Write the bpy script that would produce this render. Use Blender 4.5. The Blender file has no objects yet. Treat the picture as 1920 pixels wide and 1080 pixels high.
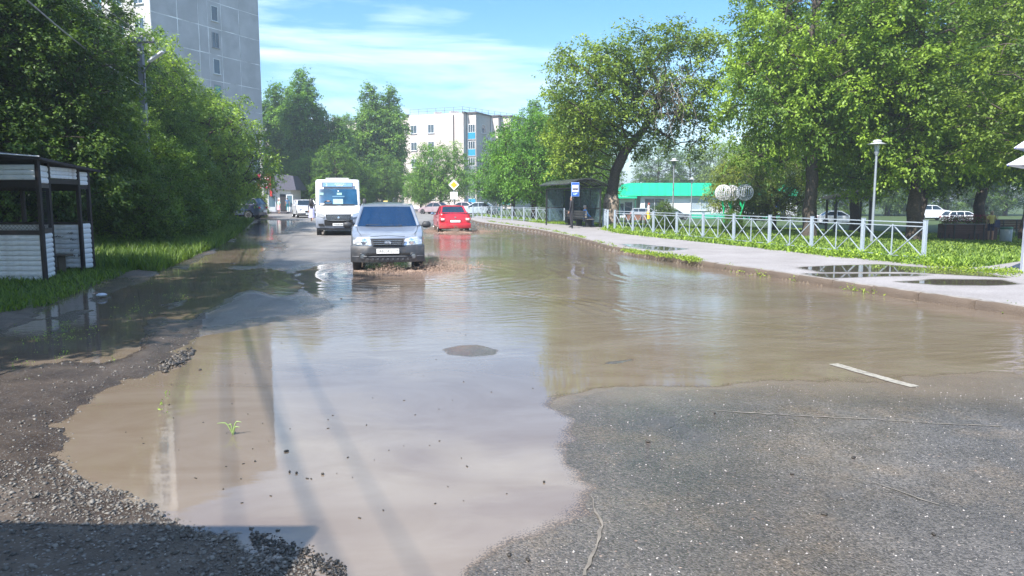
import bpy, bmesh, math, random
import numpy as np
from mathutils import Vector, Matrix, noise as mnoise
R = math.radians
S = bpy.context.scene
COL = S.collection
random.seed(7)

# ------------------------------------------------------------------ camera
FPX = 1390.0
TH = R(6.81)
CAMZ = 1.68
cd = bpy.data.cameras.new('camera')
cam = bpy.data.objects.new('camera', cd); COL.objects.link(cam)
cd.sensor_width = 36.0; cd.lens = 36.0 * FPX / 1920.0
cd.clip_start = 0.05; cd.clip_end = 4000
cam.location = (0, 0, CAMZ); cam.rotation_euler = (R(90) - TH, 0, 0)
S.camera = cam

# ------------------------------------------------------------------ world, sun, exposure
SUN_AZ = R(-143)      # direction to the sun, measured from +Y towards +X (behind the camera and to the left)
SUN_EL = R(50)
W = bpy.data.worlds.new('World'); S.world = W; W.use_nodes = True
nt = W.node_tree; nt.nodes.clear()
wo = nt.nodes.new('ShaderNodeOutputWorld'); bg = nt.nodes.new('ShaderNodeBackground')
sky = nt.nodes.new('ShaderNodeTexSky'); sky.sky_type = 'NISHITA'; sky.sun_disc = False
sky.sun_elevation = SUN_EL; sky.sun_rotation = SUN_AZ
sky.air_density = 1.0; sky.dust_density = 0.6; sky.ozone_density = 2.4; sky.altitude = 200
tc = nt.nodes.new('ShaderNodeTexCoord')
mp = nt.nodes.new('ShaderNodeMapping'); mp.inputs['Rotation'].default_value = (R(4), R(-14), R(20)); mp.inputs['Scale'].default_value = (1.0, 1.6, 7.0)
nz = nt.nodes.new('ShaderNodeTexNoise'); nz.inputs['Scale'].default_value = 1.9; nz.inputs['Detail'].default_value = 8; nz.inputs['Roughness'].default_value = 0.58
nz.inputs['Distortion'].default_value = 0.5
rp = nt.nodes.new('ShaderNodeValToRGB')
rp.color_ramp.elements[0].position = 0.47; rp.color_ramp.elements[0].color = (0, 0, 0, 1)
rp.color_ramp.elements[1].position = 0.70; rp.color_ramp.elements[1].color = (0.85, 0.85, 0.85, 1)
mx = nt.nodes.new('ShaderNodeMix'); mx.data_type = 'RGBA'
mx.inputs[7].default_value = (6.3, 7.4, 8.4, 1)      # thin high cloud
nt.links.new(tc.outputs['Generated'], mp.inputs[0]); nt.links.new(mp.outputs[0], nz.inputs['Vector'])
nt.links.new(nz.outputs['Fac'], rp.inputs[0]); nt.links.new(rp.outputs[0], mx.inputs[0])
hs = nt.nodes.new('ShaderNodeHueSaturation'); hs.inputs['Saturation'].default_value = 1.32; nt.links.new(sky.outputs[0], hs.inputs['Color']); nt.links.new(hs.outputs[0], mx.inputs[6]); nt.links.new(mx.outputs[2], bg.inputs[0])
bg.inputs[1].default_value = 0.112
nt.links.new(bg.outputs[0], wo.inputs[0])
sl = bpy.data.lights.new('sun', 'SUN'); sl.energy = 4.6; sl.angle = R(0.55); sl.color = (1.0, 0.955, 0.89)
so = bpy.data.objects.new('sun', sl); COL.objects.link(so)
sd_ = Vector((math.sin(SUN_AZ) * math.cos(SUN_EL), math.cos(SUN_AZ) * math.cos(SUN_EL), math.sin(SUN_EL)))
so.rotation_euler = sd_.to_track_quat('Z', 'Y').to_euler(); so.location = (-20, -20, 40)
S.view_settings.view_transform = 'Standard'; S.view_settings.look = 'None'
S.view_settings.gamma = 1.0; S.view_settings.use_curve_mapping = False
S.view_settings.exposure = 1.18
S.render.engine = 'CYCLES'
S.cycles.max_bounces = 8; S.cycles.transparent_max_bounces = 12; S.cycles.diffuse_bounces = 3

# ------------------------------------------------------------------ pixels of the photo -> places in the world
def ray(px, py):
    cx = (px - 960) / FPX; cy = (540 - py) / FPX
    return Vector((cx, math.cos(TH) + cy * math.sin(TH), -math.sin(TH) + cy * math.cos(TH)))
def G(px, py, z=0.0):
    d = ray(px, py); t = (z - CAMZ) / d.z
    return (d.x * t, d.y * t)
def P(px, py, Y):
    d = ray(px, py); t = Y / d.y
    return Vector((d.x * t, Y, CAMZ + d.z * t))
def sstep(a, b, x):
    t = np.clip((x - a) / (b - a), 0, 1); return t * t * (3 - 2 * t)
def sdpoly(X, Y, poly):
    """signed distance to a polygon, negative inside"""
    n = len(poly); d = np.full(X.shape, 1e9); ins = np.zeros(X.shape, bool)
    for i in range(n):
        ax, ay = poly[i]; bx, by = poly[(i + 1) % n]
        ex, ey = bx - ax, by - ay
        wx, wy = X - ax, Y - ay
        t = np.clip((wx * ex + wy * ey) / (ex * ex + ey * ey + 1e-12), 0, 1)
        d = np.minimum(d, (wx - ex * t) ** 2 + (wy - ey * t) ** 2)
        if abs(ey) > 1e-9:
            c = ((ay > Y) != (by > Y)) & (X < (bx - ax) * (Y - ay) / (by - ay) + ax)
            ins ^= c
    d = np.sqrt(d)
    return np.where(ins, -d, d)
def vnoise(X, Y, s, seed=0):
    """smooth value noise, vectorised"""
    x = X / s + seed * 17.13; y = Y / s + seed * 5.71
    xi = np.floor(x).astype(np.int64); yi = np.floor(y).astype(np.int64)
    fx = x - xi; fy = y - yi; fx = fx * fx * (3 - 2 * fx); fy = fy * fy * (3 - 2 * fy)
    def h(a, b):
        n = (a * 374761393 + b * 668265263 + seed * 1274126177) & 0x7fffffff
        n = ((n ^ (n >> 13)) * 1274126177) & 0x7fffffff
        return ((n ^ (n >> 16)) & 0xffff) / 65535.0
    return (h(xi, yi) * (1 - fx) + h(xi + 1, yi) * fx) * (1 - fy) + (h(xi, yi + 1) * (1 - fx) + h(xi + 1, yi + 1) * fx) * fy
def fbm(X, Y, s, seed=0, o=4):
    a = 0; w = 1; t = 0
    for k in range(o):
        a = a + w * (vnoise(X, Y, s / 2 ** k, seed + k) - 0.5); t += w; w *= 0.5
    return a / t

# ------------------------------------------------------------------ materials
MATS = {}
def NT(name):
    m = bpy.data.materials.new(name); m.use_nodes = True; t = m.node_tree
    b = t.nodes['Principled BSDF']
    return m, t, b
def mat(name, c, rough=0.6, metal=0.0, var=0.12, vs=6.0, bump=0.0, bs=60.0, spec=0.5, coat=0.0, emis=None, alpha=1.0, dirt=None):
    if name in MATS: return MATS[name]
    m, t, b = NT(name); N = t.nodes; L = t.links
    b.inputs['Roughness'].default_value = rough; b.inputs['Metallic'].default_value = metal
    b.inputs['Specular IOR Level'].default_value = spec; b.inputs['Coat Weight'].default_value = coat
    b.inputs['Coat Roughness'].default_value = 0.04
    tcn = N.new('ShaderNodeTexCoord'); n = N.new('ShaderNodeTexNoise'); n.inputs['Scale'].default_value = vs; n.inputs['Detail'].default_value = 5
    L.new(tcn.outputs['Object'], n.inputs['Vector'])
    mr = N.new('ShaderNodeMapRange'); mr.inputs[1].default_value = 0.3; mr.inputs[2].default_value = 0.7
    mr.inputs[3].default_value = 1 - var; mr.inputs[4].default_value = 1 + var
    L.new(n.outputs['Fac'], mr.inputs[0])
    mm = N.new('ShaderNodeMix'); mm.data_type = 'RGBA'; mm.blend_type = 'MULTIPLY'; mm.inputs[0].default_value = 1
    mm.inputs[6].default_value = (*c, 1); L.new(mr.outputs[0], mm.inputs[7])
    out = mm.outputs[2]
    if dirt:
        dc, amt, dsc = dirt
        n2 = N.new('ShaderNodeTexNoise'); n2.inputs['Scale'].default_value = dsc; n2.inputs['Detail'].default_value = 7; n2.inputs['Roughness'].default_value = 0.65
        L.new(tcn.outputs['Object'], n2.inputs['Vector'])
        r2 = N.new('ShaderNodeMapRange'); r2.inputs[1].default_value = 0.5; r2.inputs[2].default_value = 0.68; r2.inputs[4].default_value = amt
        L.new(n2.outputs['Fac'], r2.inputs[0])
        m2 = N.new('ShaderNodeMix'); m2.data_type = 'RGBA'; L.new(r2.outputs[0], m2.inputs[0]); L.new(out, m2.inputs[6]); m2.inputs[7].default_value = (*dc, 1)
        out = m2.outputs[2]
    L.new(out, b.inputs['Base Color'])
    if bump:
        n3 = N.new('ShaderNodeTexNoise'); n3.inputs['Scale'].default_value = bs; n3.inputs['Detail'].default_value = 3
        L.new(tcn.outputs['Object'], n3.inputs['Vector'])
        bp = N.new('ShaderNodeBump'); bp.inputs['Strength'].default_value = bump; bp.inputs['Distance'].default_value = 0.02
        L.new(n3.outputs['Fac'], bp.inputs['Height']); L.new(bp.outputs[0], b.inputs['Normal'])
    if emis: b.inputs['Emission Color'].default_value = (*emis[0], 1); b.inputs['Emission Strength'].default_value = emis[1]
    if alpha < 1: b.inputs['Alpha'].default_value = alpha
    MATS[name] = m
    return m
def glassm(name, tint, see=0.35, rough=0.03):
    """window glass: reflects by angle, shows some of what is behind it"""
    if name in MATS: return MATS[name]
    m, t, b = NT(name); N = t.nodes; L = t.links
    b.inputs['Base Color'].default_value = (*tint, 1); b.inputs['Roughness'].default_value = rough
    b.inputs['Specular IOR Level'].default_value = 0.55
    n = N.new('ShaderNodeTexNoise'); n.inputs['Scale'].default_value = 1.3
    bp = N.new('ShaderNodeBump'); bp.inputs['Strength'].default_value = 0.05; L.new(n.outputs['Fac'], bp.inputs['Height']); L.new(bp.outputs[0], b.inputs['Normal'])
    tr = N.new('ShaderNodeBsdfTransparent'); tr.inputs[0].default_value = (0.75, 0.86, 0.95, 1)
    ms = N.new('ShaderNodeMixShader'); ms.inputs[0].default_value = see
    L.new(b.outputs[0], ms.inputs[1]); L.new(tr.outputs[0], ms.inputs[2]); L.new(ms.outputs[0], N['Material Output'].inputs[0])
    MATS[name] = m
    return m

# ------------------------------------------------------------------ object helpers
def link(o, parent=None):
    COL.objects.link(o)
    if parent is not None: o.parent = parent
    return o
def tag(o, label=None, cat=None, group=None, kind=None):
    if label: o['label'] = label
    if cat: o['category'] = cat
    if group: o['group'] = group
    if kind: o['kind'] = kind
    return o
def thing(name, label, cat, loc=(0, 0, 0), rz=0.0, group=None, scale=None):
    o = bpy.data.objects.new(name, None); COL.objects.link(o); o.empty_display_size = 0.2
    o.location = loc; o.rotation_euler = (0, 0, rz)
    if scale: o.scale = (scale,) * 3 if not hasattr(scale, '__len__') else scale
    return tag(o, label, cat, group)
def inst(name, me, parent=None, loc=(0, 0, 0), rot=(0, 0, 0), scale=(1, 1, 1)):
    o = bpy.data.objects.new(name, me); link(o, parent); o.location = loc; o.rotation_euler = rot; o.scale = scale
    return o
KIDS = {}
def dup(root, loc=None, rz=None, label=None, group=None, scale=None):
    def rec(o, par):
        c = o.copy(); COL.objects.link(c); c.parent = par
        for ch in [x for x in ALL() if x.parent == o]: rec(ch, c)
        return c
    r = rec(root, None)
    if loc is not None: r.location = loc
    if rz is not None: r.rotation_euler = (0, 0, rz)
    if scale is not None: r.scale = (scale,) * 3 if not hasattr(scale, '__len__') else scale
    if label: r['label'] = label
    if group: r['group'] = group
    return r
def ALL(): return list(COL.objects)

class MB:
    def __init__(s): s.v = []; s.f = []; s.m = []; s.cur = 0
    def mi(s, i): s.cur = i; return s
    def add(s, vs, fs, M=None):
        b = len(s.v)
        for p in vs:
            p = Vector(p)
            if M is not None: p = M @ p
            s.v.append(tuple(p))
        for f in fs: s.f.append(tuple(b + i for i in f)); s.m.append(s.cur)
        return s
    def box(s, c, d, M=None, rz=0):
        x, y, z = d[0] / 2, d[1] / 2, d[2] / 2
        vs = [(-x, -y, -z), (x, -y, -z), (x, y, -z), (-x, y, -z), (-x, -y, z), (x, -y, z), (x, y, z), (-x, y, z)]
        T = Matrix.Translation(c) @ Matrix.Rotation(rz, 4, 'Z')
        if M is not None: T = M @ T
        return s.add(vs, [(0, 3, 2, 1), (4, 5, 6, 7), (0, 1, 5, 4), (1, 2, 6, 5), (2, 3, 7, 6), (3, 0, 4, 7)], T)
    def bbox(s, c, d, b=0.01, M=None, rz=0):
        """box with chamfered edges"""
        x, y, z = d[0] / 2, d[1] / 2, d[2] / 2; b = min(b, x * .9, y * .9, z * .9)
        prof = [(z, b), (z - b, 0), (-z + b, 0), (-z, b)]
        vs = []; fs = []
        for zz, i in prof:
            a = x - i; c2 = y - i; k = b
            ring = [(a - k, -c2), (a, -c2 + k), (a, c2 - k), (a - k, c2), (-a + k, c2), (-a, c2 - k), (-a, -c2 + k), (-a + k, -c2)]
            vs += [(p[0], p[1], zz) for p in ring]
        n = 8
        for j in range(3):
            for i in range(n):
                fs.append((j * n + i, (j + 1) * n + i, (j + 1) * n + (i + 1) % n, j * n + (i + 1) % n))
        fs.append(tuple(range(n))); fs.append(tuple(reversed(range(3 * n, 4 * n))))
        T = Matrix.Translation(c) @ Matrix.Rotation(rz, 4, 'Z')
        if M is not None: T = M @ T
        return s.add(vs, fs, T)
    def tube(s, pts, rad, n=8, caps=True, M=None):
        pts = [Vector(p) for p in pts]
        if not hasattr(rad, '__len__'): rad = [rad] * len(pts)
        vs = []; fs = []; up = Vector((0, 0, 1))
        prev = None
        for i, p in enumerate(pts):
            if i == 0: d = pts[1] - pts[0]
            elif i == len(pts) - 1: d = pts[-1] - pts[-2]
            else: d = (pts[i + 1] - pts[i - 1])
            d.normalize()
            if prev is None:
                a = d.cross(up)
                if a.length < 1e-3: a = d.cross(Vector((1, 0, 0)))
            else:
                a = prev - d * prev.dot(d)
            a.normalize(); prev = a; c = d.cross(a)
            for k in range(n):
                t = 2 * math.pi * k / n
                vs.append(p + (a * math.cos(t) + c * math.sin(t)) * rad[i])
        for i in range(len(pts) - 1):
            for k in range(n):
                fs.append((i * n + k, i * n + (k + 1) % n, (i + 1) * n + (k + 1) % n, (i + 1) * n + k))
        if caps: fs.append(tuple(reversed(range(n)))); fs.append(tuple(range((len(pts) - 1) * n, len(pts) * n)))
        return s.add(vs, fs, M)
    def lathe(s, prof, c=(0, 0, 0), n=16, M=None, axis='Z'):
        vs = []; fs = []
        for r, z in prof:
            for k in range(n):
                t = 2 * math.pi * k / n
                q = (r * math.cos(t), r * math.sin(t), z)
                if axis == 'X': q = (q[2], q[0], q[1])
                if axis == 'Y': q = (q[1], q[2], q[0])
                vs.append((q[0] + c[0], q[1] + c[1], q[2] + c[2]))
        for i in range(len(prof) - 1):
            for k in range(n): fs.append((i * n + k, i * n + (k + 1) % n, (i + 1) * n + (k + 1) % n, (i + 1) * n + k))
        fs.append(tuple(reversed(range(n)))); fs.append(tuple(range((len(prof) - 1) * n, len(prof) * n)))
        return s.add(vs, fs, M)
    def prism(s, quad, th, M=None):
        """polygon in 3D, given a thickness along its normal"""
        q = [Vector(p) for p in quad]; n = (q[1] - q[0]).cross(q[-1] - q[0]).normalized() * th
        k = len(q); vs = q + [p + n for p in q]
        fs = [tuple(reversed(range(k))), tuple(range(k, 2 * k))] + [(i, (i + 1) % k, k + (i + 1) % k, k + i) for i in range(k)]
        return s.add(vs, fs, M)
    def mesh(s, name, mats, smooth=None):
        me = bpy.data.meshes.new(name); me.from_pydata(s.v, [], s.f)
        if not isinstance(mats, (list, tuple)): mats = [mats]
        for m in mats: me.materials.append(m)
        if len(mats) > 1: me.polygons.foreach_set('material_index', s.m)
        if smooth is not None:
            me.polygons.foreach_set('use_smooth', [True] * len(me.polygons))
            try: me.set_sharp_from_angle(angle=R(smooth))
            except Exception: pass
        me.update()
        return me
    def build(s, name, mats, parent=None, smooth=None, loc=(0, 0, 0), rot=(0, 0, 0)):
        o = bpy.data.objects.new(name, s.mesh(name, mats, smooth)); link(o, parent); o.location = loc; o.rotation_euler = rot
        return o
def npmesh(name, V, F, mats, attrs=None, smooth=False, mi=None):
    """V (n,3), F (m,k) numpy -> mesh"""
    me = bpy.data.meshes.new(name); k = F.shape[1]
    me.vertices.add(len(V)); me.vertices.foreach_set('co', np.ascontiguousarray(V, np.float32).ravel())
    me.loops.add(F.size); me.loops.foreach_set('vertex_index', np.ascontiguousarray(F, np.int32).ravel())
    me.polygons.add(len(F)); me.polygons.foreach_set('loop_start', np.arange(0, F.size, k, dtype=np.int32))
    me.polygons.foreach_set('loop_total', np.full(len(F), k, np.int32))
    for m in (mats if isinstance(mats, (list, tuple)) else [mats]): me.materials.append(m)
    if mi is not None: me.polygons.foreach_set('material_index', np.ascontiguousarray(mi, np.int32))
    if smooth: me.polygons.foreach_set('use_smooth', np.ones(len(F), bool))
    for an, av in (attrs or {}).items():
        a = me.attributes.new(an, 'FLOAT', 'POINT'); a.data.foreach_set('value', np.ascontiguousarray(av, np.float32))
    me.update(calc_edges=True); me.validate()
    return me
def text_obj(name, s, size, m, parent, M, ext=0.002, align='CENTER'):
    cu = bpy.data.curves.new(name, 'FONT'); cu.body = s; cu.size = size; cu.extrude = ext; cu.align_x = align; cu.align_y = 'CENTER'
    cu.resolution_u = 2
    t = bpy.data.objects.new(name, cu); COL.objects.link(t)
    dg = bpy.context.evaluated_depsgraph_get(); dg.update()
    me = bpy.data.meshes.new_from_object(t.evaluated_get(dg)); me.name = name
    bpy.data.objects.remove(t); me.materials.clear(); me.materials.append(m)
    me.transform(M)
    return link(bpy.data.objects.new(name, me), parent)

# ------------------------------------------------------------------ ground: one height field, cut into road, muddy verge, paving and lawn
KERB = [G(880, 414), G(900, 420), G(950, 426.5), G(1011, 435.5), G(1078, 449), G(1122, 461), G(1150, 470), G(1200, 478.5), G(1261, 491), G(1367, 508), G(1450, 520), G(1560, 538), G(1700, 560), G(1920, 592), (8.1, 8.6), (8.8, 6.0), (9.4, 1.0)]
LAWN_EDGE = [(-4.6, 66.0), G(893, 403, .14), G(950, 410.5, .14), G(1022, 419, .14), (3.85, 45.8), (5.3, 41.0), (4.75, 38.0), G(1164, 438, .14), G(1275, 450, .14), G(1420, 465, .14), G(1525, 477, .14), G(1622, 486, .14), G(1747, 499, .14), G(1817, 502, .14), G(1860, 498, .14), G(1930, 487, .14), G(2300, 460, .14)]
LAWN = LAWN_EDGE + [(140, 40), (140, 170), (-3, 170), (-3.2, 90), (-4.6, 72)]
FENCE_A = Vector((10.15, 18.25)); FENCE_B = Vector((5.05, 36.6))
FN = Vector((0.963, 0.269))
kr = [(x + 0.35, y + 0.05) for x, y in KERB]
W1 = [G(*p) for p in [(130, 850), (118, 885), (150, 908), (200, 925), (260, 945), (330, 968), (420, 990), (480, 1010), (530, 1032), (580, 1046), (625, 1062), (655, 1088), (660, 1130), (850, 1130), (862, 1062), (900, 1022), (950, 1003), (1000, 998), (1050, 975), (1080, 950), (1108, 935), (1100, 912), (1080, 895), (1068, 860), (1058, 800), (1052, 760), (1056, 742), (1150, 741), (1250, 732), (1350, 716), (1480, 704), (1600, 696), (1750, 694), (2000, 690), (2300, 700)]]
W1 += [k for k in kr[::-1] if k[1] > 5]
W1 += [G(*p) for p in [(845, 416), (815, 423), (800, 434), (792, 450), (790, 470), (700, 500), (650, 493), (600, 497), (560, 520), (575, 540), (620, 562), (632, 580), (600, 598), (515, 604), (440, 622), (380, 634), (300, 690), (200, 740), (150, 800)]]
W2 = [G(*p) for p in [(-200, 700), (-100, 640), (20, 625), (90, 590), (150, 555), (250, 525), (330, 497), (400, 468), (452, 430), (490, 412), (556, 414), (545, 424), (500, 447), (505, 465), (470, 490), (450, 502), (560, 508), (592, 528), (545, 549), (440, 547), (385, 572), (300, 620), (230, 655), (150, 672), (60, 690)]]
ISL = [[G(*p) for p in [(815, 655), (850, 645), (900, 643), (955, 655), (940, 668), (880, 673), (830, 667)]],
       [G(*p) for p in [(1078, 690), (1120, 676), (1190, 668), (1215, 676), (1170, 686), (1110, 691)]]]
ROADP = [(-60, 160), (-60, 105)] + [G(*p) for p in [(500, 404), (520, 412), (505, 430), (430, 478), (415, 520), (400, 560), (375, 630), (310, 700), (260, 800), (250, 935), (420, 985), (650, 1070)]] + [(-1.2, 1.2), (-0.6, -2), (12, -2)] + kr[::-1] + [(-4.6, 66), (-4.6, 72), (-3.2, 90), (-3, 105), (30, 110), (30, 160)]
FY0, FY1, FQ = 1.5, 165.0, 1.0088
rows = int(math.log(FY1 / FY0) / math.log(FQ)) + 1
ys = FY0 * FQ ** np.arange(rows)
us = np.linspace(-1.25, 1.25, 521)
UU, YY = np.meshgrid(us, ys); XX = UU * YY
gx, gy = XX.ravel(), YY.ravel()
sd1 = sdpoly(gx, gy, W1); sd2 = sdpoly(gx, gy, W2)
jit = fbm(gx, gy, 1.1, 71, 4) * (0.25 + 0.7 * sstep(.3, 1.2, gx)) + fbm(gx / 2.2, gy, 1.6, 77, 4) * 1.6 * sstep(.3, 1.5, gx) + fbm(gx, gy, .22, 75, 2) * .10 + fbm(gx / 1.8, gy, .5, 79, 3) * .75 * sstep(.3, 1.5, gx)
sd1j = sd1 + jit - 0.06
si = np.minimum(sdpoly(gx, gy, ISL[0]), sdpoly(gx, gy, ISL[1]))
sdroad = sdpoly(gx, gy, ROADP); sdl = sdpoly(gx, gy, LAWN)
# side of the kerb
kp = np.array(KERB); order = np.argsort(kp[:, 1])
kx = np.interp(gy, kp[order, 1], kp[order, 0]); right = gx > kx
right &= gy < 70
LAWNM = sdl < 0
PAVE = right & ~LAWNM
n1 = fbm(gx, gy, 1.3, 3, 5); n2 = fbm(gx, gy, 0.16, 9, 3); nb = fbm(gx, gy, 5.0, 21, 3)
# main puddle: shallow shelving on the right, steeper at the left shore
lefts = sstep(1.0, -1.0, gx - (-0.6))
sl1 = 0.013 + 0.033 * lefts
h1 = np.where(sd1j > 0, sd1j * sl1, np.maximum(sd1j * (0.022 + .08 * lefts), -.03 + sd1j * .03))
# ruts run along the left side of the road
al = (gx * 0.93 + gy * 0.36)
ruts = np.sin(al * 6.0 + nb * 7) * 0.5 + n1 * 1.2
h2 = np.where(sd2 > 0, sd2 * 0.05, sd2 * 0.035)
h2 = h2 + np.where(np.abs(sd2) < 1.5, 0.028 * ruts * sstep(60, 20, gy), 0) * (gx < -3.5)
h = np.minimum(h1, h2)
h = np.clip(h, -0.14, 0.055)
isroad = sdroad < 0
h = np.where((si < .25) & (h < 0), np.maximum(h, .0012 - .045 * sstep(-.12, .25, si + .25 * n1)), h)
h = h + n1 * 0.010 * sstep(-.1, .3, si) + n2 * np.where(isroad, 0.0035, 0.014) 
mud = ~isroad & ~LAWNM & ~PAVE
h = h + np.where(mud & (h > 0), 0.02 * np.abs(n1) * 2, 0)
# grassy bank at the left
BANK = [(-60, 4)] + [G(*p) for p in [(-300, 640), (-60, 600), (60, 575), (120, 548), (172, 530), (260, 500), (350, 470), (400, 448), (440, 424), (460, 412), (478, 407), (500, 403.5)]] + [(-60, 100)]
sdb = sdpoly(gx, gy, BANK); bank = sdb < 0
h = np.where(bank, np.maximum(h, 0.01) + (0.04 + .31 * sstep(17.5, 23, gy)) * sstep(0, 4, -sdb) + 0.06 * n1, h)
# lawn falls away from the pavement
dd = (gx - FENCE_A.x) * FN.x + (gy - FENCE_A.y) * FN.y
lawnz = 0.15 - 0.035 * np.clip(dd, 0, 1e3); lawnz = np.maximum(lawnz, -1.02) + 0.02 * n1
lawnz = np.where(gy > 62, lawnz * 1.0, lawnz)
fade = sstep(-3, 6, gx)
h = np.where(LAWNM, np.where(gx < 6, lawnz * fade + 0.13 * (1 - fade), lawnz), h)
h = np.where(PAVE, 0.142 + 0.004 * nb, h)
def zat(x, y):
    i = int(np.clip(round(math.log(max(y, FY0) / FY0) / math.log(FQ)), 0, rows - 1)); j = int(np.clip(round((x / max(y, FY0) + 1.25) / 2.5 * 520), 0, 520))
    return float(h[i * 521 + j])
# sheltered cells
idx = np.arange(rows * 521).reshape(rows, 521)
Q = np.stack([idx[:-1, :-1], idx[:-1, 1:], idx[1:, 1:], idx[1:, :-1]], -1).reshape(-1, 4)
def cellmask(a): return a[Q].sum(1) >= 2
cl = cellmask(LAWNM); cp = cellmask(PAVE) & ~cl; cb = cellmask(bank) & ~cl & ~cp; cr = cellmask(isroad) & ~cl & ~cp & ~cb; cm = ~(cl | cp | cb | cr)
V = np.stack([gx, gy, h], 1)
wet = sstep(0.040, 0.006, h + 0.006 * n2 + .012 * n1) * ((~LAWNM) & (~PAVE) & (~bank))
wet = np.maximum(wet, .8 * mud * (gy > 4.2) * sstep(.25, -.1, n1)); wet = np.maximum(wet, .75 * sstep(2.2, .1, sd1 + n1 * 1.2) * isroad * (gx > 0)); wet = np.maximum(wet, 0.5 * sstep(0.1, 0.35, nb + 0.5 * n1 + 0.3) * isroad * sstep(30, 8, gy))
# pavement puddles at the right, then two small darker, smoother patches farther off
PP = [[G(*p, .142) for p in q] for q in ([(1495, 502), (1560, 498), (1650, 496), (1760, 503), (1850, 513), (1905, 522), (1800, 516), (1700, 511), (1620, 510), (1540, 511)], [(1500, 512), (1600, 513), (1700, 512), (1760, 516), (1640, 519), (1560, 522), (1530, 519)], [(1680, 528), (1760, 524), (1880, 524), (1925, 533), (1850, 535), (1760, 534)], [(1170, 458), (1205, 457), (1225, 461), (1190, 463)], [(1195, 465), (1240, 462), (1290, 467), (1250, 470)])]
pw = np.full(gx.shape, 9.0)
for q in PP: pw = np.minimum(pw, sdpoly(gx, gy, q))
wet = np.where(PAVE, sstep(0.14, -0.03, pw + 0.5 * n1), wet)
gravel = np.where(mud, 1.0, 0.0)

def sub(name, sel, m, attrs):
    q = Q[sel]; u, inv = np.unique(q, return_inverse=True)
    me = npmesh(name, V[u], inv.reshape(-1, 4), m, {k: a[u] for k, a in attrs.items()}, smooth=True)
    o = bpy.data.objects.new(name, me); link(o); o['kind'] = 'structure'
    return o

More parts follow.
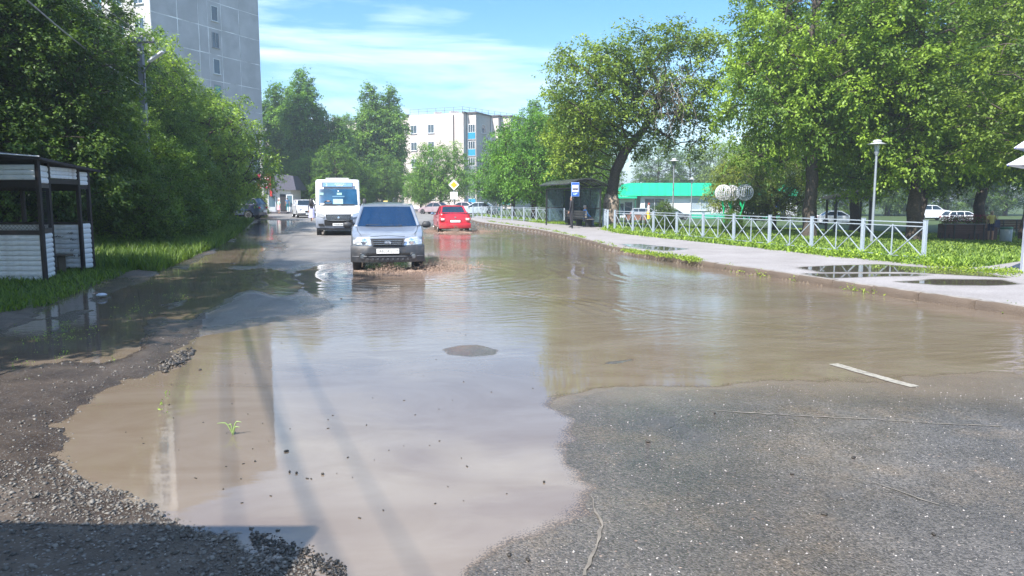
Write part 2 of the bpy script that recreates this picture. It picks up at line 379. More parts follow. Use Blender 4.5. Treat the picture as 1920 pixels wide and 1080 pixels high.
def asphalt():
    m, t, b = NT('asphalt'); N = t.nodes; L = t.links
    g = N.new('ShaderNodeNewGeometry')
    def noise(s, d=4, r=0.5, src=None):
        n = N.new('ShaderNodeTexNoise'); n.inputs['Scale'].default_value = s; n.inputs['Detail'].default_value = d; n.inputs['Roughness'].default_value = r
        L.new(src or g.outputs['Position'], n.inputs['Vector']); return n.outputs['Fac']
    def ramp(src, a, b2, c0, c1):
        r = N.new('ShaderNodeMapRange'); r.inputs[1].default_value = a; r.inputs[2].default_value = b2; r.inputs[3].default_value = c0; r.inputs[4].default_value = c1
        L.new(src, r.inputs[0]); return r.outputs[0]
    def mix(f, a, b2, bt='MIX'):
        x = N.new('ShaderNodeMix'); x.data_type = 'RGBA'; x.blend_type = bt
        for sock, val in ((0, f), (6, a), (7, b2)):
            if isinstance(val, (int, float)): x.inputs[sock].default_value = val
            elif isinstance(val, tuple): x.inputs[sock].default_value = (*val, 1)
            else: L.new(val, x.inputs[sock])
        return x.outputs[2]
    v = N.new('ShaderNodeTexVoronoi'); v.inputs['Scale'].default_value = 95; L.new(g.outputs['Position'], v.inputs['Vector'])
    sp = N.new('ShaderNodeSeparateColor'); L.new(v.outputs['Color'], sp.inputs[0])
    col = mix(ramp(noise(0.7, 6, 0.6), 0.35, 0.65, 0, 1), (0.088, 0.086, 0.089), (0.135, 0.127, 0.122))
    col = mix(ramp(noise(1.1, 8, 0.72), 0.50, 0.70, 0, 0.75), col, (0.165, 0.135, 0.105))       # dried silt film
    col = mix(ramp(sp.outputs[0], 0, 1, 0.62, 1.55), (0, 0, 0), col, 'MIX') if False else col
    st = ramp(sp.outputs[0], 0.0, 1.0, 0.5, 1.6)
    mm = N.new('ShaderNodeMix'); mm.data_type = 'RGBA'; mm.blend_type = 'MULTIPLY'; mm.inputs[0].default_value = 0.8; L.new(col, mm.inputs[6]); L.new(st, mm.inputs[7]); col = mm.outputs[2]
    v2 = N.new('ShaderNodeTexVoronoi'); v2.inputs['Scale'].default_value = 26; L.new(g.outputs['Position'], v2.inputs['Vector'])
    s2 = N.new('ShaderNodeSeparateColor'); L.new(v2.outputs['Color'], s2.inputs[0])
    big = N.new('ShaderNodeMath'); big.operation = 'MULTIPLY'; L.new(ramp(s2.outputs[0], 0.90, 0.92, 0, 1), big.inputs[0]); L.new(ramp(v2.outputs['Distance'], 0.10, 0.24, 1, 0), big.inputs[1])
    stone = mix(s2.outputs[1], (0.5, 0.47, 0.44), (0.30, 0.20, 0.16))
    col = mix(big.outputs[0], col, stone)
    v3 = N.new('ShaderNodeTexVoronoi'); v3.inputs['Scale'].default_value = 60; L.new(g.outputs['Position'], v3.inputs['Vector'])
    s3 = N.new('ShaderNodeSeparateColor'); L.new(v3.outputs['Color'], s3.inputs[0])
    b3 = N.new('ShaderNodeMath'); b3.operation = 'MULTIPLY'; L.new(ramp(s3.outputs[1], 0.91, 0.93, 0, 1), b3.inputs[0]); L.new(ramp(v3.outputs['Distance'], 0.15, 0.32, 1, 0), b3.inputs[1])
    col = mix(b3.outputs[0], col, (0.42, 0.41, 0.40))
    mps = N.new('ShaderNodeMapping'); mps.inputs['Scale'].default_value = (1.3, .16, 1); mps.inputs['Rotation'].default_value = (0, 0, R(-10)); L.new(g.outputs['Position'], mps.inputs[0])
    sm_ = ramp(noise(1.2, 5, .6, mps.outputs[0]), .3, .7, .82, 1.16); pt_ = ramp(noise(.45, 3, .5), .42, .58, .84, 1.12)
    for f_ in (sm_, pt_):
        m9 = N.new('ShaderNodeMix'); m9.data_type = 'RGBA'; m9.blend_type = 'MULTIPLY'; m9.inputs[0].default_value = 1; L.new(col, m9.inputs[6]); L.new(f_, m9.inputs[7]); col = m9.outputs[2]
    # cracks
    vc = N.new('ShaderNodeTexVoronoi'); vc.feature = 'DISTANCE_TO_EDGE'; vc.inputs['Scale'].default_value = 0.33
    dn = N.new('ShaderNodeTexNoise'); dn.inputs['Scale'].default_value = 2.0; dn.inputs['Detail'].default_value = 5; L.new(g.outputs['Position'], dn.inputs['Vector'])
    ad = N.new('ShaderNodeMix'); ad.data_type = 'RGBA'; ad.blend_type = 'LINEAR_LIGHT'; ad.inputs[0].default_value = 0.45; L.new(g.outputs['Position'], ad.inputs[6]); L.new(dn.outputs['Color'], ad.inputs[7])
    L.new(ad.outputs[2], vc.inputs['Vector'])
    cr = ramp(vc.outputs['Distance'], 0.0, 0.007, 0.75, 0)
    cg = N.new('ShaderNodeMath'); cg.operation = 'MULTIPLY'; L.new(cr, cg.inputs[0]); L.new(ramp(noise(0.35, 2), 0.50, 0.60, 0, 1), cg.inputs[1])
    col = mix(cg.outputs[0], col, (0.17, 0.14, 0.115))
    aw = N.new('ShaderNodeAttribute'); aw.attribute_name = 'wet'
    wn = N.new('ShaderNodeMath'); wn.operation = 'MULTIPLY'; wn.use_clamp = True; L.new(aw.outputs['Fac'], wn.inputs[0]); L.new(ramp(noise(1.2, 5, 0.6), 0.3, 0.6, 0.75, 1.2), wn.inputs[1])
    dark = mix(wn.outputs[0], (1, 1, 1), (0.78, 0.70, 0.60))
    col = mix(1.0, col, dark, 'MULTIPLY')
    # dust on the far, drier road
    sx = N.new('ShaderNodeSeparateXYZ'); L.new(g.outputs['Position'], sx.inputs[0])
    dry = N.new('ShaderNodeAttribute'); dry.attribute_name = 'dust'
    col = mix(dry.outputs['Fac'], col, mix(ramp(noise(0.9, 6, 0.65), 0.3, 0.7, 0, 1), (0.19, 0.178, 0.165), (0.28, 0.265, 0.25)))
    af = N.new('ShaderNodeAttribute'); af.attribute_name = 'film'; fm = N.new('ShaderNodeMath'); fm.operation = 'MULTIPLY'; fm.use_clamp = True; L.new(af.outputs['Fac'], fm.inputs[0]); L.new(ramp(noise(2.6, 7, .7), .35, .6, .45, 1.0), fm.inputs[1])
    fb3 = N.new('ShaderNodeMath'); fb3.operation = 'MULTIPLY'; L.new(fm.outputs[0], fb3.inputs[0]); L.new(ramp(sp.outputs[0], .55, .85, 1.0, .35), fb3.inputs[1])
    fb4 = ramp(fm.outputs[0], .7, 1.0, 0, .8); fb5 = N.new('ShaderNodeMath'); fb5.operation = 'MAXIMUM'; L.new(fb3.outputs[0], fb5.inputs[0]); L.new(fb4, fb5.inputs[1])
    m8 = N.new('ShaderNodeMix'); m8.data_type = 'RGBA'; m8.blend_type = 'MULTIPLY'; m8.inputs[0].default_value = .15; L.new(col, m8.inputs[6]); L.new(st, m8.inputs[7]); col = m8.outputs[2]
    col = mix(fb5.outputs[0], col, (0.170, 0.133, 0.098))
    L.new(col, b.inputs['Base Color'])
    L.new(ramp(wn.outputs[0], 0, 1, 0.60, 0.13), b.inputs['Roughness'])
    bp = N.new('ShaderNodeBump'); bp.inputs['Strength'].default_value = 0.6; bp.inputs['Distance'].default_value = 0.006
    L.new(v.outputs['Distance'], bp.inputs['Height']); 
    bp.invert = True
    L.new(bp.outputs[0], b.inputs['Normal'])
    return m
def mudmat(name, grass=False):
    m, t, b = NT(name); N = t.nodes; L = t.links
    g = N.new('ShaderNodeNewGeometry')
    def noise(s, d=5, r=0.6):
        n = N.new('ShaderNodeTexNoise'); n.inputs['Scale'].default_value = s; n.inputs['Detail'].default_value = d; n.inputs['Roughness'].default_value = r
        L.new(g.outputs['Position'], n.inputs['Vector']); return n.outputs['Fac']
    r = N.new('ShaderNodeValToRGB'); L.new(noise(2.2, 9, 0.72), r.inputs[0]); e = r.color_ramp
    if grass:
        e.elements[0].position = .3; e.elements[0].color = (0.020, 0.034, 0.010, 1); e.elements[1].position = .7; e.elements[1].color = (0.075, 0.125, 0.026, 1)
    else:
        e.elements[0].position = .32; e.elements[0].color = (0.050, 0.036, 0.027, 1); e.elements[1].position = .68; e.elements[1].color = (0.145, 0.115, 0.09, 1)
    col = r.outputs[0]
    if not grass:
        v = N.new('ShaderNodeTexVoronoi'); v.inputs['Scale'].default_value = 42; L.new(g.outputs['Position'], v.inputs['Vector'])
        s2 = N.new('ShaderNodeSeparateColor'); L.new(v.outputs['Color'], s2.inputs[0])
        a = N.new('ShaderNodeMapRange'); a.inputs[1].default_value = .45; a.inputs[2].default_value = .6; L.new(s2.outputs[0], a.inputs[0])
        d = N.new('ShaderNodeMapRange'); d.inputs[1].default_value = .2; d.inputs[2].default_value = .45; d.inputs[3].default_value = 1; d.inputs[4].default_value = 0; L.new(v.outputs['Distance'], d.inputs[0])
        f = N.new('ShaderNodeMath'); f.operation = 'MULTIPLY'; L.new(a.outputs[0], f.inputs[0]); L.new(d.outputs[0], f.inputs[1])
        f2 = N.new('ShaderNodeMath'); f2.operation = 'MULTIPLY'; L.new(f.outputs[0], f2.inputs[0]); f2.inputs[1].default_value = .75
        x = N.new('ShaderNodeMix'); x.data_type = 'RGBA'; L.new(f2.outputs[0], x.inputs[0]); L.new(col, x.inputs[6]); x.inputs[7].default_value = (0.21, 0.20, 0.19, 1); col = x.outputs[2]
        aw = N.new('ShaderNodeAttribute'); aw.attribute_name = 'wet'
        x = N.new('ShaderNodeMix'); x.data_type = 'RGBA'; x.blend_type = 'MULTIPLY'; L.new(aw.outputs['Fac'], x.inputs[0]); L.new(col, x.inputs[6]); x.inputs[7].default_value = (0.52, 0.47, 0.43, 1); col = x.outputs[2]
        mr = N.new('ShaderNodeMapRange'); mr.inputs[3].default_value = 0.75; mr.inputs[4].default_value = 0.24; L.new(aw.outputs['Fac'], mr.inputs[0]); L.new(mr.outputs[0], b.inputs['Roughness'])
    else: b.inputs['Roughness'].default_value = 0.9
    L.new(col, b.inputs['Base Color'])
    bp = N.new('ShaderNodeBump'); bp.inputs['Strength'].default_value = 0.7; bp.inputs['Distance'].default_value = 0.02
    L.new(noise(28, 6, 0.7), bp.inputs['Height']); L.new(bp.outputs[0], b.inputs['Normal'])
    return m
def pavemat():
    m, t, b = NT('pavement_asphalt'); N = t.nodes; L = t.links
    g = N.new('ShaderNodeNewGeometry')
    def noise(s, d=5, r=0.6):
        n = N.new('ShaderNodeTexNoise'); n.inputs['Scale'].default_value = s; n.inputs['Detail'].default_value = d; n.inputs['Roughness'].default_value = r
        L.new(g.outputs['Position'], n.inputs['Vector']); return n.outputs['Fac']
    r = N.new('ShaderNodeValToRGB'); L.new(noise(0.9, 8, 0.6), r.inputs[0]); e = r.color_ramp
    e.elements[0].position = .3; e.elements[0].color = (0.235, 0.218, 0.215, 1); e.elements[1].position = .7; e.elements[1].color = (0.315, 0.295, 0.295, 1)
    v = N.new('ShaderNodeTexVoronoi'); v.inputs['Scale'].default_value = 70; L.new(g.outputs['Position'], v.inputs['Vector'])
    s2 = N.new('ShaderNodeSeparateColor'); L.new(v.outputs['Color'], s2.inputs[0])
    a = N.new('ShaderNodeMapRange'); a.inputs[3].default_value = .78; a.inputs[4].default_value = 1.2; L.new(s2.outputs[0], a.inputs[0])
    x = N.new('ShaderNodeMix'); x.data_type = 'RGBA'; x.blend_type = 'MULTIPLY'; x.inputs[0].default_value = 1; L.new(r.outputs[0], x.inputs[6]); L.new(a.outputs[0], x.inputs[7])
    aw = N.new('ShaderNodeAttribute'); aw.attribute_name = 'wet'
    y = N.new('ShaderNodeMix'); y.data_type = 'RGBA'; y.blend_type = 'MULTIPLY'; L.new(aw.outputs['Fac'], y.inputs[0]); L.new(x.outputs[2], y.inputs[6]); y.inputs[7].default_value = (0.30, 0.26, 0.22, 1)
    L.new(y.outputs[2], b.inputs['Base Color'])
    mr = N.new('ShaderNodeMapRange'); mr.inputs[3].default_value = 0.8; mr.inputs[4].default_value = 0.04; L.new(aw.outputs['Fac'], mr.inputs[0]); L.new(mr.outputs[0], b.inputs['Roughness'])
    bp = N.new('ShaderNodeBump'); bp.inputs['Distance'].default_value = 0.004
    s = N.new('ShaderNodeMapRange'); s.inputs[3].default_value = .6; s.inputs[4].default_value = 0.0; L.new(aw.outputs['Fac'], s.inputs[0]); L.new(s.outputs[0], bp.inputs['Strength'])
    L.new(v.outputs['Distance'], bp.inputs['Height']); L.new(bp.outputs[0], b.inputs['Normal'])
    return m
DRYP = [G(*p) for p in [(545, 421), (520, 470), (545, 508), (600, 490), (655, 480), (760, 440), (800, 420), (850, 410), (900, 400), (880, 392), (640, 392), (480, 395), (505, 404), (560, 412)]]
dust = sstep(0.5, -2.0, sdpoly(gx, gy, DRYP) + n1 * 3) * (1 - sstep(0.2, 0.9, wet))
dust = np.maximum(dust, sstep(60, 75, gy)); dust = dust * 0.9
film = np.maximum(sstep(1.9, .0, sd1 + n1 * 1.6 + fbm(gx / 3, gy, .9, 91, 4) * 1.5), 2.2 * sstep(.35, .0, sd1j)) * (gx > -1.2) * sstep(5.6, 6.6, gy) * sstep(.2, .6, si)
road = sub('road', cr, asphalt(), {'wet': wet, 'dust': dust, 'film': film})
sub('muddy_verge', cm, mudmat('mud'), {'wet': wet})
sub('grass_bank', cb, mudmat('bank_soil', True), {'wet': wet})
sub('pavement', cp, pavemat(), {'wet': wet})
sub('lawn_ground', cl, mudmat('lawn_soil', True), {'wet': wet})
far = MB(); far.add([(-880, -180, -1.25), (880, -180, -1.25), (880, 1480, -1.25), (-880, 1480, -1.25)], [(0, 1, 2, 3)])
fo = far.build('far_ground', mudmat('far_soil', True)); fo['kind'] = 'structure'
fg = MB()
fg.add([(-206, 164.5, -0.02), (-3, 164.5, -0.02), (-3, 600, -0.02), (-600, 600, -0.02)], [(0, 1, 2, 3)])
fg.build('town_ground', mat('town_soil', (0.12, 0.13, 0.07), .9, var=.4, vs=.1))['kind'] = 'structure'

# ------------------------------------------------------------------ water
def water():
    m, t, b = NT('muddy_water'); N = t.nodes; L = t.links
    g = N.new('ShaderNodeNewGeometry')
    def math_(op, a, b2=None, clamp=False):
        x = N.new('ShaderNodeMath'); x.operation = op; x.use_clamp = clamp
        for i, v in ((0, a), (1, b2)):
            if v is None: continue
            if isinstance(v, (int, float)): x.inputs[i].default_value = v
            else: L.new(v, x.inputs[i])
        return x.outputs[0]
    def noise(s, d=4, r=0.5, sc=None, dist=0):
        n = N.new('ShaderNodeTexNoise'); n.inputs['Scale'].default_value = s; n.inputs['Detail'].default_value = d; n.inputs['Roughness'].default_value = r; n.inputs['Distortion'].default_value = dist
        src = g.outputs['Position']
        if sc:
            mp = N.new('ShaderNodeMapping'); mp.inputs['Scale'].default_value = sc[0]; mp.inputs['Rotation'].default_value = sc[1]; L.new(src, mp.inputs[0]); src = mp.outputs[0]
        L.new(src, n.inputs['Vector']); return n.outputs['Fac']
    at = N.new('ShaderNodeAttribute'); at.attribute_name = 'depth'
    ar = N.new('ShaderNodeAttribute'); ar.attribute_name = 'ripple'
    asl = N.new('ShaderNodeAttribute'); asl.attribute_name = 'silt'
    big = noise(0.55, 8, 0.62, ((1, 2.0, 1), (0, 0, R(12))), 1.6)
    mr = N.new('ShaderNodeMapRange'); mr.inputs[1].default_value = .35; mr.inputs[2].default_value = .65; L.new(big, mr.inputs[0])
    c = N.new('ShaderNodeMix'); c.data_type = 'RGBA'; L.new(mr.outputs[0], c.inputs[0]); c.inputs[6].default_value = (0.165, 0.126, 0.092, 1); c.inputs[7].default_value = (0.205, 0.168, 0.134, 1)
    c2 = N.new('ShaderNodeMix'); c2.data_type = 'RGBA'; L.new(asl.outputs['Fac'], c2.inputs[0]); L.new(c.outputs[2], c2.inputs[6]); c2.inputs[7].default_value = (0.31, 0.225, 0.185, 1)
    df = N.new('ShaderNodeBsdfDiffuse'); L.new(c2.outputs[2], df.inputs[0])
    tr = N.new('ShaderNodeBsdfTransparent'); tr.inputs[0].default_value = (0.99, 0.97, 0.94, 1)
    dm = N.new('ShaderNodeMapRange'); dm.inputs[1].default_value = 0.0; dm.inputs[2].default_value = 0.003; dm.inputs[3].default_value = 0.0; dm.inputs[4].default_value = 1.0; vg = N.new('ShaderNodeTexVoronoi'); vg.inputs['Scale'].default_value = 85; L.new(g.outputs['Position'], vg.inputs['Vector']); L.new(math_('SUBTRACT', math_('ADD', at.outputs['Fac'], 0.0015), math_('MULTIPLY', math_('SUBTRACT', 0.6, vg.outputs['Distance']), math_('MULTIPLY', noise(3.0, 5, .7), 0.008))), dm.inputs[0])
    ms = N.new('ShaderNodeMixShader'); L.new(dm.outputs[0], ms.inputs[0]); L.new(tr.outputs[0], ms.inputs[1]); L.new(df.outputs[0], ms.inputs[2])
    gl = N.new('ShaderNodeBsdfGlossy'); gl.inputs['Roughness'].default_value = 0.025
    # ripples
    w1 = noise(5.0, 4, 0.55, ((1.0, 2.6, 1), (0, 0, R(-14))), 0.6)
    w2 = noise(16.0, 3, 0.55, ((1.0, 2.0, 1), (0, 0, R(25))), 0.4)
    w3 = noise(1.6, 2, 0.5, ((1, 2.0, 1), (0, 0, R(-5))))
    hgt = math_('ADD', math_('MULTIPLY', w1, 0.65), math_('MULTIPLY', w2, 0.22)); hgt = math_('ADD', hgt, math_('MULTIPLY', w3, 1.4))
    wv = N.new('ShaderNodeTexWave'); wv.wave_type = 'BANDS'; wv.inputs['Scale'].default_value = 1.5; wv.inputs['Distortion'].default_value = 5.0; wv.inputs['Detail'].default_value = 3
    mpw = N.new('ShaderNodeMapping'); mpw.inputs['Rotation'].default_value = (0, 0, R(68)); L.new(g.outputs['Position'], mpw.inputs[0]); L.new(mpw.outputs[0], wv.inputs['Vector'])
    patch = N.new('ShaderNodeMapRange'); patch.inputs[1].default_value = .48; patch.inputs[2].default_value = .62; L.new(noise(0.6, 2), patch.inputs[0])
    hgt = math_('ADD', hgt, math_('MULTIPLY', math_('MULTIPLY', wv.outputs['Fac'], patch.outputs[0]), 0.45))
    bp = N.new('ShaderNodeBump'); bp.inputs['Distance'].default_value = 0.02
    L.new(math_('ADD', math_('MULTIPLY', ar.outputs['Fac'], 0.42), 0.018), bp.inputs['Strength']); L.new(hgt, bp.inputs['Height'])
    L.new(bp.outputs[0], gl.inputs['Normal'])
    fr = N.new('ShaderNodeFresnel'); fr.inputs[0].default_value = 1.95; L.new(bp.outputs[0], fr.inputs['Normal'])
    fade_ = N.new('ShaderNodeMapRange'); fade_.inputs[1].default_value = -0.001; fade_.inputs[2].default_value = 0.002; L.new(at.outputs['Fac'], fade_.inputs[0]); ff = math_('MULTIPLY', fr.outputs[0], fade_.outputs[0], True)
    m2 = N.new('ShaderNodeMixShader'); L.new(ff, m2.inputs[0]); L.new(ms.outputs[0], m2.inputs[1]); L.new(gl.outputs[0], m2.inputs[2])
    L.new(m2.outputs[0], N['Material Output'].inputs[0])
    N.remove(b)
    return m
hm = h.copy()
cw = (hm[Q].min(1) < 0.003) & ~cl & ~cp & (gy[Q].mean(1) < 62) & ((np.minimum(sd1, sd2)[Q].min(1)) < 1.2)
# include the strip that reaches under the kerb
q = Q[cw]; u, inv = np.unique(q, return_inverse=True)
NIVA = Vector((-3.0, 17.7)); REDC = Vector((-2.95, 37.2))
dn_ = np.hypot(gx - NIVA.x, (gy - NIVA.y)); dr_ = np.hypot(gx - REDC.x, gy - REDC.y)
rip = sstep(7.0, 11.5, gy + 1.6 * sstep(0, 3, gx) + n1 * 1.5) * (0.35 + 0.65 * sstep(-0.15, 0.25, fbm(gx, gy, 3.0, 44, 3) + 0.1))
rip = np.where(gx < -4.8, rip * 0.18, rip)
rip = np.where(dn_ < 6, rip * (1 - .6 * sstep(6, 3, dn_)), rip)
silt = np.maximum(sstep(2.6, 0.3, np.hypot(gx - (NIVA.x + 1.0), (gy - NIVA.y - 0.5) * 0.7) + n1 * 2), sstep(4, 0.5, np.hypot((gx - REDC.x) * .9, (gy - REDC.y) * .5) + n1 * 3))
silt = np.maximum(silt, 0.55 * sstep(0.12, 0.4, fbm(gx * 0.5, gy * 1.6, 2.0, 61, 4) + 0.05) * sstep(8, 14, gy))
silt = np.maximum(silt, 0.08 * sstep(6, 3, gy) * sstep(-4, -1, gx))
Vw = np.stack([gx, gy, np.zeros_like(gx)], 1)
# real wavelets thrown off by the cars
amp = np.zeros_like(gx)
for cx, cy, A, wl, r0, r1 in ((-2.2, 17.0, 0.0045, 0.38, 0.8, 5.5), (-2.6, 37.0, 0.02, 0.9, 1.0, 7.0)):
    d = np.hypot(gx - cx, gy - cy); amp += A * np.sin(2 * np.pi * (d + 0.5 * n1) / wl) * sstep(r0, r0 + 1, d) * sstep(r1, r0 + 1, d)
for (x0, y0), (x1, y1), A, wl, wd in (((-2.0, 16.6), (1.6, 10.6), 0.006, 0.26, 0.55), ((1.0, 12.3), (4.3, 9.1), 0.006, 0.24, 0.4), ((1.0, 25), (2.8, 14.5), 0.009, 0.4, 0.9)):
    ex, ey = x1 - x0, y1 - y0; l = math.hypot(ex, ey); ex /= l; ey /= l
    a = (gx - x0) * ex + (gy - y0) * ey; d = (gx - x0) * -ey + (gy - y0) * ex + 0.35 * np.sin(a * 0.9) + 0.15 * n1
    amp += A * np.sin(2 * np.pi * d / wl) * np.exp(-(d / wd) ** 2) * sstep(-0.5, 0.8, a) * sstep(l + .5, l - 1, a)
Vw[:, 2] = amp
me = npmesh('puddle_water', Vw[u], inv.reshape(-1, 4), water(), {'depth': -hm[u], 'ripple': rip[u], 'silt': silt[u]}, smooth=True)
o = bpy.data.objects.new('puddle_water', me); link(o); o['kind'] = 'structure'

# ------------------------------------------------------------------ kerb stones
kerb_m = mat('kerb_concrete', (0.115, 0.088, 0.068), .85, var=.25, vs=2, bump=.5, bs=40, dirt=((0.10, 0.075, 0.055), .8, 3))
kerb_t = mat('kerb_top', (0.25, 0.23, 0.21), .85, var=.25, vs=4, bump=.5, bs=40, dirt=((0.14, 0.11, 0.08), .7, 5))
kb = bpy.data.objects.new('kerb', None); link(kb); kb['kind'] = 'structure'
pts = [Vector((x, y)) for x, y in KERB]
cum = [0]
for a, b_ in zip(pts, pts[1:]): cum.append(cum[-1] + (b_ - a).length)
def along(s):
    for i in range(len(pts) - 1):
        if s <= cum[i + 1]: t = (s - cum[i]) / (cum[i + 1] - cum[i]); return pts[i].lerp(pts[i + 1], t)
    return pts[-1]
s = 0.0; random.seed(3)
kmesh = []
for k in range(4):
    mbk = MB(); n = 8; vs = []; fs = []
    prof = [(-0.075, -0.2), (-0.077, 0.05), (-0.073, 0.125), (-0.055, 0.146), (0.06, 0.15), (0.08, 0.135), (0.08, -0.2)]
    for i in range(n + 1):
        x = -0.497 + 0.994 * i / n
        for (py_, pz_) in prof:
            j = (random.random() - .5) * 0.010
            vs.append((x, py_ + j, pz_ + (random.random() - .5) * (0.012 if pz_ > 0 else 0)))
    m_ = len(prof)
    for i in range(n):
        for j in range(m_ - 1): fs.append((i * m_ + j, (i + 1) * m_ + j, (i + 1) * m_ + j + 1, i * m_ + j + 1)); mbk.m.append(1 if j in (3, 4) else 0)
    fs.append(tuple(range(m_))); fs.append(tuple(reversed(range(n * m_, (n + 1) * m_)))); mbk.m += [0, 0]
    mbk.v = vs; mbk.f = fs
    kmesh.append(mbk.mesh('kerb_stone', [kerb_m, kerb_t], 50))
while s < cum[-1] - 1.1:
    a = along(s); b_ = along(s + 1.0); c = (a + b_) / 2; d = b_ - a
    ang = math.atan2(d.y, d.x)
    inst('kerb_stone', random.choice(kmesh), kb, (c.x, c.y, (random.random() - .5) * .012), ((random.random() - .5) * .03, 0, ang), (d.length, 1, 1))
    s += 1.0

# ------------------------------------------------------------------ painted dash
pd = MB(); a = Vector(G(1562, 683)); b_ = Vector(G(1716, 727)); d = (b_ - a).normalized(); nn = Vector((-d.y, d.x)) * 0.055
k = 14; random.seed(5)
vs = []
for i in range(k + 1):
    p = a.lerp(b_, i / k); zz = 0.006 + max(0, max(zat(p.x + ox, p.y) for ox in (-.05, 0, .05)))
    for sg in (-1, 1):
        w_ = 1 + (random.random() - .5) * .2; vs.append((p.x + nn.x * sg * w_, p.y + nn.y * sg * w_, zz))
pd.add(vs, [(2 * i, 2 * i + 1, 2 * i + 3, 2 * i + 2) for i in range(k)])
pdo = pd.build('lane_marking', mat('road_paint', (0.30, 0.28, 0.235), .6, var=.3, vs=30, dirt=((0.15, 0.13, 0.11), .9, 10)), road)

silt_m = mat('dried_silt', (0.17, 0.15, 0.125), .8, var=.3, vs=12)
def seam_line(pts_px, w0, seed):
    rr = random.Random(seed); P_ = [Vector(G(*p)) for p in pts_px]; pl = [P_[0]]
    for a, b_ in zip(P_, P_[1:]):
        n_ = max(2, int((b_ - a).length / .05))
        for i in range(1, n_ + 1): pl.append(a.lerp(b_, i / n_) + Vector((rr.gauss(0, .006), rr.gauss(0, .006))))
    m_ = MB(); vs = []
    for i, p in enumerate(pl):
        d_ = (pl[min(i + 1, len(pl) - 1)] - pl[max(i - 1, 0)]).normalized(); w_ = w0 * (.3 + rr.random()) * min(1, .3 + i / 8); z_ = zat(p.x, p.y) + .006
        vs += [(p.x - d_.y * w_, p.y + d_.x * w_, z_), (p.x + d_.y * w_, p.y - d_.x * w_, z_)]
    m_.add(vs, [(2 * i, 2 * i + 1, 2 * i + 3, 2 * i + 2) for i in range(len(pl) - 1)]); m_.build('silted_crack', silt_m, road)
seam_line([(1108, 932), (1118, 960), (1130, 988), (1124, 1012), (1110, 1040), (1096, 1085)], .008, 1)
seam_line([(1330, 772), (1480, 783), (1620, 790), (1760, 800), (1880, 806)], .010, 2)
seam_line([(1560, 900), (1640, 915), (1760, 955)], .006, 3)

# ------------------------------------------------------------------ trees
def leafmat(name, c0, c1):
    m, t, b = NT(name); N = t.nodes; L = t.links
    a = N.new('ShaderNodeAttribute'); a.attribute_name = 'lv'
    oi = N.new('ShaderNodeObjectInfo')
    r = N.new('ShaderNodeMix'); r.data_type = 'RGBA'; L.new(a.outputs['Fac'], r.inputs[0]); r.inputs[6].default_value = (*c0, 1); r.inputs[7].default_value = (*c1, 1)
    m2 = N.new('ShaderNodeMix'); m2.data_type = 'RGBA'; m2.blend_type = 'MULTIPLY'; m2.inputs[0].default_value = 1; L.new(r.outputs[2], m2.inputs[6]); L.new(oi.outputs['Color'], m2.inputs[7])
    L.new(m2.outputs[2], b.inputs['Base Color']); b.inputs['Roughness'].default_value = 0.5; b.inputs['Specular IOR Level'].default_value = 0.35
    tr = N.new('ShaderNodeBsdfTranslucent')
    m3 = N.new('ShaderNodeMix'); m3.data_type = 'RGBA'; m3.blend_type = 'MULTIPLY'; m3.inputs[0].default_value = 1; L.new(m2.outputs[2], m3.inputs[6]); m3.inputs[7].default_value = (1.5, 1.55, 0.7, 1)
    L.new(m3.outputs[2], tr.inputs[0])
    ms = N.new('ShaderNodeMixShader'); ms.inputs[0].default_value = 0.30; L.new(b.outputs[0], ms.inputs[1]); L.new(tr.outputs[0], ms.inputs[2]); L.new(ms.outputs[0], N['Material Output'].inputs[0])
    return m
LEAF = leafmat('leaf_green', (0.042, 0.088, 0.026), (0.235, 0.315, 0.050))
BARK = mat('bark', (0.075, 0.060, 0.048), .9, var=.45, vs=14, bump=1.0, bs=25)
BARK_PALE = mat('bark_worn', (0.30, 0.24, 0.19), .9, var=.5, vs=9, bump=1.0, bs=25, dirt=((0.07, 0.055, 0.045), .9, 6))
TWIG = mat('dead_twigs', (0.22, 0.19, 0.165), .9, var=.2)

def leaves(rng, base, axis, L, Wd, nrm, lv):
    n = len(base); s = np.cross(axis, nrm); s /= (np.linalg.norm(s, axis=1, keepdims=True) + 1e-9)
    L = L[:, None]; Wd = Wd[:, None]; up = np.cross(s, axis)
    V = np.empty((n, 4, 3)); V[:, 0] = base; V[:, 1] = base + axis * L * .45 + s * Wd * .5 + up * Wd * .12; V[:, 2] = base + axis * L; V[:, 3] = base + axis * L * .45 - s * Wd * .5 + up * Wd * .12
    return V.reshape(-1, 3), np.arange(4 * n).reshape(n, 4), np.repeat(lv, 4)
def unit(v): return v / (np.linalg.norm(v, axis=-1, keepdims=True) + 1e-9)

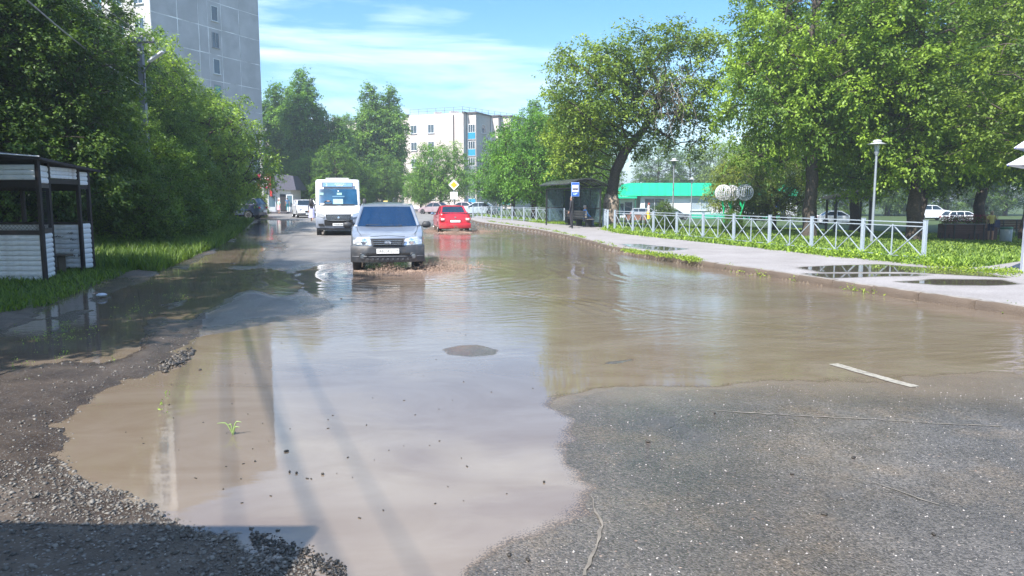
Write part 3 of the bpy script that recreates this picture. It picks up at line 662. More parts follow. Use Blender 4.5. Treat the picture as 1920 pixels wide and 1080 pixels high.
def gen_tree(seed, trunk, r0, lobes, nclump, nleaf, leaf=(0.17, 0.085), clump_r=0.75, droop=0.35, shell=0.5, limb_k=1.0, flat=0.75, spr=9):
    """trunk: list of points; lobes: (centre, radii, weight). returns (trunk mesh, crown mesh)"""
    rng = np.random.default_rng(seed)
    w = np.array([l[2] * l[1][0] * l[1][1] * l[1][2] for l in lobes]) ** 0.8; w /= w.sum()
    C = []; tries = 0; mind = clump_r * 0.75
    cc = np.mean([l[0] for l in lobes], axis=0)
    while len(C) < nclump and tries < nclump * 40:
        tries += 1; k = rng.choice(len(lobes), p=w); c, rr, _ = lobes[k]
        d = unit(rng.normal(size=3)); r = rng.random() ** (1 / (3 + 6 * shell)) * (0.85 + 0.3 * rng.random())
        p = np.array(c) + d * r * np.array(rr)
        if p[2] < 0.15: continue
        if C and np.min(np.linalg.norm(np.array(C[-400:]) - p, axis=1)) < mind * (0.6 + 0.8 * rng.random()): continue
        C.append(p)
    C = np.array(C)
    tp = [np.array(p, float) for p in trunk]; nodes = [tp[0]]; par = [-1]
    for a, b_ in zip(tp, tp[1:]):
        n = max(1, int(np.linalg.norm(b_ - a) / 0.5))
        for i in range(1, n + 1): nodes.append(a + (b_ - a) * i / n + rng.normal(size=3) * 0.02); par.append(len(nodes) - 2)
    ntr = len(nodes); cnt = [0.0] * ntr
    top = nodes[-1]
    for p in C[np.argsort(np.linalg.norm(C - top, axis=1))]:
        A = np.array(nodes); dv = p - A; ds = np.linalg.norm(dv, axis=1)
        pen = ds + 1.6 * np.clip(A[:, 2] - p[2] + 0.3, 0, None) + np.where(np.arange(len(A)) < 2, 6.0, 0)
        j = int(np.argmin(pen)); L = ds[j]; n = max(2, int(L / 0.7)); prev = j; a = A[j]
        for i in range(1, n + 1):
            t = i / n; q = a + (p - a) * t; q = q + rng.normal(size=3) * 0.07 * L * math.sin(math.pi * t) + np.array([0, 0, 0.10 * L * math.sin(math.pi * t)])
            nodes.append(q); par.append(prev); cnt.append(0.0); prev = len(nodes) - 1
        cnt[prev] += 1
    nodes = np.array(nodes)
    for i in range(len(nodes) - 1, 0, -1): cnt[par[i]] += cnt[i]
    cnt = np.array(cnt); rad = 0.016 * limb_k * np.maximum(cnt, 1) ** 0.5
    hfrac = np.linspace(1, 0.55, ntr); rad[:ntr] = np.maximum(rad[:ntr] * .8, r0 * hfrac * np.clip(cnt[:ntr] / max(cnt[0], 1), .15, 1) ** .35)
    rad = np.minimum(rad, r0); rad[0] = r0 * 1.35; rad[1] = max(rad[1], r0 * 1.08)
    n = 7; Vt = []; Ft = []
    for i in range(1, len(nodes)):
        a, b_ = nodes[par[i]], nodes[i]; d = unit(b_ - a); x = np.cross(d, [0.3, 0.2, 1.0]); x = unit(x); y = np.cross(d, x)
        ra, rb = rad[par[i]], rad[i]
        if i >= ntr: ra = min(ra, rb * 1.25)
        k = 8 if max(ra, rb) > .08 else 4
        th = np.arange(k) * 2 * np.pi / k; base = len(Vt)
        for p_, r_ in ((a - d * ra * .3, ra), (b_ + d * rb * .2, rb)):
            for t_ in th: Vt.append(p_ + r_ * (x * math.cos(t_) + y * math.sin(t_)))
        for q_ in range(k): Ft.append((base + q_, base + (q_ + 1) % k, base + k + (q_ + 1) % k, base + k + q_))
    tm = npmesh('trunk', np.array(Vt), np.array(Ft), BARK, smooth=True)
    # sprays of leaves
    ns = len(C) * spr; ci = np.repeat(np.arange(len(C)), spr)
    out = unit(C - (cc * 0.6 + top * 0.4))[ci]
    sdv = unit(rng.normal(size=(ns, 3)) + out * 0.55 + np.array([0, 0, 0.15])); sdv[:, 2] *= flat; sdv = unit(sdv)
    st = C[ci] + rng.normal(size=(ns, 3)) * clump_r * np.array([.28, .28, .2])
    SL = clump_r * (0.6 + 0.7 * rng.random(ns))
    per = max(3, nleaf // ns); k = np.repeat(np.arange(ns), per); t = rng.random(ns * per) ** 0.8
    pos = st[k] + sdv[k] * (SL[k] * t)[:, None]
    pos[:, 2] -= droop * SL[k] * t ** 2
    side = unit(np.cross(sdv[k], np.array([0, 0, 1.0])) + 1e-6) * np.where(rng.random(len(k)) < .5, 1, -1)[:, None]
    pos += rng.normal(size=pos.shape) * 0.07
    ax = unit(sdv[k] * .6 + side * .7 + np.array([0, 0, -.35 - droop * .6]) + rng.normal(size=pos.shape) * .35)
    nm = unit(np.array([0, 0, 1.0]) + rng.normal(size=pos.shape) * .45 + sdv[k] * .2)
    L = leaf[0] * (0.65 + 0.7 * rng.random(len(k))); Wd = leaf[1] * (0.7 + 0.6 * rng.random(len(k)))
    cl_ = rng.random(len(C))[ci][k]; lv = np.clip(0.75 * cl_ + 0.22 * rng.random(len(k)) + 0.15 * t - .08, 0, 1)
    Vl, Fl, lvv = leaves(rng, pos, ax, L, Wd, nm, lv)
    cm_ = npmesh('crown', Vl, Fl, LEAF, {'lv': lvv})
    return tm, cm_

PT = {}
PT['maple'] = gen_tree(11, [(0, 0, -.2), (.1, 0, 1.2), (-.1, .1, 2.6), (.2, .1, 4.5), (.5, 0, 7.5), (.3, 0, 11)], 0.34,
    [((0, 0, 9.5), (4.6, 4.6, 5.6), 1), ((-2.6, -1.6, 6), (3, 3, 3.0), 1), ((3.0, -1.0, 6.5), (3.0, 3, 3.2), 1), ((0, -2.2, 5.4), (3.0, 2.0, 1.6), .8), ((1, 2.4, 6), (3, 3, 3), .8)], 400, 72000, (0.17, .105), 0.78, .22, shell=.8, spr=11)
PT['maple_b'] = gen_tree(12, [(0, 0, -.2), (-.1, 0, 1.5), (.2, .1, 3.2), (0, -.1, 5.5), (-.4, 0, 9), (-.2, 0, 13)], 0.30,
    [((-.5, 0, 11), (3.8, 3.8, 5.2), 1), ((2.4, -1.4, 7.4), (3, 3, 3.2), 1), ((-2.8, .6, 7.6), (3, 3, 3.0), 1), ((.8, -2.0, 5.0), (3.2, 2.4, 2.0), 1), ((-1.2, 2.2, 3.9), (2.8, 2.0, 1.6), 1.0), ((2.2, 1.4, 4.0), (2.2, 2.2, 1.5), 1.0), ((-2.6, -1.2, 4.0), (1.8, 1.8, 1.4), .9)], 400, 70000, (0.165, .10), 0.76, .22, shell=.8, spr=11)
PT['poplar'] = gen_tree(13, [(0, 0, -.2), (.1, 0, 4), (0, .1, 9), (.1, 0, 15), (0, 0, 18.6)], 0.28,
    [((0, 0, 11), (2.5, 2.5, 5.5), 1), ((.2, 0, 16), (1.3, 1.3, 3.6), 1), ((-1.4, 0, 13), (1.4, 1.6, 3.8), .9), ((1.5, .5, 12), (1.6, 1.6, 4.0), .9), ((0, 0, 5.2), (2.6, 2.6, 3), .6)], 420, 40000, (0.26, .17), 0.8, .15, shell=.25)
PT['dense'] = gen_tree(14, [(0, 0, -.2), (.1, 0, 1.5), (0, .1, 4), (.2, 0, 7), (0, 0, 10)], 0.27,
    [((0, 0, 8), (3.9, 3.9, 4.6), 1), ((-2, 0, 4), (3, 3, 3), 1), ((2, -1, 3.6), (3, 3, 3), 1), ((0, -1.8, 2.6), (3.2, 2.2, 2.3), 1)], 520, 62000, (0.17, .10), 0.75, .3)
PT['bush'] = gen_tree(15, [(0, 0, -.2), (.05, 0, .8), (0, .1, 2), (.1, 0, 3.4)], 0.10,
    [((0, 0, 2.6), (2.1, 2.1, 2.3), 1), ((-1.1, -.4, 1.5), (1.5, 1.5, 1.4), 1), ((1.2, -.3, 1.4), (1.5, 1.4, 1.3), 1), ((.2, 0, 4.0), (1.0, 1.0, 1.4), .7)], 300, 34000, (0.13, .07), 0.5, .2, limb_k=.7, spr=8)
PT['round'] = gen_tree(16, [(0, 0, -.2), (0, 0, 1.2), (.1, 0, 2.4), (0, .1, 4.6)], 0.18,
    [((0, 0, 4.8), (3.1, 3.1, 3.0), 1), ((-1.8, 0, 3.6), (2.2, 2.2, 1.7), 1), ((1.9, -.4, 3.4), (2.2, 2.2, 1.7), 1)], 330, 34000, (0.17, .085), 0.65, .5)
PT['lean'] = gen_tree(17, [(0, 0, -.1), (.05, 0, 1.0), (.1, 0, 2.0), (.25, 0, 3.2), (.75, 0, 4.2), (1.7, 0, 5.4), (2.6, 0, 6.8), (3.0, 0, 8.2)], 0.36,
    [((3.6, 0, 8.6), (2.8, 2.6, 2.6), 1), ((-1.2, -.6, 7.2), (2.5, 2.5, 2.7), 1.4), ((-2.1, -.4, 4.8), (1.5, 2.0, 2.0), 1), ((.6, .8, 6.6), (2.4, 2.2, 2.6), .9), ((4.4, .6, 5.4), (1.5, 1.7, 1.3), .7), ((1.5, -.5, 9.6), (1.8, 1.8, 1.3), 1)], 390, 58000, (0.155, .095), 0.70, .2, shell=.7, spr=11)

def tree(name, kind, label, X, Y, z=None, rz=0.0, sc=1.0, tint=(1, 1, 1), group=None, cat='tree', sz=None):
    if z is None: z = zat(X, Y) - 0.05
    t = thing(name, label, cat, (X, Y, z), rz, group, (sc, sc, sc * (sz or 1)))
    tm, cm_ = PT[kind]
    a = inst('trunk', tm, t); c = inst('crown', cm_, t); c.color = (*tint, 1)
    return t
def at(px, Y): return (px - 960) / FPX * Y

# right-hand side
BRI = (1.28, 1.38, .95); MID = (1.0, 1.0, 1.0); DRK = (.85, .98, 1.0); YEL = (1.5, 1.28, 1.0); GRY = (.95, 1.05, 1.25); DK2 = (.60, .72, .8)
lean = tree('leaning_tree', 'lean', 'big tree with a bare pale lower trunk leaning right beside the bus shelter', at(1143, 44), 44, rz=0, sc=1.04, tint=(1.3, 1.3, 1.0))
tb = MB(); random.seed(2)
prof = [(.53, -.1), (.56, .25), (.50, .6), (.49, 1.0), (.50, 1.4), (.47, 1.62), (.40, 1.8), (.33, 1.95)]
vs = []; n = 18
for r_, z_ in prof:
    for k in range(n):
        a = 2 * math.pi * k / n; q = r_ * (.86 + .10 * math.sin(3 * a + z_ * 2) + .07 * random.random()); vs.append((.03 * z_ + q * math.cos(a), q * math.sin(a), z_))
tb.add(vs, [(i * n + k, i * n + (k + 1) % n, (i + 1) * n + (k + 1) % n, (i + 1) * n + k) for i in range(len(prof) - 1) for k in range(n)])
tb.build('bare_trunk_base', BARK_PALE, lean, 60)
# dead twigs hanging in it
dt = MB(); random.seed(8)
for k in range(90):
    a = Vector((3.0 + random.gauss(0, .5), -1.2 + random.gauss(0, .6), 8.0 + random.gauss(0, .7))); p = [a]; d = Vector((random.gauss(0, .6), random.gauss(-.2, .4), -random.random() * .8 - .1))
    for i in range(5): d += Vector((random.gauss(0, .3), random.gauss(0, .3), -.25)); p.append(p[-1] + d.normalized() * .38)
    dt.tube(p, [.02, .017, .014, .012, .01, .006], 3, False)
dt.build('dead_branches', TWIG, lean)
R4 = tree('maple_tree', 'maple', 'tall bright maple with a split dark trunk behind the crossed fence, left of the lamp', at(1517, 37.5), 37.5, rz=2.2, sc=.93, sz=1.2, tint=BRI, group='tall park trees')
tree('maple_tree', 'maple_b', 'tall maple with a thick trunk in shade behind the right end of the fence', at(1712, 37.5), 37.5, rz=.6, sc=1.08, tint=(1.25, 1.35, .95), group='tall park trees')
tree('maple_tree', 'maple', 'tall dark maple at the right edge behind the flower bench', at(1925, 47), 47, rz=4.4, sc=1.25, tint=MID, group='tall park trees')
tree('maple_tree', 'maple_b', 'tall maple standing on the lawn at the far right edge of the photo', at(2075, 30), 30, rz=3.3, sc=1.0, tint=(1.0, 1.05, .9), group='tall park trees')
tree('maple_tree', 'maple_b', 'grey-green tall tree behind the bright maple, reaching left over the yellowish tree', at(1520, 60), 60, rz=5.0, sc=1.40, sz=1.25, tint=GRY, group='tall park trees')
tree('maple_tree', 'maple', 'tall tree in the second row between the split trunk and the lamp', at(1600, 58), 58, rz=1.0, sc=1.1, tint=MID, group='tall park trees')
tree('maple_tree', 'maple_b', 'tall tree in the second row behind the litter bin', at(1835, 62), 62, rz=.2, sc=1.5, tint=DRK, group='tall park trees')
tree('maple_tree', 'maple', 'tall tree in the second row behind the thick shaded trunk', at(1720, 52), 52, rz=3.6, sc=1.15, tint=DRK, group='tall park trees')
tree('yellowish_tree', 'round', 'small yellow-green tree behind the white ball flowers', at(1388, 54), 54, rz=0.3, sc=.68, tint=YEL, group='small trees on the lawn')
tree('yellowish_tree', 'round', 'small olive tree left of the split trunk, beyond the fence', at(1450, 50), 50, rz=2.3, sc=.70, tint=(.9, .9, .9), group='small trees on the lawn')
tree('young_maple', 'round', 'bushy bright green tree behind the fence left of the bus shelter', at(1000, 60), 60, rz=1.3, sc=1.05, tint=(.85, 1.25, .8), group='trees behind the bus shelter', sz=1.05)
tree('young_maple', 'dense', 'dark green tree directly behind the bus shelter roof', at(1078, 64), 64, rz=2.3, sc=.82, tint=(.8, 1.05, .8), group='trees behind the bus shelter')
tree('young_maple', 'round', 'low shrubby tree beyond the fence at the bend of the kerb', at(962, 72), 72, rz=3.0, sc=1.0, tint=(.8, 1.2, .8), group='trees behind the bus shelter')
tree('young_maple', 'poplar', 'slim upright tree rising behind the low shrubby tree', at(1005, 92), 92, rz=3.0, sc=.72, tint=(.8, 1.15, .9), group='trees behind the bus shelter')
gl = 'trees behind the green-roofed shop'
tree('far_tree', 'dense', 'dense tree behind the left end of the green roof', at(1230, 150), 150, z=-1, rz=0, sc=1.15, tint=(.8, .95, .95), group=gl)
tree('far_tree', 'dense', 'dense tree behind the middle of the green roof', at(1290, 155), 155, z=-1, rz=1, sc=1.05, tint=(.85, 1, .9), group=gl)
tree('far_tree', 'round', 'pale tree behind the right end of the green roof', at(1365, 150), 150, z=-1, rz=2, sc=1.9, tint=(1.3, 1.3, 1.1), group=gl)
tree('far_tree', 'dense', 'tree far behind the split trunk, right of the green roof', at(1455, 150), 150, z=-1, rz=3, sc=1.1, tint=(.9, 1, .9), group=gl)
for i, (px, k_, s_) in enumerate([(1560, 'dense', 1.2), (1660, 'dense', 1.3), (1770, 'dense', 1.2), (1880, 'dense', 1.3), (1120, 'dense', 1.0), (1050, 'dense', .9)]):
    tree('far_tree', k_, ['far tree seen under the crowns right of the split trunk', 'far tree seen between the lamp and the thick trunk', 'far tree behind the left end of the flower bench', 'far tree behind the person in yellow', 'far tree above the right end of the bus shelter', 'far tree above the left end of the bus shelter'][i], at(px, 125), 125, z=-1, rz=i * 1.3, sc=s_, tint=(.7, .85, .8), group='far trees beyond the park')
bush_l = 'dark low shrub on the lawn under the tall lamp near the red-haired walker'
tree('low_shrub', 'bush', bush_l, at(1243, 42), 42, rz=.4, sc=.32, tint=(.7, .8, .9), group='low shrubs on the lawn', cat='shrub')
tree('low_shrub', 'bush', 'dark low shrub at the foot of the ball flowers', at(1372, 37), 37, rz=2.4, sc=.24, tint=(.6, .75, .7), group='low shrubs on the lawn', cat='shrub')

# centre background
gc = 'trees in front of the long apartment block'
for px, Y, k_, s_, rz_, tn, lb in [
    (522, 112, 'poplar', .97, 0, (.75, 1.0, .85), 'tall slim poplar just right of the grey tower edge'),
    (553, 112, 'poplar', .95, 1.5, (.8, 1.0, .95), 'poplar second from the tower, behind the shop roof'),
    (578, 106, 'poplar', 1.02, 2.2, (.7, .95, .85), 'tallest poplar with an open top, above the parked white jeep'),
    (612, 110, 'poplar', .78, 3.3, (.75, .95, .9), 'thin-topped poplar above the left side of the minibus'),
    (640, 108, 'poplar', .70, 3.9, (.7, .95, .85), 'short poplar above the middle of the minibus'),
    (700, 112, 'poplar', .96, 4.4, (.8, 1.0, 1.0), 'grey-green poplar left of the cream block with balconies'),
    (735, 112, 'poplar', .94, 5.2, (.8, 1.0, 1.0), 'grey-green poplar partly hiding the dark balconies'),
    (632, 92, 'dense', .66, 0.6, (.65, .85, .6), 'dark broad tree directly behind the minibus roof'),
    (585, 95, 'dense', .60, 2.0, (.65, .9, .65), 'dense tree between the shop and the minibus'),
    (560, 103, 'dense', .62, 2.8, (.65, .85, .65), 'dense tree behind the shop roof'),
    (725, 104, 'dense', .62, 3.9, (.75, .95, .85), 'rounded grey-green tree below the dark balconies'),
    (680, 96, 'dense', .52, 4.9, (.7, .9, .7), 'low dark tree right of the minibus roof'),
    (828, 96, 'round', 1.15, 5.7, (.75, .98, .8), 'spreading tree behind the yellow priority sign'),
    (790, 101, 'round', .72, 1.7, (.75, 1.0, .85), 'small tree at the corner of the cream block'),
    (655, 140, 'poplar', .9, 1.1, (.8, 1.0, 1.0), 'poplar far behind the minibus'),
    (948, 118, 'round', .95, 2.7, (.8, 1.1, .8), 'tree at the right end of the cream block')]:
    tree('poplar_tree' if k_ == 'poplar' else 'broad_tree', k_, lb, at(px, Y), Y, z=0, rz=rz_, sc=s_, tint=tuple(1.35 * c for c in tn), group=gc)

# left-hand mass, from far to near
gl = 'trees along the left verge'
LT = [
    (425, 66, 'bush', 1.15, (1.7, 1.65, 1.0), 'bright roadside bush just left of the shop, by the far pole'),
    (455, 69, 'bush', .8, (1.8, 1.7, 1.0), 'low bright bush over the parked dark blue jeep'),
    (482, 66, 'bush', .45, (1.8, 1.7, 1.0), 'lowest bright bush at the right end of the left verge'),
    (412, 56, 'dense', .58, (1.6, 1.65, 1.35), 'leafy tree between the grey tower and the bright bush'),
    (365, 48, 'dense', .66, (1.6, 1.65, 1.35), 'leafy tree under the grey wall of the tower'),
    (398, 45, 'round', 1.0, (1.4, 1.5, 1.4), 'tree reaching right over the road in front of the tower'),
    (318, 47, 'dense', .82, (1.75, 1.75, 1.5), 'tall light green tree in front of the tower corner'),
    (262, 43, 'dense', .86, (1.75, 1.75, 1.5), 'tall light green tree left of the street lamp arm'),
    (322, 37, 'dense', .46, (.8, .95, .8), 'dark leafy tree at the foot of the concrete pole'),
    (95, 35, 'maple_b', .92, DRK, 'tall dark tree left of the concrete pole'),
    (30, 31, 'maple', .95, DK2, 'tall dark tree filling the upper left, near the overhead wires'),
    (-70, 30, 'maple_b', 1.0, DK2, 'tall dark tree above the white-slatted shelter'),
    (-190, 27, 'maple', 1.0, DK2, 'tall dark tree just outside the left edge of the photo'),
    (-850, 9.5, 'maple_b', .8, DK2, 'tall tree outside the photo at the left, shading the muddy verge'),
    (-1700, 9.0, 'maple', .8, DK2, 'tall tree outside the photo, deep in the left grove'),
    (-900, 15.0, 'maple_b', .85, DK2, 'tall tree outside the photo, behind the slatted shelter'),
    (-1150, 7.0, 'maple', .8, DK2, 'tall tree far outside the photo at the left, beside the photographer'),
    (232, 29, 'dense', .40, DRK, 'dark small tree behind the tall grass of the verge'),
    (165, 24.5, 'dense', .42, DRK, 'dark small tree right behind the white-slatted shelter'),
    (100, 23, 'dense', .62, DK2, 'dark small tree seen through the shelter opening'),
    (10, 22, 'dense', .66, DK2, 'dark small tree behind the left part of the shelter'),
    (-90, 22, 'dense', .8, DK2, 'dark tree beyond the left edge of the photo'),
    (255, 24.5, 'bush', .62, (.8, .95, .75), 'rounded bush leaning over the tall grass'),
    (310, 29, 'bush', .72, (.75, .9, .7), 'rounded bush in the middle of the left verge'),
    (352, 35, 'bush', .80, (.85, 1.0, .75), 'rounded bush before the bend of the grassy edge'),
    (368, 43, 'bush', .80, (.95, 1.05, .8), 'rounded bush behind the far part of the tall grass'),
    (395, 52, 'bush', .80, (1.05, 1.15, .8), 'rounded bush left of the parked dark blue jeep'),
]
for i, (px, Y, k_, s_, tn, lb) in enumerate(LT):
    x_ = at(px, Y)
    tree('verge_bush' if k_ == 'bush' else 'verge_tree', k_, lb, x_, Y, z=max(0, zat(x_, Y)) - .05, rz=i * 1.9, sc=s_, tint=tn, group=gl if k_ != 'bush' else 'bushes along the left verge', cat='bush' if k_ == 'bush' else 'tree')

# ------------------------------------------------------------------ buildings
def frame_on(P0, u, n, z0=0.0):
    """matrix: x runs along u on the wall, y points out of the wall (n), z up"""
    u = Vector((u[0], u[1], 0)).normalized(); n = Vector((n[0], n[1], 0)).normalized()
    M = Matrix(((u.x, n.x, 0, P0[0]), (u.y, n.y, 0, P0[1]), (0, 0, 1, z0), (0, 0, 0, 1)))
    return M
DX, DY = 0.402, 0.916         # both blocks of flats share this direction
dv = Vector((DX, DY, 0)); rv = Vector((DY, -DX, 0))
glass_far = mat('window_glass_far', (0.045, 0.07, 0.09), .08, var=.35, vs=.8, spec=.8)
white_pvc = mat('white_window_frame', (0.62, 0.64, 0.66), .5, var=.06)
brown_frame = mat('brown_window_frame', (0.16, 0.09, 0.06), .6)
def window(parent, M, x, z, w, h_, fm=white_pvc, name='window', mull=1, gm=None, proud=0.0):
    """frame with recessed panes on a wall; M maps the wall's frame"""
    f = MB(); t = .07
    y = .02 + proud
    f.box((x, y, z + h_ / 2 - t / 2), (w, .10, t), M); f.box((x, y, z - h_ / 2 + t / 2), (w, .10, t), M)
    f.box((x - w / 2 + t / 2, y, z), (t, .10, h_ - 2 * t), M); f.box((x + w / 2 - t / 2, y, z), (t, .10, h_ - 2 * t), M)
    for k in range(mull): f.box((x - w / 2 + w * (k + 1) / (mull + 1), y, z), (t * .8, .10, h_ - 2 * t), M)
    f.box((x, y + .05, z - h_ / 2 - .03), (w + .12, .22, .05), M)
    fo_ = f.build(name, fm, parent)
    g = MB(); g.box((x, proud - .005, z), (w - 2 * t + .02, .05, h_ - 2 * t + .02), M); g.build('pane', gm or glass_far, fo_)
    return fo_

# --- grey panel tower
TW = thing('panel_tower', 'tall grey concrete panel tower with white joint lines rising above the left trees', 'apartment block', (-29.7, 90.0, 0))
TR = Vector((0, 0, 0)); TL = TR - dv * 15.2; TH_ = 31.4
joint_m = mat('white_joint_sealant', (0.62, 0.62, 0.63), .9, var=.45, vs=.7)
conc = mat('grey_concrete_panel', (0.41, 0.41, 0.43), .9, var=.13, vs=.5, bump=.3, bs=8, dirt=((0.29, 0.29, 0.31), .6, .35))
conc2 = mat('grey_concrete_panel_dark', (0.385, 0.385, 0.405), .9, var=.13, vs=.5, bump=.3, bs=8)
concl = mat('sunlit_concrete_panel', (0.44, 0.43, 0.42), .9, var=.1, vs=.6, bump=.3, bs=8)  # grey panels made paler and warmer; sunlight on this facade is in the colour
core = MB()
q = [TL, TR, TR - rv * 24, TL - rv * 24]
core.add([tuple(p) for p in q] + [(p.x, p.y, TH_) for p in q], [(0, 1, 5, 4), (1, 2, 6, 5), (2, 3, 7, 6), (3, 0, 4, 7), (4, 5, 6, 7)])
core.build('wall', joint_m, TW)
Ms = frame_on(TL, dv, rv)
cols = [0, 3.4, 4.9 + .3, 6.6, 9.6, 12.2, 15.2]; cols = [0, 3.3, 6.1, 7.4, 9.3, 12.0, 15.2]
FH = 2.80; z0s = [0.6 + FH * k for k in range(12)]
random.seed(4)
def panel(M, x0, x1, z0, z1, m_, hole=None):
    """one wall panel, 6 cm proud of the joints, with a window hole if asked"""
    p = MB(); g = .03 + random.random() * .045; x0 += g; x1 -= g; z0 += g; z1 -= g; th = .02
    if hole:
        hx0, hx1, hz0, hz1 = hole
        for a, b_, c, d in ((x0, hx0, z0, z1), (hx1, x1, z0, z1), (hx0, hx1, z0, hz0), (hx0, hx1, hz1, z1)):
            p.box(((a + b_) / 2, th / 2, (c + d) / 2), (b_ - a, th, d - c), M)
    else: p.box(((x0 + x1) / 2, th / 2, (z0 + z1) / 2), (x1 - x0, th, z1 - z0), M)
    return p.build('panel', m_, TW)
blue_fr = mat('blue_window_board', (0.06, 0.30, 0.42), .6, var=.2)
for k in range(11):
    z0 = z0s[k] if k else 0.02; z1 = min(z0s[k + 1] if k < 10 else TH_, TH_)
    if k == 0: z1 = z0s[1]
    for j in range(6):
        hole = None
        if j == 3: hole = (7.85, 8.85, z0 + .75, z0 + 2.4)
        panel(Ms, cols[j], cols[j + 1], z0, z1, conc if random.random() < .6 else conc2, hole)
    if 0 < k < 11:
        window(TW, Ms, 8.35, z0 + 1.575, .98, 1.63, white_pvc if k % 2 else mat('grey_frame', (.25, .27, .30), .6), gm=blue_fr if k in (8, 4) else None, mull=0 if k % 3 else 1)
Mf = frame_on(TL - rv * 24, rv, -dv)
for k in range(11):
    z0 = z0s[k] if k else 0.02; z1 = min(z0s[k + 1] if k < 10 else TH_, TH_)
    for j in range(8):
        x0 = 3 * j; hole = (x0 + .8, x0 + 2.2, z0 + .8, z0 + 2.3)
        panel(Mf, x0, x0 + 3, z0, z1, concl, hole)
        if j >= 3: window(TW, Mf, x0 + 1.5, z0 + 1.55, 1.38, 1.48, blue_fr if (k + j) % 3 == 0 else white_pvc)
pr = MB(); pr.box((7.6, -.1, TH_ + .25), (15.6, .5, .5), Ms); pr.box((12, -.1, TH_ + .25), (24.4, .5, .5), Mf); pr.build('parapet', conc, TW)

# --- five-storey cream block
C1 = Vector((-8.35, 130.0, 0))
FB = thing('brick_block', 'cream five-storey block of flats with blue balconies and a railed roof', 'apartment block', C1)
H5 = 16.5
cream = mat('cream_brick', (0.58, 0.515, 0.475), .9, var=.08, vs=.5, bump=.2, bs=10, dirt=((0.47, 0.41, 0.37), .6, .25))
cream_s = mat('cream_brick_shaded', (0.46, 0.435, 0.41), .9, var=.10, vs=.6, bump=.2, bs=10, dirt=((0.36, 0.33, 0.31), .6, .3))  # cream brick greyed; shade of the right-facing walls is in the colour
brownc = mat('brown_roof_edge', (0.10, 0.085, 0.08), .8)
path = [Vector((0, 0, 0))]
for d_, l_ in ((dv, 1.3), (rv, 1.75), (dv, 6.0), (rv, 1.5), (dv, 1.2), (rv, 1.9), (dv, 10)): path.append(path[-1] + d_ * l_)
fl = -rv * 11.0
path2 = [path[-1] - rv * 60, -rv * 50 + dv * 4.5, fl - rv * 1.2 + dv * 4.5, fl - rv * 1.2 + dv * .0, fl]
poly = path + path2
wallb = MB(); n = len(poly)
wallb.add([tuple(p) for p in poly] + [(p.x, p.y, H5) for p in poly], [(i, (i + 1) % n, n + (i + 1) % n, n + i) for i in range(n)] + [tuple(range(n, 2 * n))])
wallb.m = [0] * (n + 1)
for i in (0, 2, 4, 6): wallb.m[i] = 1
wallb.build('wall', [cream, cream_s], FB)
cap = MB()
for i in list(range(7)) + [8, 9, 10, 11]:
    a, b_ = poly[i], poly[(i + 1) % n]; d_ = b_ - a
    cap.box(((a.x + b_.x) / 2, (a.y + b_.y) / 2, H5 + .06), (d_.length + .24, .5, .22), None, math.atan2(d_.y, d_.x))
cap.build('roof_edge', brownc, FB)
for i in (1, 3, 5, 7):
    if i < len(path):
        a = path[i]; dp = MB(); dp.tube([(a.x + rv.x * .1 - .0, a.y - .2, .2), (a.x + rv.x * .1, a.y - .2, H5 - .3)], .10, 6); dp.build('downpipe', mat('white_downpipe', (.62, .62, .6), .6), FB)
dp = MB(); a = -rv * 1.9 - dv * .12; dp.tube([(a.x, a.y, .2), (a.x, a.y, H5 - .3)], .09, 6); dp.build('downpipe', brownc, FB)
Mfr = frame_on((fl.x, fl.y), rv, -dv)
for k in range(5):
    z = 1.9 + 2.95 * k + .5
    for x in (1.1, 4.6):
        if k == 4 and False: continue
        window(FB, Mfr, x, z - (0.2 if k else 0), 1.25, 1.5)
# side windows
Ms2 = frame_on((path[2].x, path[2].y), dv, rv)
for k in range(5): window(FB, Ms2, 3.0, 1.9 + 2.95 * k + .3, 1.5, 1.5)
ac = MB(); ac.box((5.0, .25, 12.3), (.8, .35, .6), Ms2); ac.build('air_conditioner', white_pvc, FB)
blue_b = mat('blue_balcony_panel', (0.02, 0.26, 0.44), .5, var=.15)
teal_b = mat('teal_balcony_panel', (0.02, 0.33, 0.33), .5, var=.15)
grey_b = mat('grey_balcony_panel', (0.16, 0.19, 0.22), .7, var=.2)
def balcony(M, x, z, w, pm, fm=white_pvc, glazed=True, out=.12):
    b = MB(); b.bbox((x, out / 2, z + .55), (w, out, 1.1), .01, M); o_ = b.build('balcony', pm, FB)
    s_ = MB(); s_.box((x, out / 2 + .02, z - .06), (w + .06, out + .08, .12), M); s_.build('slab', conc, o_)
    if glazed:
        f = MB()
        for i in range(4): f.box((x - w / 2 + .05 + (w - .1) * i / 3, out - .03, z + 1.78), (.07, .06, 1.3), M)
        f.box((x, out - .03, z + 2.46), (w, .06, .07), M); f.box((x, out - .03, z + 1.14), (w, .06, .07), M)
        f.build('balcony_frame', fm, o_)
        g = MB(); g.box((x, out - .07, z + 1.8), (w - .1, .02, 1.28), M); g.build('pane', glass_far, o_)
    else:
        g = MB(); g.box((x, .005, z + 1.8), (w - .1, .03, 1.4), M); g.build('dark_opening', mat('opening_shade', (.03, .03, .035), .9), o_)
Mb1 = frame_on((path[1].x, path[1].y), rv, -dv); Mb2 = frame_on((path[5].x, path[5].y), rv, -dv)
for k in range(5):
    z = .7 + 2.85 * k
    balcony(Mb1, .95, z, 1.35, blue_b if k in (3, 0) else (grey_b if k < 3 else blue_b), white_pvc)
    balcony(Mb2, 1.0, z, 1.55, [teal_b, grey_b, grey_b, teal_b, mat('brown_balcony', (.18, .12, .10), .7)][k], brown_frame if k == 4 else white_pvc)
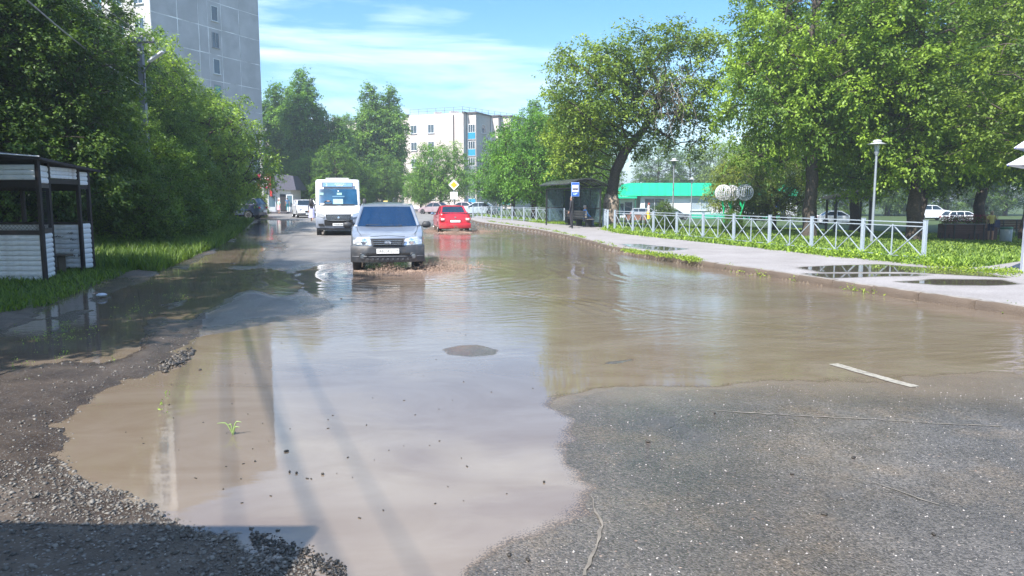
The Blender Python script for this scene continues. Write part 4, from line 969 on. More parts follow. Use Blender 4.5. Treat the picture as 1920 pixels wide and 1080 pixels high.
Mlw = frame_on(((-rv * 50 + dv * 4.5).x, (-rv * 50 + dv * 4.5).y), rv, -dv)
for k in range(5):
    z = .7 + 2.95 * k
    for x in (36.3, 32.0, 21, 15, 8): balcony(Mlw, x, z, 3.0, grey_b, white_pvc if k in (0, 4) else brown_frame, glazed=True, out=.5 if x > 33 else .9)
    for x in (28.5, 25.5, 18, 12, 4): window(FB, Mlw, x, z + 1.5, 1.3, 1.5)
ra = MB()
rl = [fl + dv * .6, Vector((0, 0, 0)) + dv * .3 - rv * .3, path[3] - rv * .5, path[-1] - rv * .5]
for a, b_ in zip(rl, rl[1:]):
    d_ = b_ - a; m_ = max(2, int(d_.length / 1.6))
    for i in range(m_ + 1):
        p = a + d_ * i / m_; ra.tube([(p.x, p.y, H5 + .1), (p.x, p.y, H5 + 1.05)], .035, 4)
    for zz in (1.05, .6): ra.tube([(a.x, a.y, H5 + zz), (b_.x, b_.y, H5 + zz)], .03, 4)
ra.build('roof_railing', mat('rail_steel', (.18, .18, .19), .5), FB)
vt = MB()
for x_, w_ in ((-4.5, 1.6), (-7.8, 1.3), (-30, 2), (-36, 2)):
    p = rv * x_ + dv * 5; vt.bbox((p.x, p.y, H5 + .5), (w_, 1.2, .9), .05, None, .4)
vt.build('roof_vent', mat('vent_grey', (.34, .33, .33), .8), FB)

# --- green-roofed shop
gz = -1.0; GY = 106.0
x0, x1 = at(1160, GY), at(1480, GY)
GS = thing('green_roofed_shop', 'long low white shop with a bright green roof behind the lawn', 'shop', (x0, GY, gz))
Lg = x1 - x0; gm = mat('green_roof_sheet', (0.0, 0.50, 0.27), .5, var=.08, vs=.6); wm = mat('white_plaster', (0.72, 0.72, 0.76), .8, var=.05, vs=.4); gb = mat('green_base', (0.03, 0.40, 0.26), .7, var=.1)
w_ = MB(); w_.box((Lg / 2 + 1.5, 5, 1.65), (Lg - 3, 10, 3.3)); w_.build('wall', wm, GS)
w_ = MB(); w_.box((Lg / 2 + 1.5, -.04, .35), (Lg - 3, .12, .7)); w_.build('base_band', gb, GS)
rf = MB(); rf.add([(.6, -.7, 3.2), (Lg + .5, -.7, 3.2), (Lg + .5, -.3, 5.0), (1.6, -.3, 5.0), (.6, 10.5, 3.2), (Lg + .5, 10.5, 3.2), (Lg + .5, 9, 5.0), (1.6, 9, 5.0)], [(0, 1, 2, 3), (4, 7, 6, 5), (0, 3, 7, 4), (1, 5, 6, 2), (3, 2, 6, 7), (0, 4, 5, 1)])
rfo = rf.build('roof', gm, GS)
for i in range(int(Lg / 1.1)): 
    xx = 1.9 + i * 1.1
    seam = MB(); seam.prism([(xx, -.71, 3.22), (xx + .05, -.71, 3.22), (xx + .05, -.33, 4.98), (xx, -.33, 4.98)], .02); seam.build('roof_seam', mat('green_seam', (0.0, 0.44, 0.24), .5), rfo)
Mg = frame_on((x0 * 0, 0), (1, 0), (0, -1))
for x, w2 in ((5.0, 2.9), (11.5, 2.9), (19.5, 2.6)): window(GS, Mg, x, 2.0, w2, 1.7, gm=mat('pale_window', (.34, .42, .48), .15, var=.2, vs=.5, spec=.8) if x > 6 else None)
pch = MB(); pch.bbox((.9, -.9, 2.95), (2.6, 1.8, .3), .03); pch.build('porch_roof', gm, GS)
for x in (-.2, 2.0): 
    c_ = MB(); c_.box((x, -1.6, 1.4), (.12, .12, 2.8)); c_.build('porch_post', mat('dark_green_metal', (.02, .12, .08), .5), GS)
w_ = MB(); w_.box((.9, 1.5, 1.45), (2.2, 3.0, 2.9)); w_.build('porch_wall', wm, GS)
d_ = MB(); d_.box((1.3, -.02, 1.2), (1.0, .08, 2.2)); do = d_.build('door', glass_far, GS)
d_ = MB(); d_.box((.3, -.02, 1.3), (.6, .08, 1.6)); d_.build('window', glass_far, GS)

# --- corner shop with dark mansard roof
KX, KY = at(529, 86), 86.0
CS = thing('corner_shop', 'small white shop with a dark mansard roof and a red sign left of the road', 'shop', (KX, KY, 0), R(0), None, .93)
w_ = MB(); w_.box((-.2, 2.2, 1.75), (3.0, 4.4, 2.9)); w_.box((-2.6, 2.2, 1.6), (1.8, 4.4, 2.6)); w_.build('wall', mat('shop_white', (.66, .64, .60), .8), CS)
w_ = MB(); w_.bbox((-.7, 2.0, .15), (6.2, 5.4, .3), .03); w_.build('step', mat('dark_plinth', (.07, .065, .075), .7), CS)
dark_roof = mat('dark_bitumen_roof', (.045, .045, .065), .7, var=.2)
r_ = MB(); r_.add([(-.9, -.7, 3.05), (2.1, -.5, 2.95), (1.3, 1.2, 4.75), (-.9, .9, 5.0), (-.9, 4.9, 3.05), (2.1, 4.9, 2.95), (1.3, 3.4, 4.75), (-.9, 3.4, 5.0)], [(0, 1, 2, 3), (1, 5, 6, 2), (3, 2, 6, 7), (5, 4, 7, 6), (0, 3, 7, 4), (0, 4, 5, 1)]); r_.build('roof', dark_roof, CS)
sg = MB(); sg.box((-2.1, -.75, 4.05), (2.5, .12, 1.75)); sgo = sg.build('sign', mat('crimson_sign', (.50, .03, .09), .5, var=.1), CS)
st = MB()
for i in range(5): st.box((-1.6 + .25 * (i % 2) * .4, -.82, 4.65 - i * .3), (.9 - .12 * (i % 3), .02, .09))
st.box((-2.9, -.82, 4.1), (.8, .02, 1.5)); st.build('sign_print', mat('pale_print', (.70, .66, .68), .6), sgo)
rd = MB(); rd.box((-.95, -.5, 2.6), (.25, .3, .8)); rd.build('red_bracket', mat('red_bracket_paint', (.5, .04, .04), .5), CS)
for x, rz_ in ((-.95, 1.15), (1.25, -.9)):
    Md = Matrix.Translation((x, -.35, 1.35)) @ Matrix.Rotation(rz_ * .35, 4, 'Z')
    f = MB(); 
    for dx in (-.42, .42): f.box((dx, 0, 0), (.10, .06, 2.1), Md)
    f.box((0, 0, 1.0), (.84, .06, .1), Md); f.box((0, 0, -.75), (.84, .06, .6), Md)
    o_ = f.build('open_door', white_pvc, CS); g = MB(); g.box((0, 0, .2), (.74, .02, 1.5), Md); g.build('pane', glassm('door_glass', (.12, .2, .25), .3), o_)
g = MB(); g.box((.3, -.02, 1.4), (.7, .1, 2.1)); g.build('doorway', mat('opening_shade', (.03, .03, .035), .9), CS)  # dark slab on the wall; its colour stands in for the doorway's shade
for x in (-2.9, -2.1): window(CS, Mg, x, 1.6, .7, 1.9)

# --- unseen kiosk added beside the camera to throw the near shade
NK = thing('added_shade_kiosk', 'unseen grey kiosk added left of the camera to cast shade on the gravel', 'kiosk', (-4.36, 0.50, 0), 0)
k_ = MB(); k_.bbox((0, 0, 1.3), (3.4, 2.2, 2.6), .03); k_.build('wall', mat('kiosk_grey', (.3, .3, .31), .7), NK)
k_ = MB(); k_.bbox((.05, 0, 2.72), (3.8, 2.6, .2), .03); k_.build('roof', mat('kiosk_roof', (.12, .12, .13), .7), NK)
k_ = MB(); k_.box((1.71, 0, 1.5), (.04, 1.4, 1.0)); k_.build('window', glass_far, NK)

# ------------------------------------------------------------------ white-slatted shelter
WS = thing('slatted_shelter', 'old open shelter of white metal slats on a dark frame at the left edge', 'shelter', (-9.3, 14.7, 0))
slat_m = mat('white_slat', (.70, .71, .74), .6, var=.10, vs=5, dirt=((.26, .20, .16), .5, 3))
slat_w = mat('white_slat_bright', (.80, .80, .82), .6, var=.06, vs=5, dirt=((.34, .27, .22), .5, 4))
dark_steel = mat('dark_brown_steel', (.016, .012, .016), .55, var=.3)
mesh_m = mat('dark_mesh', (.012, .012, .014), .8)
def slats(p0, p1, za, zb, n, m_, inward=(0, 0)):
    """a panel of n horizontal slats between two ground points"""
    a = Vector((p0[0], p0[1])); b_ = Vector((p1[0], p1[1])); d_ = b_ - a; rz_ = math.atan2(d_.y, d_.x); hh = (zb - za) / n
    sm = MB(); L_ = d_.length - .02; nx = 6
    prof = [(0, 0), (-.022, hh * .12), (-.026, hh * .55), (-.012, hh * .93), (0, hh * .985), (.012, hh * .985), (.012, 0)]
    vs = [(-L_ / 2 if i == 0 else L_ / 2, y, z) for i in (0, 1) for y, z in prof]; k = len(prof)
    sm.add(vs, [(i, (i + 1) % k, k + (i + 1) % k, k + i) for i in range(k)] + [tuple(reversed(range(k))), tuple(range(k, 2 * k))])
    me = sm.mesh('slat', m_)
    for i in range(n):
        inst('slat', me, WS, ((a.x + b_.x) / 2, (a.y + b_.y) / 2, za + hh * i), ((random.random() - .5) * .02, 0, rz_ + (random.random() - .5) * .002))
def post(x, y, za, zb, w=.07):
    p = MB(); p.bbox((x, y, (za + zb) / 2), (w, w, zb - za), .006); return p.build('post', dark_steel, WS)
A = (0.0, 0.0); B = (-.31, .80); Cc = (-.42, 2.05); D = (-.42, 2.45); Lft = (-3.4, 0.0); BL = (-3.4, 2.05)
slats((-3.36, 0), (-.04, 0), .06, .98, 9, slat_m); slats((-.02, .05), (-.29, .76), .10, 1.0, 9, slat_m)
slats((-3.3, 2.05), (-.46, 2.05), .14, 1.12, 9, slat_m); slats((-.42, 2.09), (-.42, 2.42), .12, 1.14, 9, slat_m)
slats((-3.36, 0), (-.04, 0), 2.06, 2.36, 3, slat_w); slats((-.02, .05), (-.29, .76), 2.0, 2.36, 3, slat_w)
slats((-.31, .86), (-.42, 2.0), 2.12, 2.36, 3, slat_w); slats((-.42, 2.09), (-.42, 2.42), 2.0, 2.30, 3, slat_w)
for p_, t_ in ((A, 2.46), (B, 2.44), (Cc, 2.40), (D, 2.36), (Lft, 2.5), (BL, 2.4), ((-1.7, 2.09), 2.4)): post(p_[0], p_[1], 0, t_, .075)
def rail(p, q_, z, w=.05, hgt=.05):
    d_ = Vector(q_) - Vector(p); r_ = MB(); r_.box(((p[0] + q_[0]) / 2, (p[1] + q_[1]) / 2, z), (d_.length - .02, w, hgt), None, math.atan2(d_.y, d_.x)); return r_.build('rail', dark_steel, WS)
rail(Lft, A, 1.03, .05, .09); rail(A, B, 1.05, .05, .09); rail(BL, Cc, 1.15, .05, .05); rail(Cc, D, 1.17, .04, .03)
rail(Lft, A, 1.99, .06, .14); rail(A, B, 1.95, .05, .08); rail(B, Cc, 2.06, .05, .10); rail(Cc, D, 1.95, .05, .08); rail(BL, Cc, 1.98, .05, .22)
def meshpanel(p, q_, za, zb, s_=.075):
    a = Vector((*p, 0)); b_ = Vector((*q_, 0)); d_ = b_ - a; L_ = d_.length; d_.normalize(); H_ = zb - za; m_ = MB(); r_ = .0028
    k = -H_
    while k < L_:
        for sg_ in (1, -1):
            u0, u1 = max(0, k), min(L_, k + H_)
            if u1 > u0:
                z0_, z1_ = u0 - k, u1 - k
                if sg_ < 0: z0_, z1_ = H_ - z0_, H_ - z1_
                m_.tube([a + d_ * u0 + Vector((0, 0, za + z0_)), a + d_ * u1 + Vector((0, 0, za + z1_))], r_, 3, False)
        k += s_
    o_ = m_.build('wire_mesh', mesh_m, WS); return o_
meshpanel(Lft, A, 1.08, 1.92); meshpanel(A, B, 1.10, 1.9); meshpanel(Cc, D, 1.2, 1.9)
rf = MB(); rf.add([(-4.0, -.30, 2.44), (-1.3, -.34, 2.60), (.14, -.10, 2.50), (-.12, .9, 2.47), (-.30, 2.5, 2.38), (-.26, 2.72, 2.36), (-4.0, 2.8, 2.36), (-2.0, 1.2, 2.75)],
    [(0, 1, 7), (1, 2, 7), (2, 3, 7), (3, 4, 7), (4, 5, 7), (5, 6, 7), (6, 0, 7)])
rf.add([(-4.0, -.30, 2.40), (-1.3, -.34, 2.55), (.14, -.10, 2.45), (-.12, .9, 2.42), (-.30, 2.5, 2.33), (-.26, 2.72, 2.31), (-4.0, 2.8, 2.32)], [(6, 5, 4, 3, 2, 1, 0)])
rf.add([(-4.0, -.30, 2.40), (-1.3, -.34, 2.55), (.14, -.10, 2.45), (-.12, .9, 2.42), (-.30, 2.5, 2.33), (-.26, 2.72, 2.31), (-4.0, 2.8, 2.32), (-4.0, -.30, 2.44), (-1.3, -.34, 2.60), (.14, -.10, 2.50), (-.12, .9, 2.47), (-.30, 2.5, 2.38), (-.26, 2.72, 2.36), (-4.0, 2.8, 2.36)],
       [(i, (i + 1) % 7, 7 + (i + 1) % 7, 7 + i) for i in range(7)])
rf.build('roof', mat('dark_roofing', (.035, .03, .035), .8), WS)
gf = MB(); random.seed(12)
for cx, cz, w2 in ((-.65, .93, .16), (-.60, .78, .12), (-.62, .55, .13), (-.55, .42, .10), (-1.0, .85, .2), (-.8, .14, .1), (-1.05, .32, .05)):
    for k in range(3):
        x_ = cx + (random.random() - .5) * w2; p = [(x_, 2.015, cz)]
        for j in range(4): p.append((p[-1][0] + w2 * .25 * random.random(), 2.015, cz + (random.random() - .5) * .06))
        gf.tube(p, .005, 3, False)
gf.build('scribble', mat('marker_ink', (.02, .02, .03), .7), WS)
et = MB(); et.tube([(-4.0, -.33, 2.455), (-1.3, -.37, 2.61), (.13, -.12, 2.51)], .012, 4); et.build('roof_trim', slat_w, WS)
bn = MB(); bn.bbox((-1.8, 1.7, .45), (2.6, .3, .05), .01)
for x in (-3, -1.8, -.7): bn.box((x, 1.7, .21), (.05, .25, .42))
bn.build('seat', mat('old_plank', (.10, .08, .06), .8), WS)

# ------------------------------------------------------------------ crossed-bar fences
fence_m = mat('pale_blue_grey_paint', (.33, .385, .445), .5, var=.12, vs=20, dirt=((.33, .33, .34), .5, 6))
def fence(label, a, b_, n, zf):
    a = Vector((a[0], a[1])); b_ = Vector((b_[0], b_[1])); d_ = (b_ - a) / n; Ls = d_.length; rz_ = math.atan2(d_.y, d_.x)
    F = thing('crossed_bar_fence', label, 'fence', (a.x, a.y, zf(a.x, a.y)), rz_, 'crossed-bar fences along the pavement')
    zz = [zf(*(a + d_ * i)) - F.location.z for i in range(n + 1)]
    p = MB(); p.bbox((0, 0, .51), (.085, .085, 1.06), .008); p.box((0, 0, 1.045), (.095, .095, .012)); pme = p.mesh('post', fence_m)
    t_ = MB(); t_.box((0, 0, 0), (Ls - .086, .024, .024)); rme = t_.mesh('rail', fence_m)
    mp_ = MB(); mp_.box((0, 0, .51), (.025, .025, .80)); mpe = mp_.mesh('baluster', fence_m)
    half = Ls / 2 - .05; hh = .76; L2 = math.hypot(half, hh); 
    dg = MB(); dg.box((0, 0, 0), (L2 - .03, .018, .022)); dme = dg.mesh('diagonal_bar', fence_m)
    for i in range(n + 1):
        inst('post', pme, F, (Ls * i, 0, zz[i]), ((random.random() - .5) * .02, (random.random() - .5) * .02, 0))
        if i == n: break
        zm = (zz[i] + zz[i + 1]) / 2; sl_ = math.atan2(zz[i + 1] - zz[i], Ls); xc = Ls * (i + .5)
        for z_ in (.985, .885, .12): inst('rail', rme, F, (xc, 0, zm + z_), (0, -sl_, 0))
        inst('baluster', mpe, F, (xc, 0, zm + .01))
        for hx in (-1, 1):
            for sg_ in (-1, 1): inst('diagonal_bar', dme, F, (xc + hx * Ls / 4, sg_ * .012, zm + .50), (0, sg_ * math.atan2(hh, half), 0))
    return F
random.seed(6)
fence('pale grey fence of crossed bars beside the near pavement, right of the leaning tree', FENCE_A, FENCE_B, 9, lambda x, y: .13)
fence('pale grey fence of crossed bars left of and behind the bus shelter', (3.35, 47.5), (-3.3, 63.0), 8, lambda x, y: .12)
e = thing('crossed_bar_fence', 'short return of grey crossed-bar fence just right of the bus shelter bench', 'fence', (0, 0, 0), 0, 'crossed-bar fences along the pavement'); bpy.data.objects.remove(e)
fence('short return panel of grey crossed-bar fence between the shelter and the leaning tree', (4.78, 37.2), (5.1, 41.6), 2, lambda x, y: .13)

# ------------------------------------------------------------------ lamps, poles, signs
galv = mat('grey_lamp_paint', (.30, .33, .37), .45, metal=.3, var=.08)
lampw = mat('white_lamp_cap', (.62, .63, .66), .5)
def park_lamp(label, px, Y, zt, rz_=0):
    x = at(px, Y); z = zat(x, Y); Hh = zt - z
    t = thing('park_lamp', label, 'street lamp', (x, Y, z), rz_, 'park lamps with flat round hats')
    s_ = Hh / 4.4
    p = MB(); p.tube([(0, 0, 0), (0, 0, .9), (0, 0, Hh - .62)], [.07, .055, .045], 10); p.build('pole', galv, t, 40)
    p = MB(); p.lathe([(.05, Hh - .66), (.075, Hh - .62), (.075, Hh - .58), (.11, Hh - .53), (.11, Hh - .50), (.04, Hh - .5)], n=16); p.build('collar', galv, t, 40)
    p = MB(); p.lathe([(.085, Hh - .5), (.115, Hh - .22), (.115, Hh - .19), (.02, Hh - .19)], n=16); p.build('glass_shade', glassm('lamp_glass', (.5, .52, .54), .45, .15), t, 40)
    p = MB(); p.lathe([(.06, Hh - .21), (.36, Hh - .19), (.37, Hh - .175), (.20, Hh - .13), (.15, Hh - .12)], n=24); p.build('hat', lampw, t, 40)
    p = MB(); p.lathe([(.15, Hh - .12), (.155, Hh - .085), (.16, Hh - .08)], n=20); p.build('neck', mat('dark_gap', (.05, .05, .06), .6), t, 40)
    p = MB(); p.lathe([(.17, Hh - .08), (.165, Hh - .05), (.11, Hh - .01), (.02, Hh)], n=20); p.build('cap', lampw, t, 40)
    return t
park_lamp('tall park lamp close behind the right end of the crossed-bar fence', 1634, 31.5, P(1640, 262, 31.5).z)
park_lamp('park lamp standing left of the green-roofed shop windows, second tallest', 1260, 52, P(1258, 297, 52).z)
park_lamp('small distant park lamp in front of the yellowish tree', 1294, 78, P(1294, 333, 78).z)
park_lamp('distant park lamp seen over the bus shelter roof', 1059, 72, P(1059, 327, 72).z)

conc_pole = mat('pole_concrete', (.36, .35, .345), .85, var=.15, vs=3)
conc_pole_s = mat('old_pole_concrete', (.24, .26, .31), .85, var=.15, vs=3)
def utility_pole(label, px_top, py_top, Y, w, m_, arms=True, zb=0, lamp=False, taper=.75):
    top = P(px_top, py_top, Y); x = top.x; t = thing('utility_pole', label, 'utility pole', (x, Y, zb), 0, 'concrete utility poles')
    Hh = top.z - zb
    p = MB(); n = 4; p.tube([(0, 0, 0), (0, 0, Hh)], [w * .7, w * .7 * taper], 4, M=Matrix.Rotation(R(45), 4, 'Z')); p.build('shaft', m_, t)
    if arms:
        p = MB(); p.box((0, -.12, Hh - .22), (1.3, .07, .07)); p.build('cross_arm', mat('arm_steel', (.10, .10, .11), .6), t)
        for dx in (-.6, -.25, .25, .6):
            q_ = MB(); q_.lathe([(.03, Hh - .18), (.05, Hh - .12), (.05, Hh - .06), (.02, Hh - .02)], (dx, -.12, 0), 8); q_.build('insulator', mat('insulator_white', (.55, .55, .55), .3), t)
    if lamp:
        z_ = P(px_top, lamp[1], Y).z; a = P(lamp[2], lamp[3], Y)
        p = MB(); p.tube([(.12, -.1, z_ - .9), (.14, -.12, z_), (a.x - x, -.5, a.z)], .03, 6); p.build('lamp_arm', mat('arm_steel', (.10, .10, .11), .6), t)
        dx, dz = a.x - x, a.z - z_
        ang = math.atan2(dz, dx)
        p = MB(); p.bbox((0, 0, 0), (.75, .22, .12), .04, Matrix.Translation((a.x - x + .15, -.5, a.z + .12)) @ Matrix.Rotation(-ang, 4, 'Y')); p.build('lamp_head', mat('lamp_head_grey', (.55, .57, .6), .4), t)
    return t
p1 = utility_pole('near concrete pole with a street lamp arm among the dark left trees', 262, 70, 31.5, .26, conc_pole_s, True, 0, (0, 137, 297, 116))
p2 = utility_pole('far white concrete pole standing in front of the tower corner', 488, 241, 76, .28, conc_pole)
p3 = utility_pole('short tan pole rising behind the corner shop roof', 536, 281, 112, .32, mat('tan_pole', (.46, .38, .24), .8), False)
ln = MB(); ln.tube([(.1, 0, 5.6), (.7, -.3, 6.3), (1.3, -.4, 6.5)], .04, 5); ln.build('lamp_arm', conc_pole, p3)
# overhead wires
T1 = Vector(p1.location); H1 = P(262, 70, 31.5).z; T2 = Vector(p2.location); H2 = P(488, 241, 76).z
wm_ = mat('overhead_wire', (.2, .2, .21), .6)
for i, (dx, off) in enumerate(((-.6, 0), (-.25, .15), (.25, .1), (.6, .2))):
    a = Vector((T1.x + dx, T1.y - .12, H1 - .05)); b_ = Vector((-4.4 + dx * .9, -6.0, H1 + .8 + off)); c = Vector((T2.x + dx, T2.y - .12, H2 - .05))
    for s0, s1, sag, lb in ((b_, a, 1.5, ['outermost left', 'second', 'third', 'rightmost'][i] + ' overhead wire running to the near concrete pole'), (a, c, 1.0, ['outermost left', 'second', 'third', 'rightmost'][i] + ' overhead wire between the near and far concrete poles')):
        m_ = MB(); pts_ = []
        for k in range(17):
            t_ = k / 16; q_ = s0.lerp(s1, t_); q_.z -= sag * 4 * t_ * (1 - t_); pts_.append(q_)
        m_.tube(pts_, .012, 4, False); tag(m_.build('overhead_wire', wm_), lb, 'wire', 'overhead wires on the left')
m_ = MB(); a = Vector((T1.x + .1, T1.y - .2, H1 - 2.0)); b_ = Vector((-3.9, -6, 9)); pts_ = []
for k in range(17):
    t_ = k / 16; q_ = b_.lerp(a, t_); q_.z -= 1.2 * 4 * t_ * (1 - t_); pts_.append(q_)
m_.tube(pts_, .022, 5, False); tag(m_.build('overhead_wire', mat('pale_cable', (.3, .3, .32), .6)), 'thicker pale cable ending below the lamp arm of the near pole', 'wire', 'overhead wires on the left')

# priority road sign
t = thing('road_sign', 'yellow and white diamond priority sign above a square junction plate', 'road sign', (at(852, 69), 69, 0), R(3))
p = MB(); p.tube([(0, 0, 0), (0, 0, 3.45)], .04, 8); p.build('post', galv, t)
def diamond(r_, y, m_, nm, par):
    b = MB(); b.prism([(0, y, 3.02 - r_), (r_, y, 3.02), (0, y, 3.02 + r_), (-r_, y, 3.02)], .015); return b.build(nm, m_, par)
swhite = mat('sign_white', (.78, .78, .78), .4, var=.02); d0 = diamond(.50, -.05, swhite, 'sign_plate', t)
diamond(.30, -.072, mat('sign_yellow', (.85, .42, .01), .4, var=.02), 'yellow_centre', d0)
b = MB(); b.bbox((0, -.055, 2.03), (.70, .02, .70), .01); d1 = b.build('sign_plate', swhite, t)
bk = mat('sign_grey_lines', (.30, .32, .32), .5)
b = MB(); b.box((.02, -.07, 1.86), (.055, .01, .34)); b.box((-.16, -.0705, 2.03), (.32, .01, .055)); b.box((.19, -.0705, 2.03), (.28, .01, .02)); b.box((.02, -.071, 2.22), (.02, .01, .30)); b.build('junction_lines', bk, d1)

# ------------------------------------------------------------------ bus shelter
NF = Vector((3.27, 40.3, .14)); FF = Vector((2.05, 44.5, .14)); bd = (FF - NF); LS = bd.length; bd.normalize(); bo = Vector((bd.y, -bd.x, 0))
BS = thing('bus_shelter', 'dark glazed bus shelter with a curved ribbed roof on the pavement', 'bus shelter', NF)
MbS = Matrix(((bd.x, bo.x, 0, 0), (bd.y, bo.y, 0, 0), (0, 0, 1, 0), (0, 0, 0, 1)))     # x along kerb, y away from road
blk = mat('black_shelter_steel', (.022, .024, .026), .5, var=.2)
DW = 1.62; HS = 2.15
b = MB(); b.bbox((LS / 2, DW / 2, -.05), (LS + .5, DW + .5, .14), .01, MbS); b.build('floor_slab', mat('slab_concrete', (.26, .25, .24), .85, var=.15), BS)
for x in (0, LS):
    for y in (0, DW):
        b = MB(); b.box((x, y, HS / 2), (.07, .07, HS), MbS); b.build('post', blk, BS)
for x in (LS / 3, 2 * LS / 3): b = MB(); b.box((x, DW, HS / 2), (.05, .05, HS), MbS); b.build('post', blk, BS)
for (x0_, y0_, x1_, y1_, z_) in ((0, DW, LS, DW, .28), (0, DW, LS, DW, 1.05), (0, DW, LS, DW, HS), (0, 0, LS, 0, HS), (0, 0, 0, DW, HS), (LS, 0, LS, DW, HS), (LS, 0, LS, DW, .25), (LS, 0, LS, DW, 1.05)):
    b = MB(); b.box(((x0_ + x1_) / 2, (y0_ + y1_) / 2, z_), (abs(x1_ - x0_) + .04, abs(y1_ - y0_) + .04, .05), MbS); b.build('rail', blk, BS)
sg_ = glassm('shelter_glass', (.10, .15, .16), .55)
for i in range(3):
    for za, zb in ((.31, 1.02), (1.08, HS - .03)):
        b = MB(); b.box((LS * (i + .5) / 3, DW, (za + zb) / 2), (LS / 3 - .07, .012, zb - za), MbS); b.build('glass_panel', sg_, BS)
for za, zb in ((.28, 1.02), (1.08, HS - .03)):
    b = MB(); b.box((LS, DW * .35, (za + zb) / 2), (.012, DW * .66, zb - za), MbS); b.build('glass_panel', sg_, BS)
b = MB(); b.box((LS - .02, DW * .86, 1.1), (.03, .42, 1.9), MbS); b.build('side_board', mat('dark_teal_board', (.02, .045, .055), .6), BS)
def arc(t_): return (-.35 + t_ * (DW + .70), HS + .06 + .48 * math.sin(math.pi * (.10 + .78 * t_)) - .10 * t_)
for i in range(6):
    x = -.25 + (LS + .5) * i / 5; b = MB(); b.tube([MbS @ Vector((x, *arc(k / 10))) for k in range(11)], .028, 4); b.build('roof_rib', blk, BS)
for t_ in (0, .35, .7, 1): b = MB(); b.tube([MbS @ Vector((-.25, *arc(t_))), MbS @ Vector((LS + .25, *arc(t_)))], .025, 4); b.build('purlin', blk, BS)
poly_m = glassm('roof_polycarbonate', (.10, .11, .11), .25, .2)
for i in range(5):
    x0_ = -.25 + (LS + .5) * i / 5 + .03; x1_ = -.25 + (LS + .5) * (i + 1) / 5 - .03; b = MB()
    vs = []
    for k in range(11):
        y, z = arc(k / 10); vs += [MbS @ Vector((x0_, y, z + .035)), MbS @ Vector((x1_, y, z + .035)), MbS @ Vector((x1_, y, z + .045)), MbS @ Vector((x0_, y, z + .045))]
    fs = []
    for k in range(10):
        for j in range(4): fs.append((4 * k + j, 4 * k + (j + 1) % 4, 4 * k + 4 + (j + 1) % 4, 4 * k + 4 + j))
    fs += [(3, 2, 1, 0), (40, 41, 42, 43)]
    b.add(vs, fs); b.build('roof_panel', poly_m, BS)
plank = mat('bench_wood_grey', (.16, .15, .13), .8, var=.2, vs=8)
b0 = thing('shelter_bench', 'grey plank bench inside the bus shelter', 'bench', NF + MbS @ Vector((LS * .5, DW - .38, 0)), math.atan2(bd.y, bd.x), None)
for k in range(3): b = MB(); b.bbox((0, -.16 + .15 * k, .45), (LS * .8, .12, .035), .006); b.build('seat_plank', plank, b0)
for k in range(3): b = MB(); b.bbox((0, .24, .58 + .14 * k), (LS * .8, .03, .11), .006); b.build('back_plank', plank, b0)
for x in (-1.4, 0, 1.4): b = MB(); b.box((x, 0, .215), (.05, .36, .43)); b.box((x, .262, .45), (.045, .02, .88)); b.build('leg', blk, b0)
# bus stop sign
bs = thing('bus_stop_sign', 'blue bus stop sign with a bus pictogram on a thin post by the shelter', 'road sign', (at(1072.5, 39.6), 39.6, .14), R(3))
b = MB(); b.tube([(0, 0, 0), (0, 0, 2.5)], .035, 8); b.build('post', blk, bs)
sz0 = P(1078, 368.5, 39.6).z - .14; sz1 = P(1078, 342, 39.6).z - .14; cz = (sz0 + sz1) / 2; sw = .43; sh = sz1 - sz0; cx = P(1078.5, 355, 39.6).x - bs.location.x
sblue = mat('sign_blue', (.015, .09, .42), .4, var=.03); 
b = MB(); b.bbox((cx, -.05, cz), (sw, .025, sh), .01); pl = b.build('sign_plate', mat('sign_border', (.30, .45, .75), .4), bs)
b = MB(); b.box((cx, -.066, cz), (sw - .05, .01, sh - .05)); b.build('blue_field', sblue, pl)
b = MB(); b.box((cx, -.074, cz + .05), (sw - .11, .01, .37)); b.build('white_field', swhite, pl)
pic = mat('pictogram_black', (.03, .03, .07), .5)
b = MB(); b.bbox((cx, -.083, cz + .045), (.27, .01, .12), .004)
for dx in (-.08, .08): b.lathe([(.028, -.088), (.028, -.078)], (cx + dx, 0, cz - .02), 12, M=None, axis='Y') if False else b.bbox((cx + dx, -.083, cz - .022), (.045, .0095, .045), .004)
b.build('bus_pictogram', pic, pl)
b = MB()
for k in range(5): b.box((cx - .10 + .05 * k, -.0895, cz + .075), (.035, .004, .035))
b.build('pictogram_windows', swhite, pl)
b = MB(); b.box((cx + .03, -.073, cz - sh / 2 + .155), (.15, .008, .05)); b.box((cx - .03, -.073, cz - sh / 2 + .10), (.14, .008, .03)); b.box((cx - .10, -.073, cz - sh / 2 + .14), (.05, .008, .05)); b.build('lower_print', mat('sign_pale_blue', (.45, .62, .80), .5), pl)

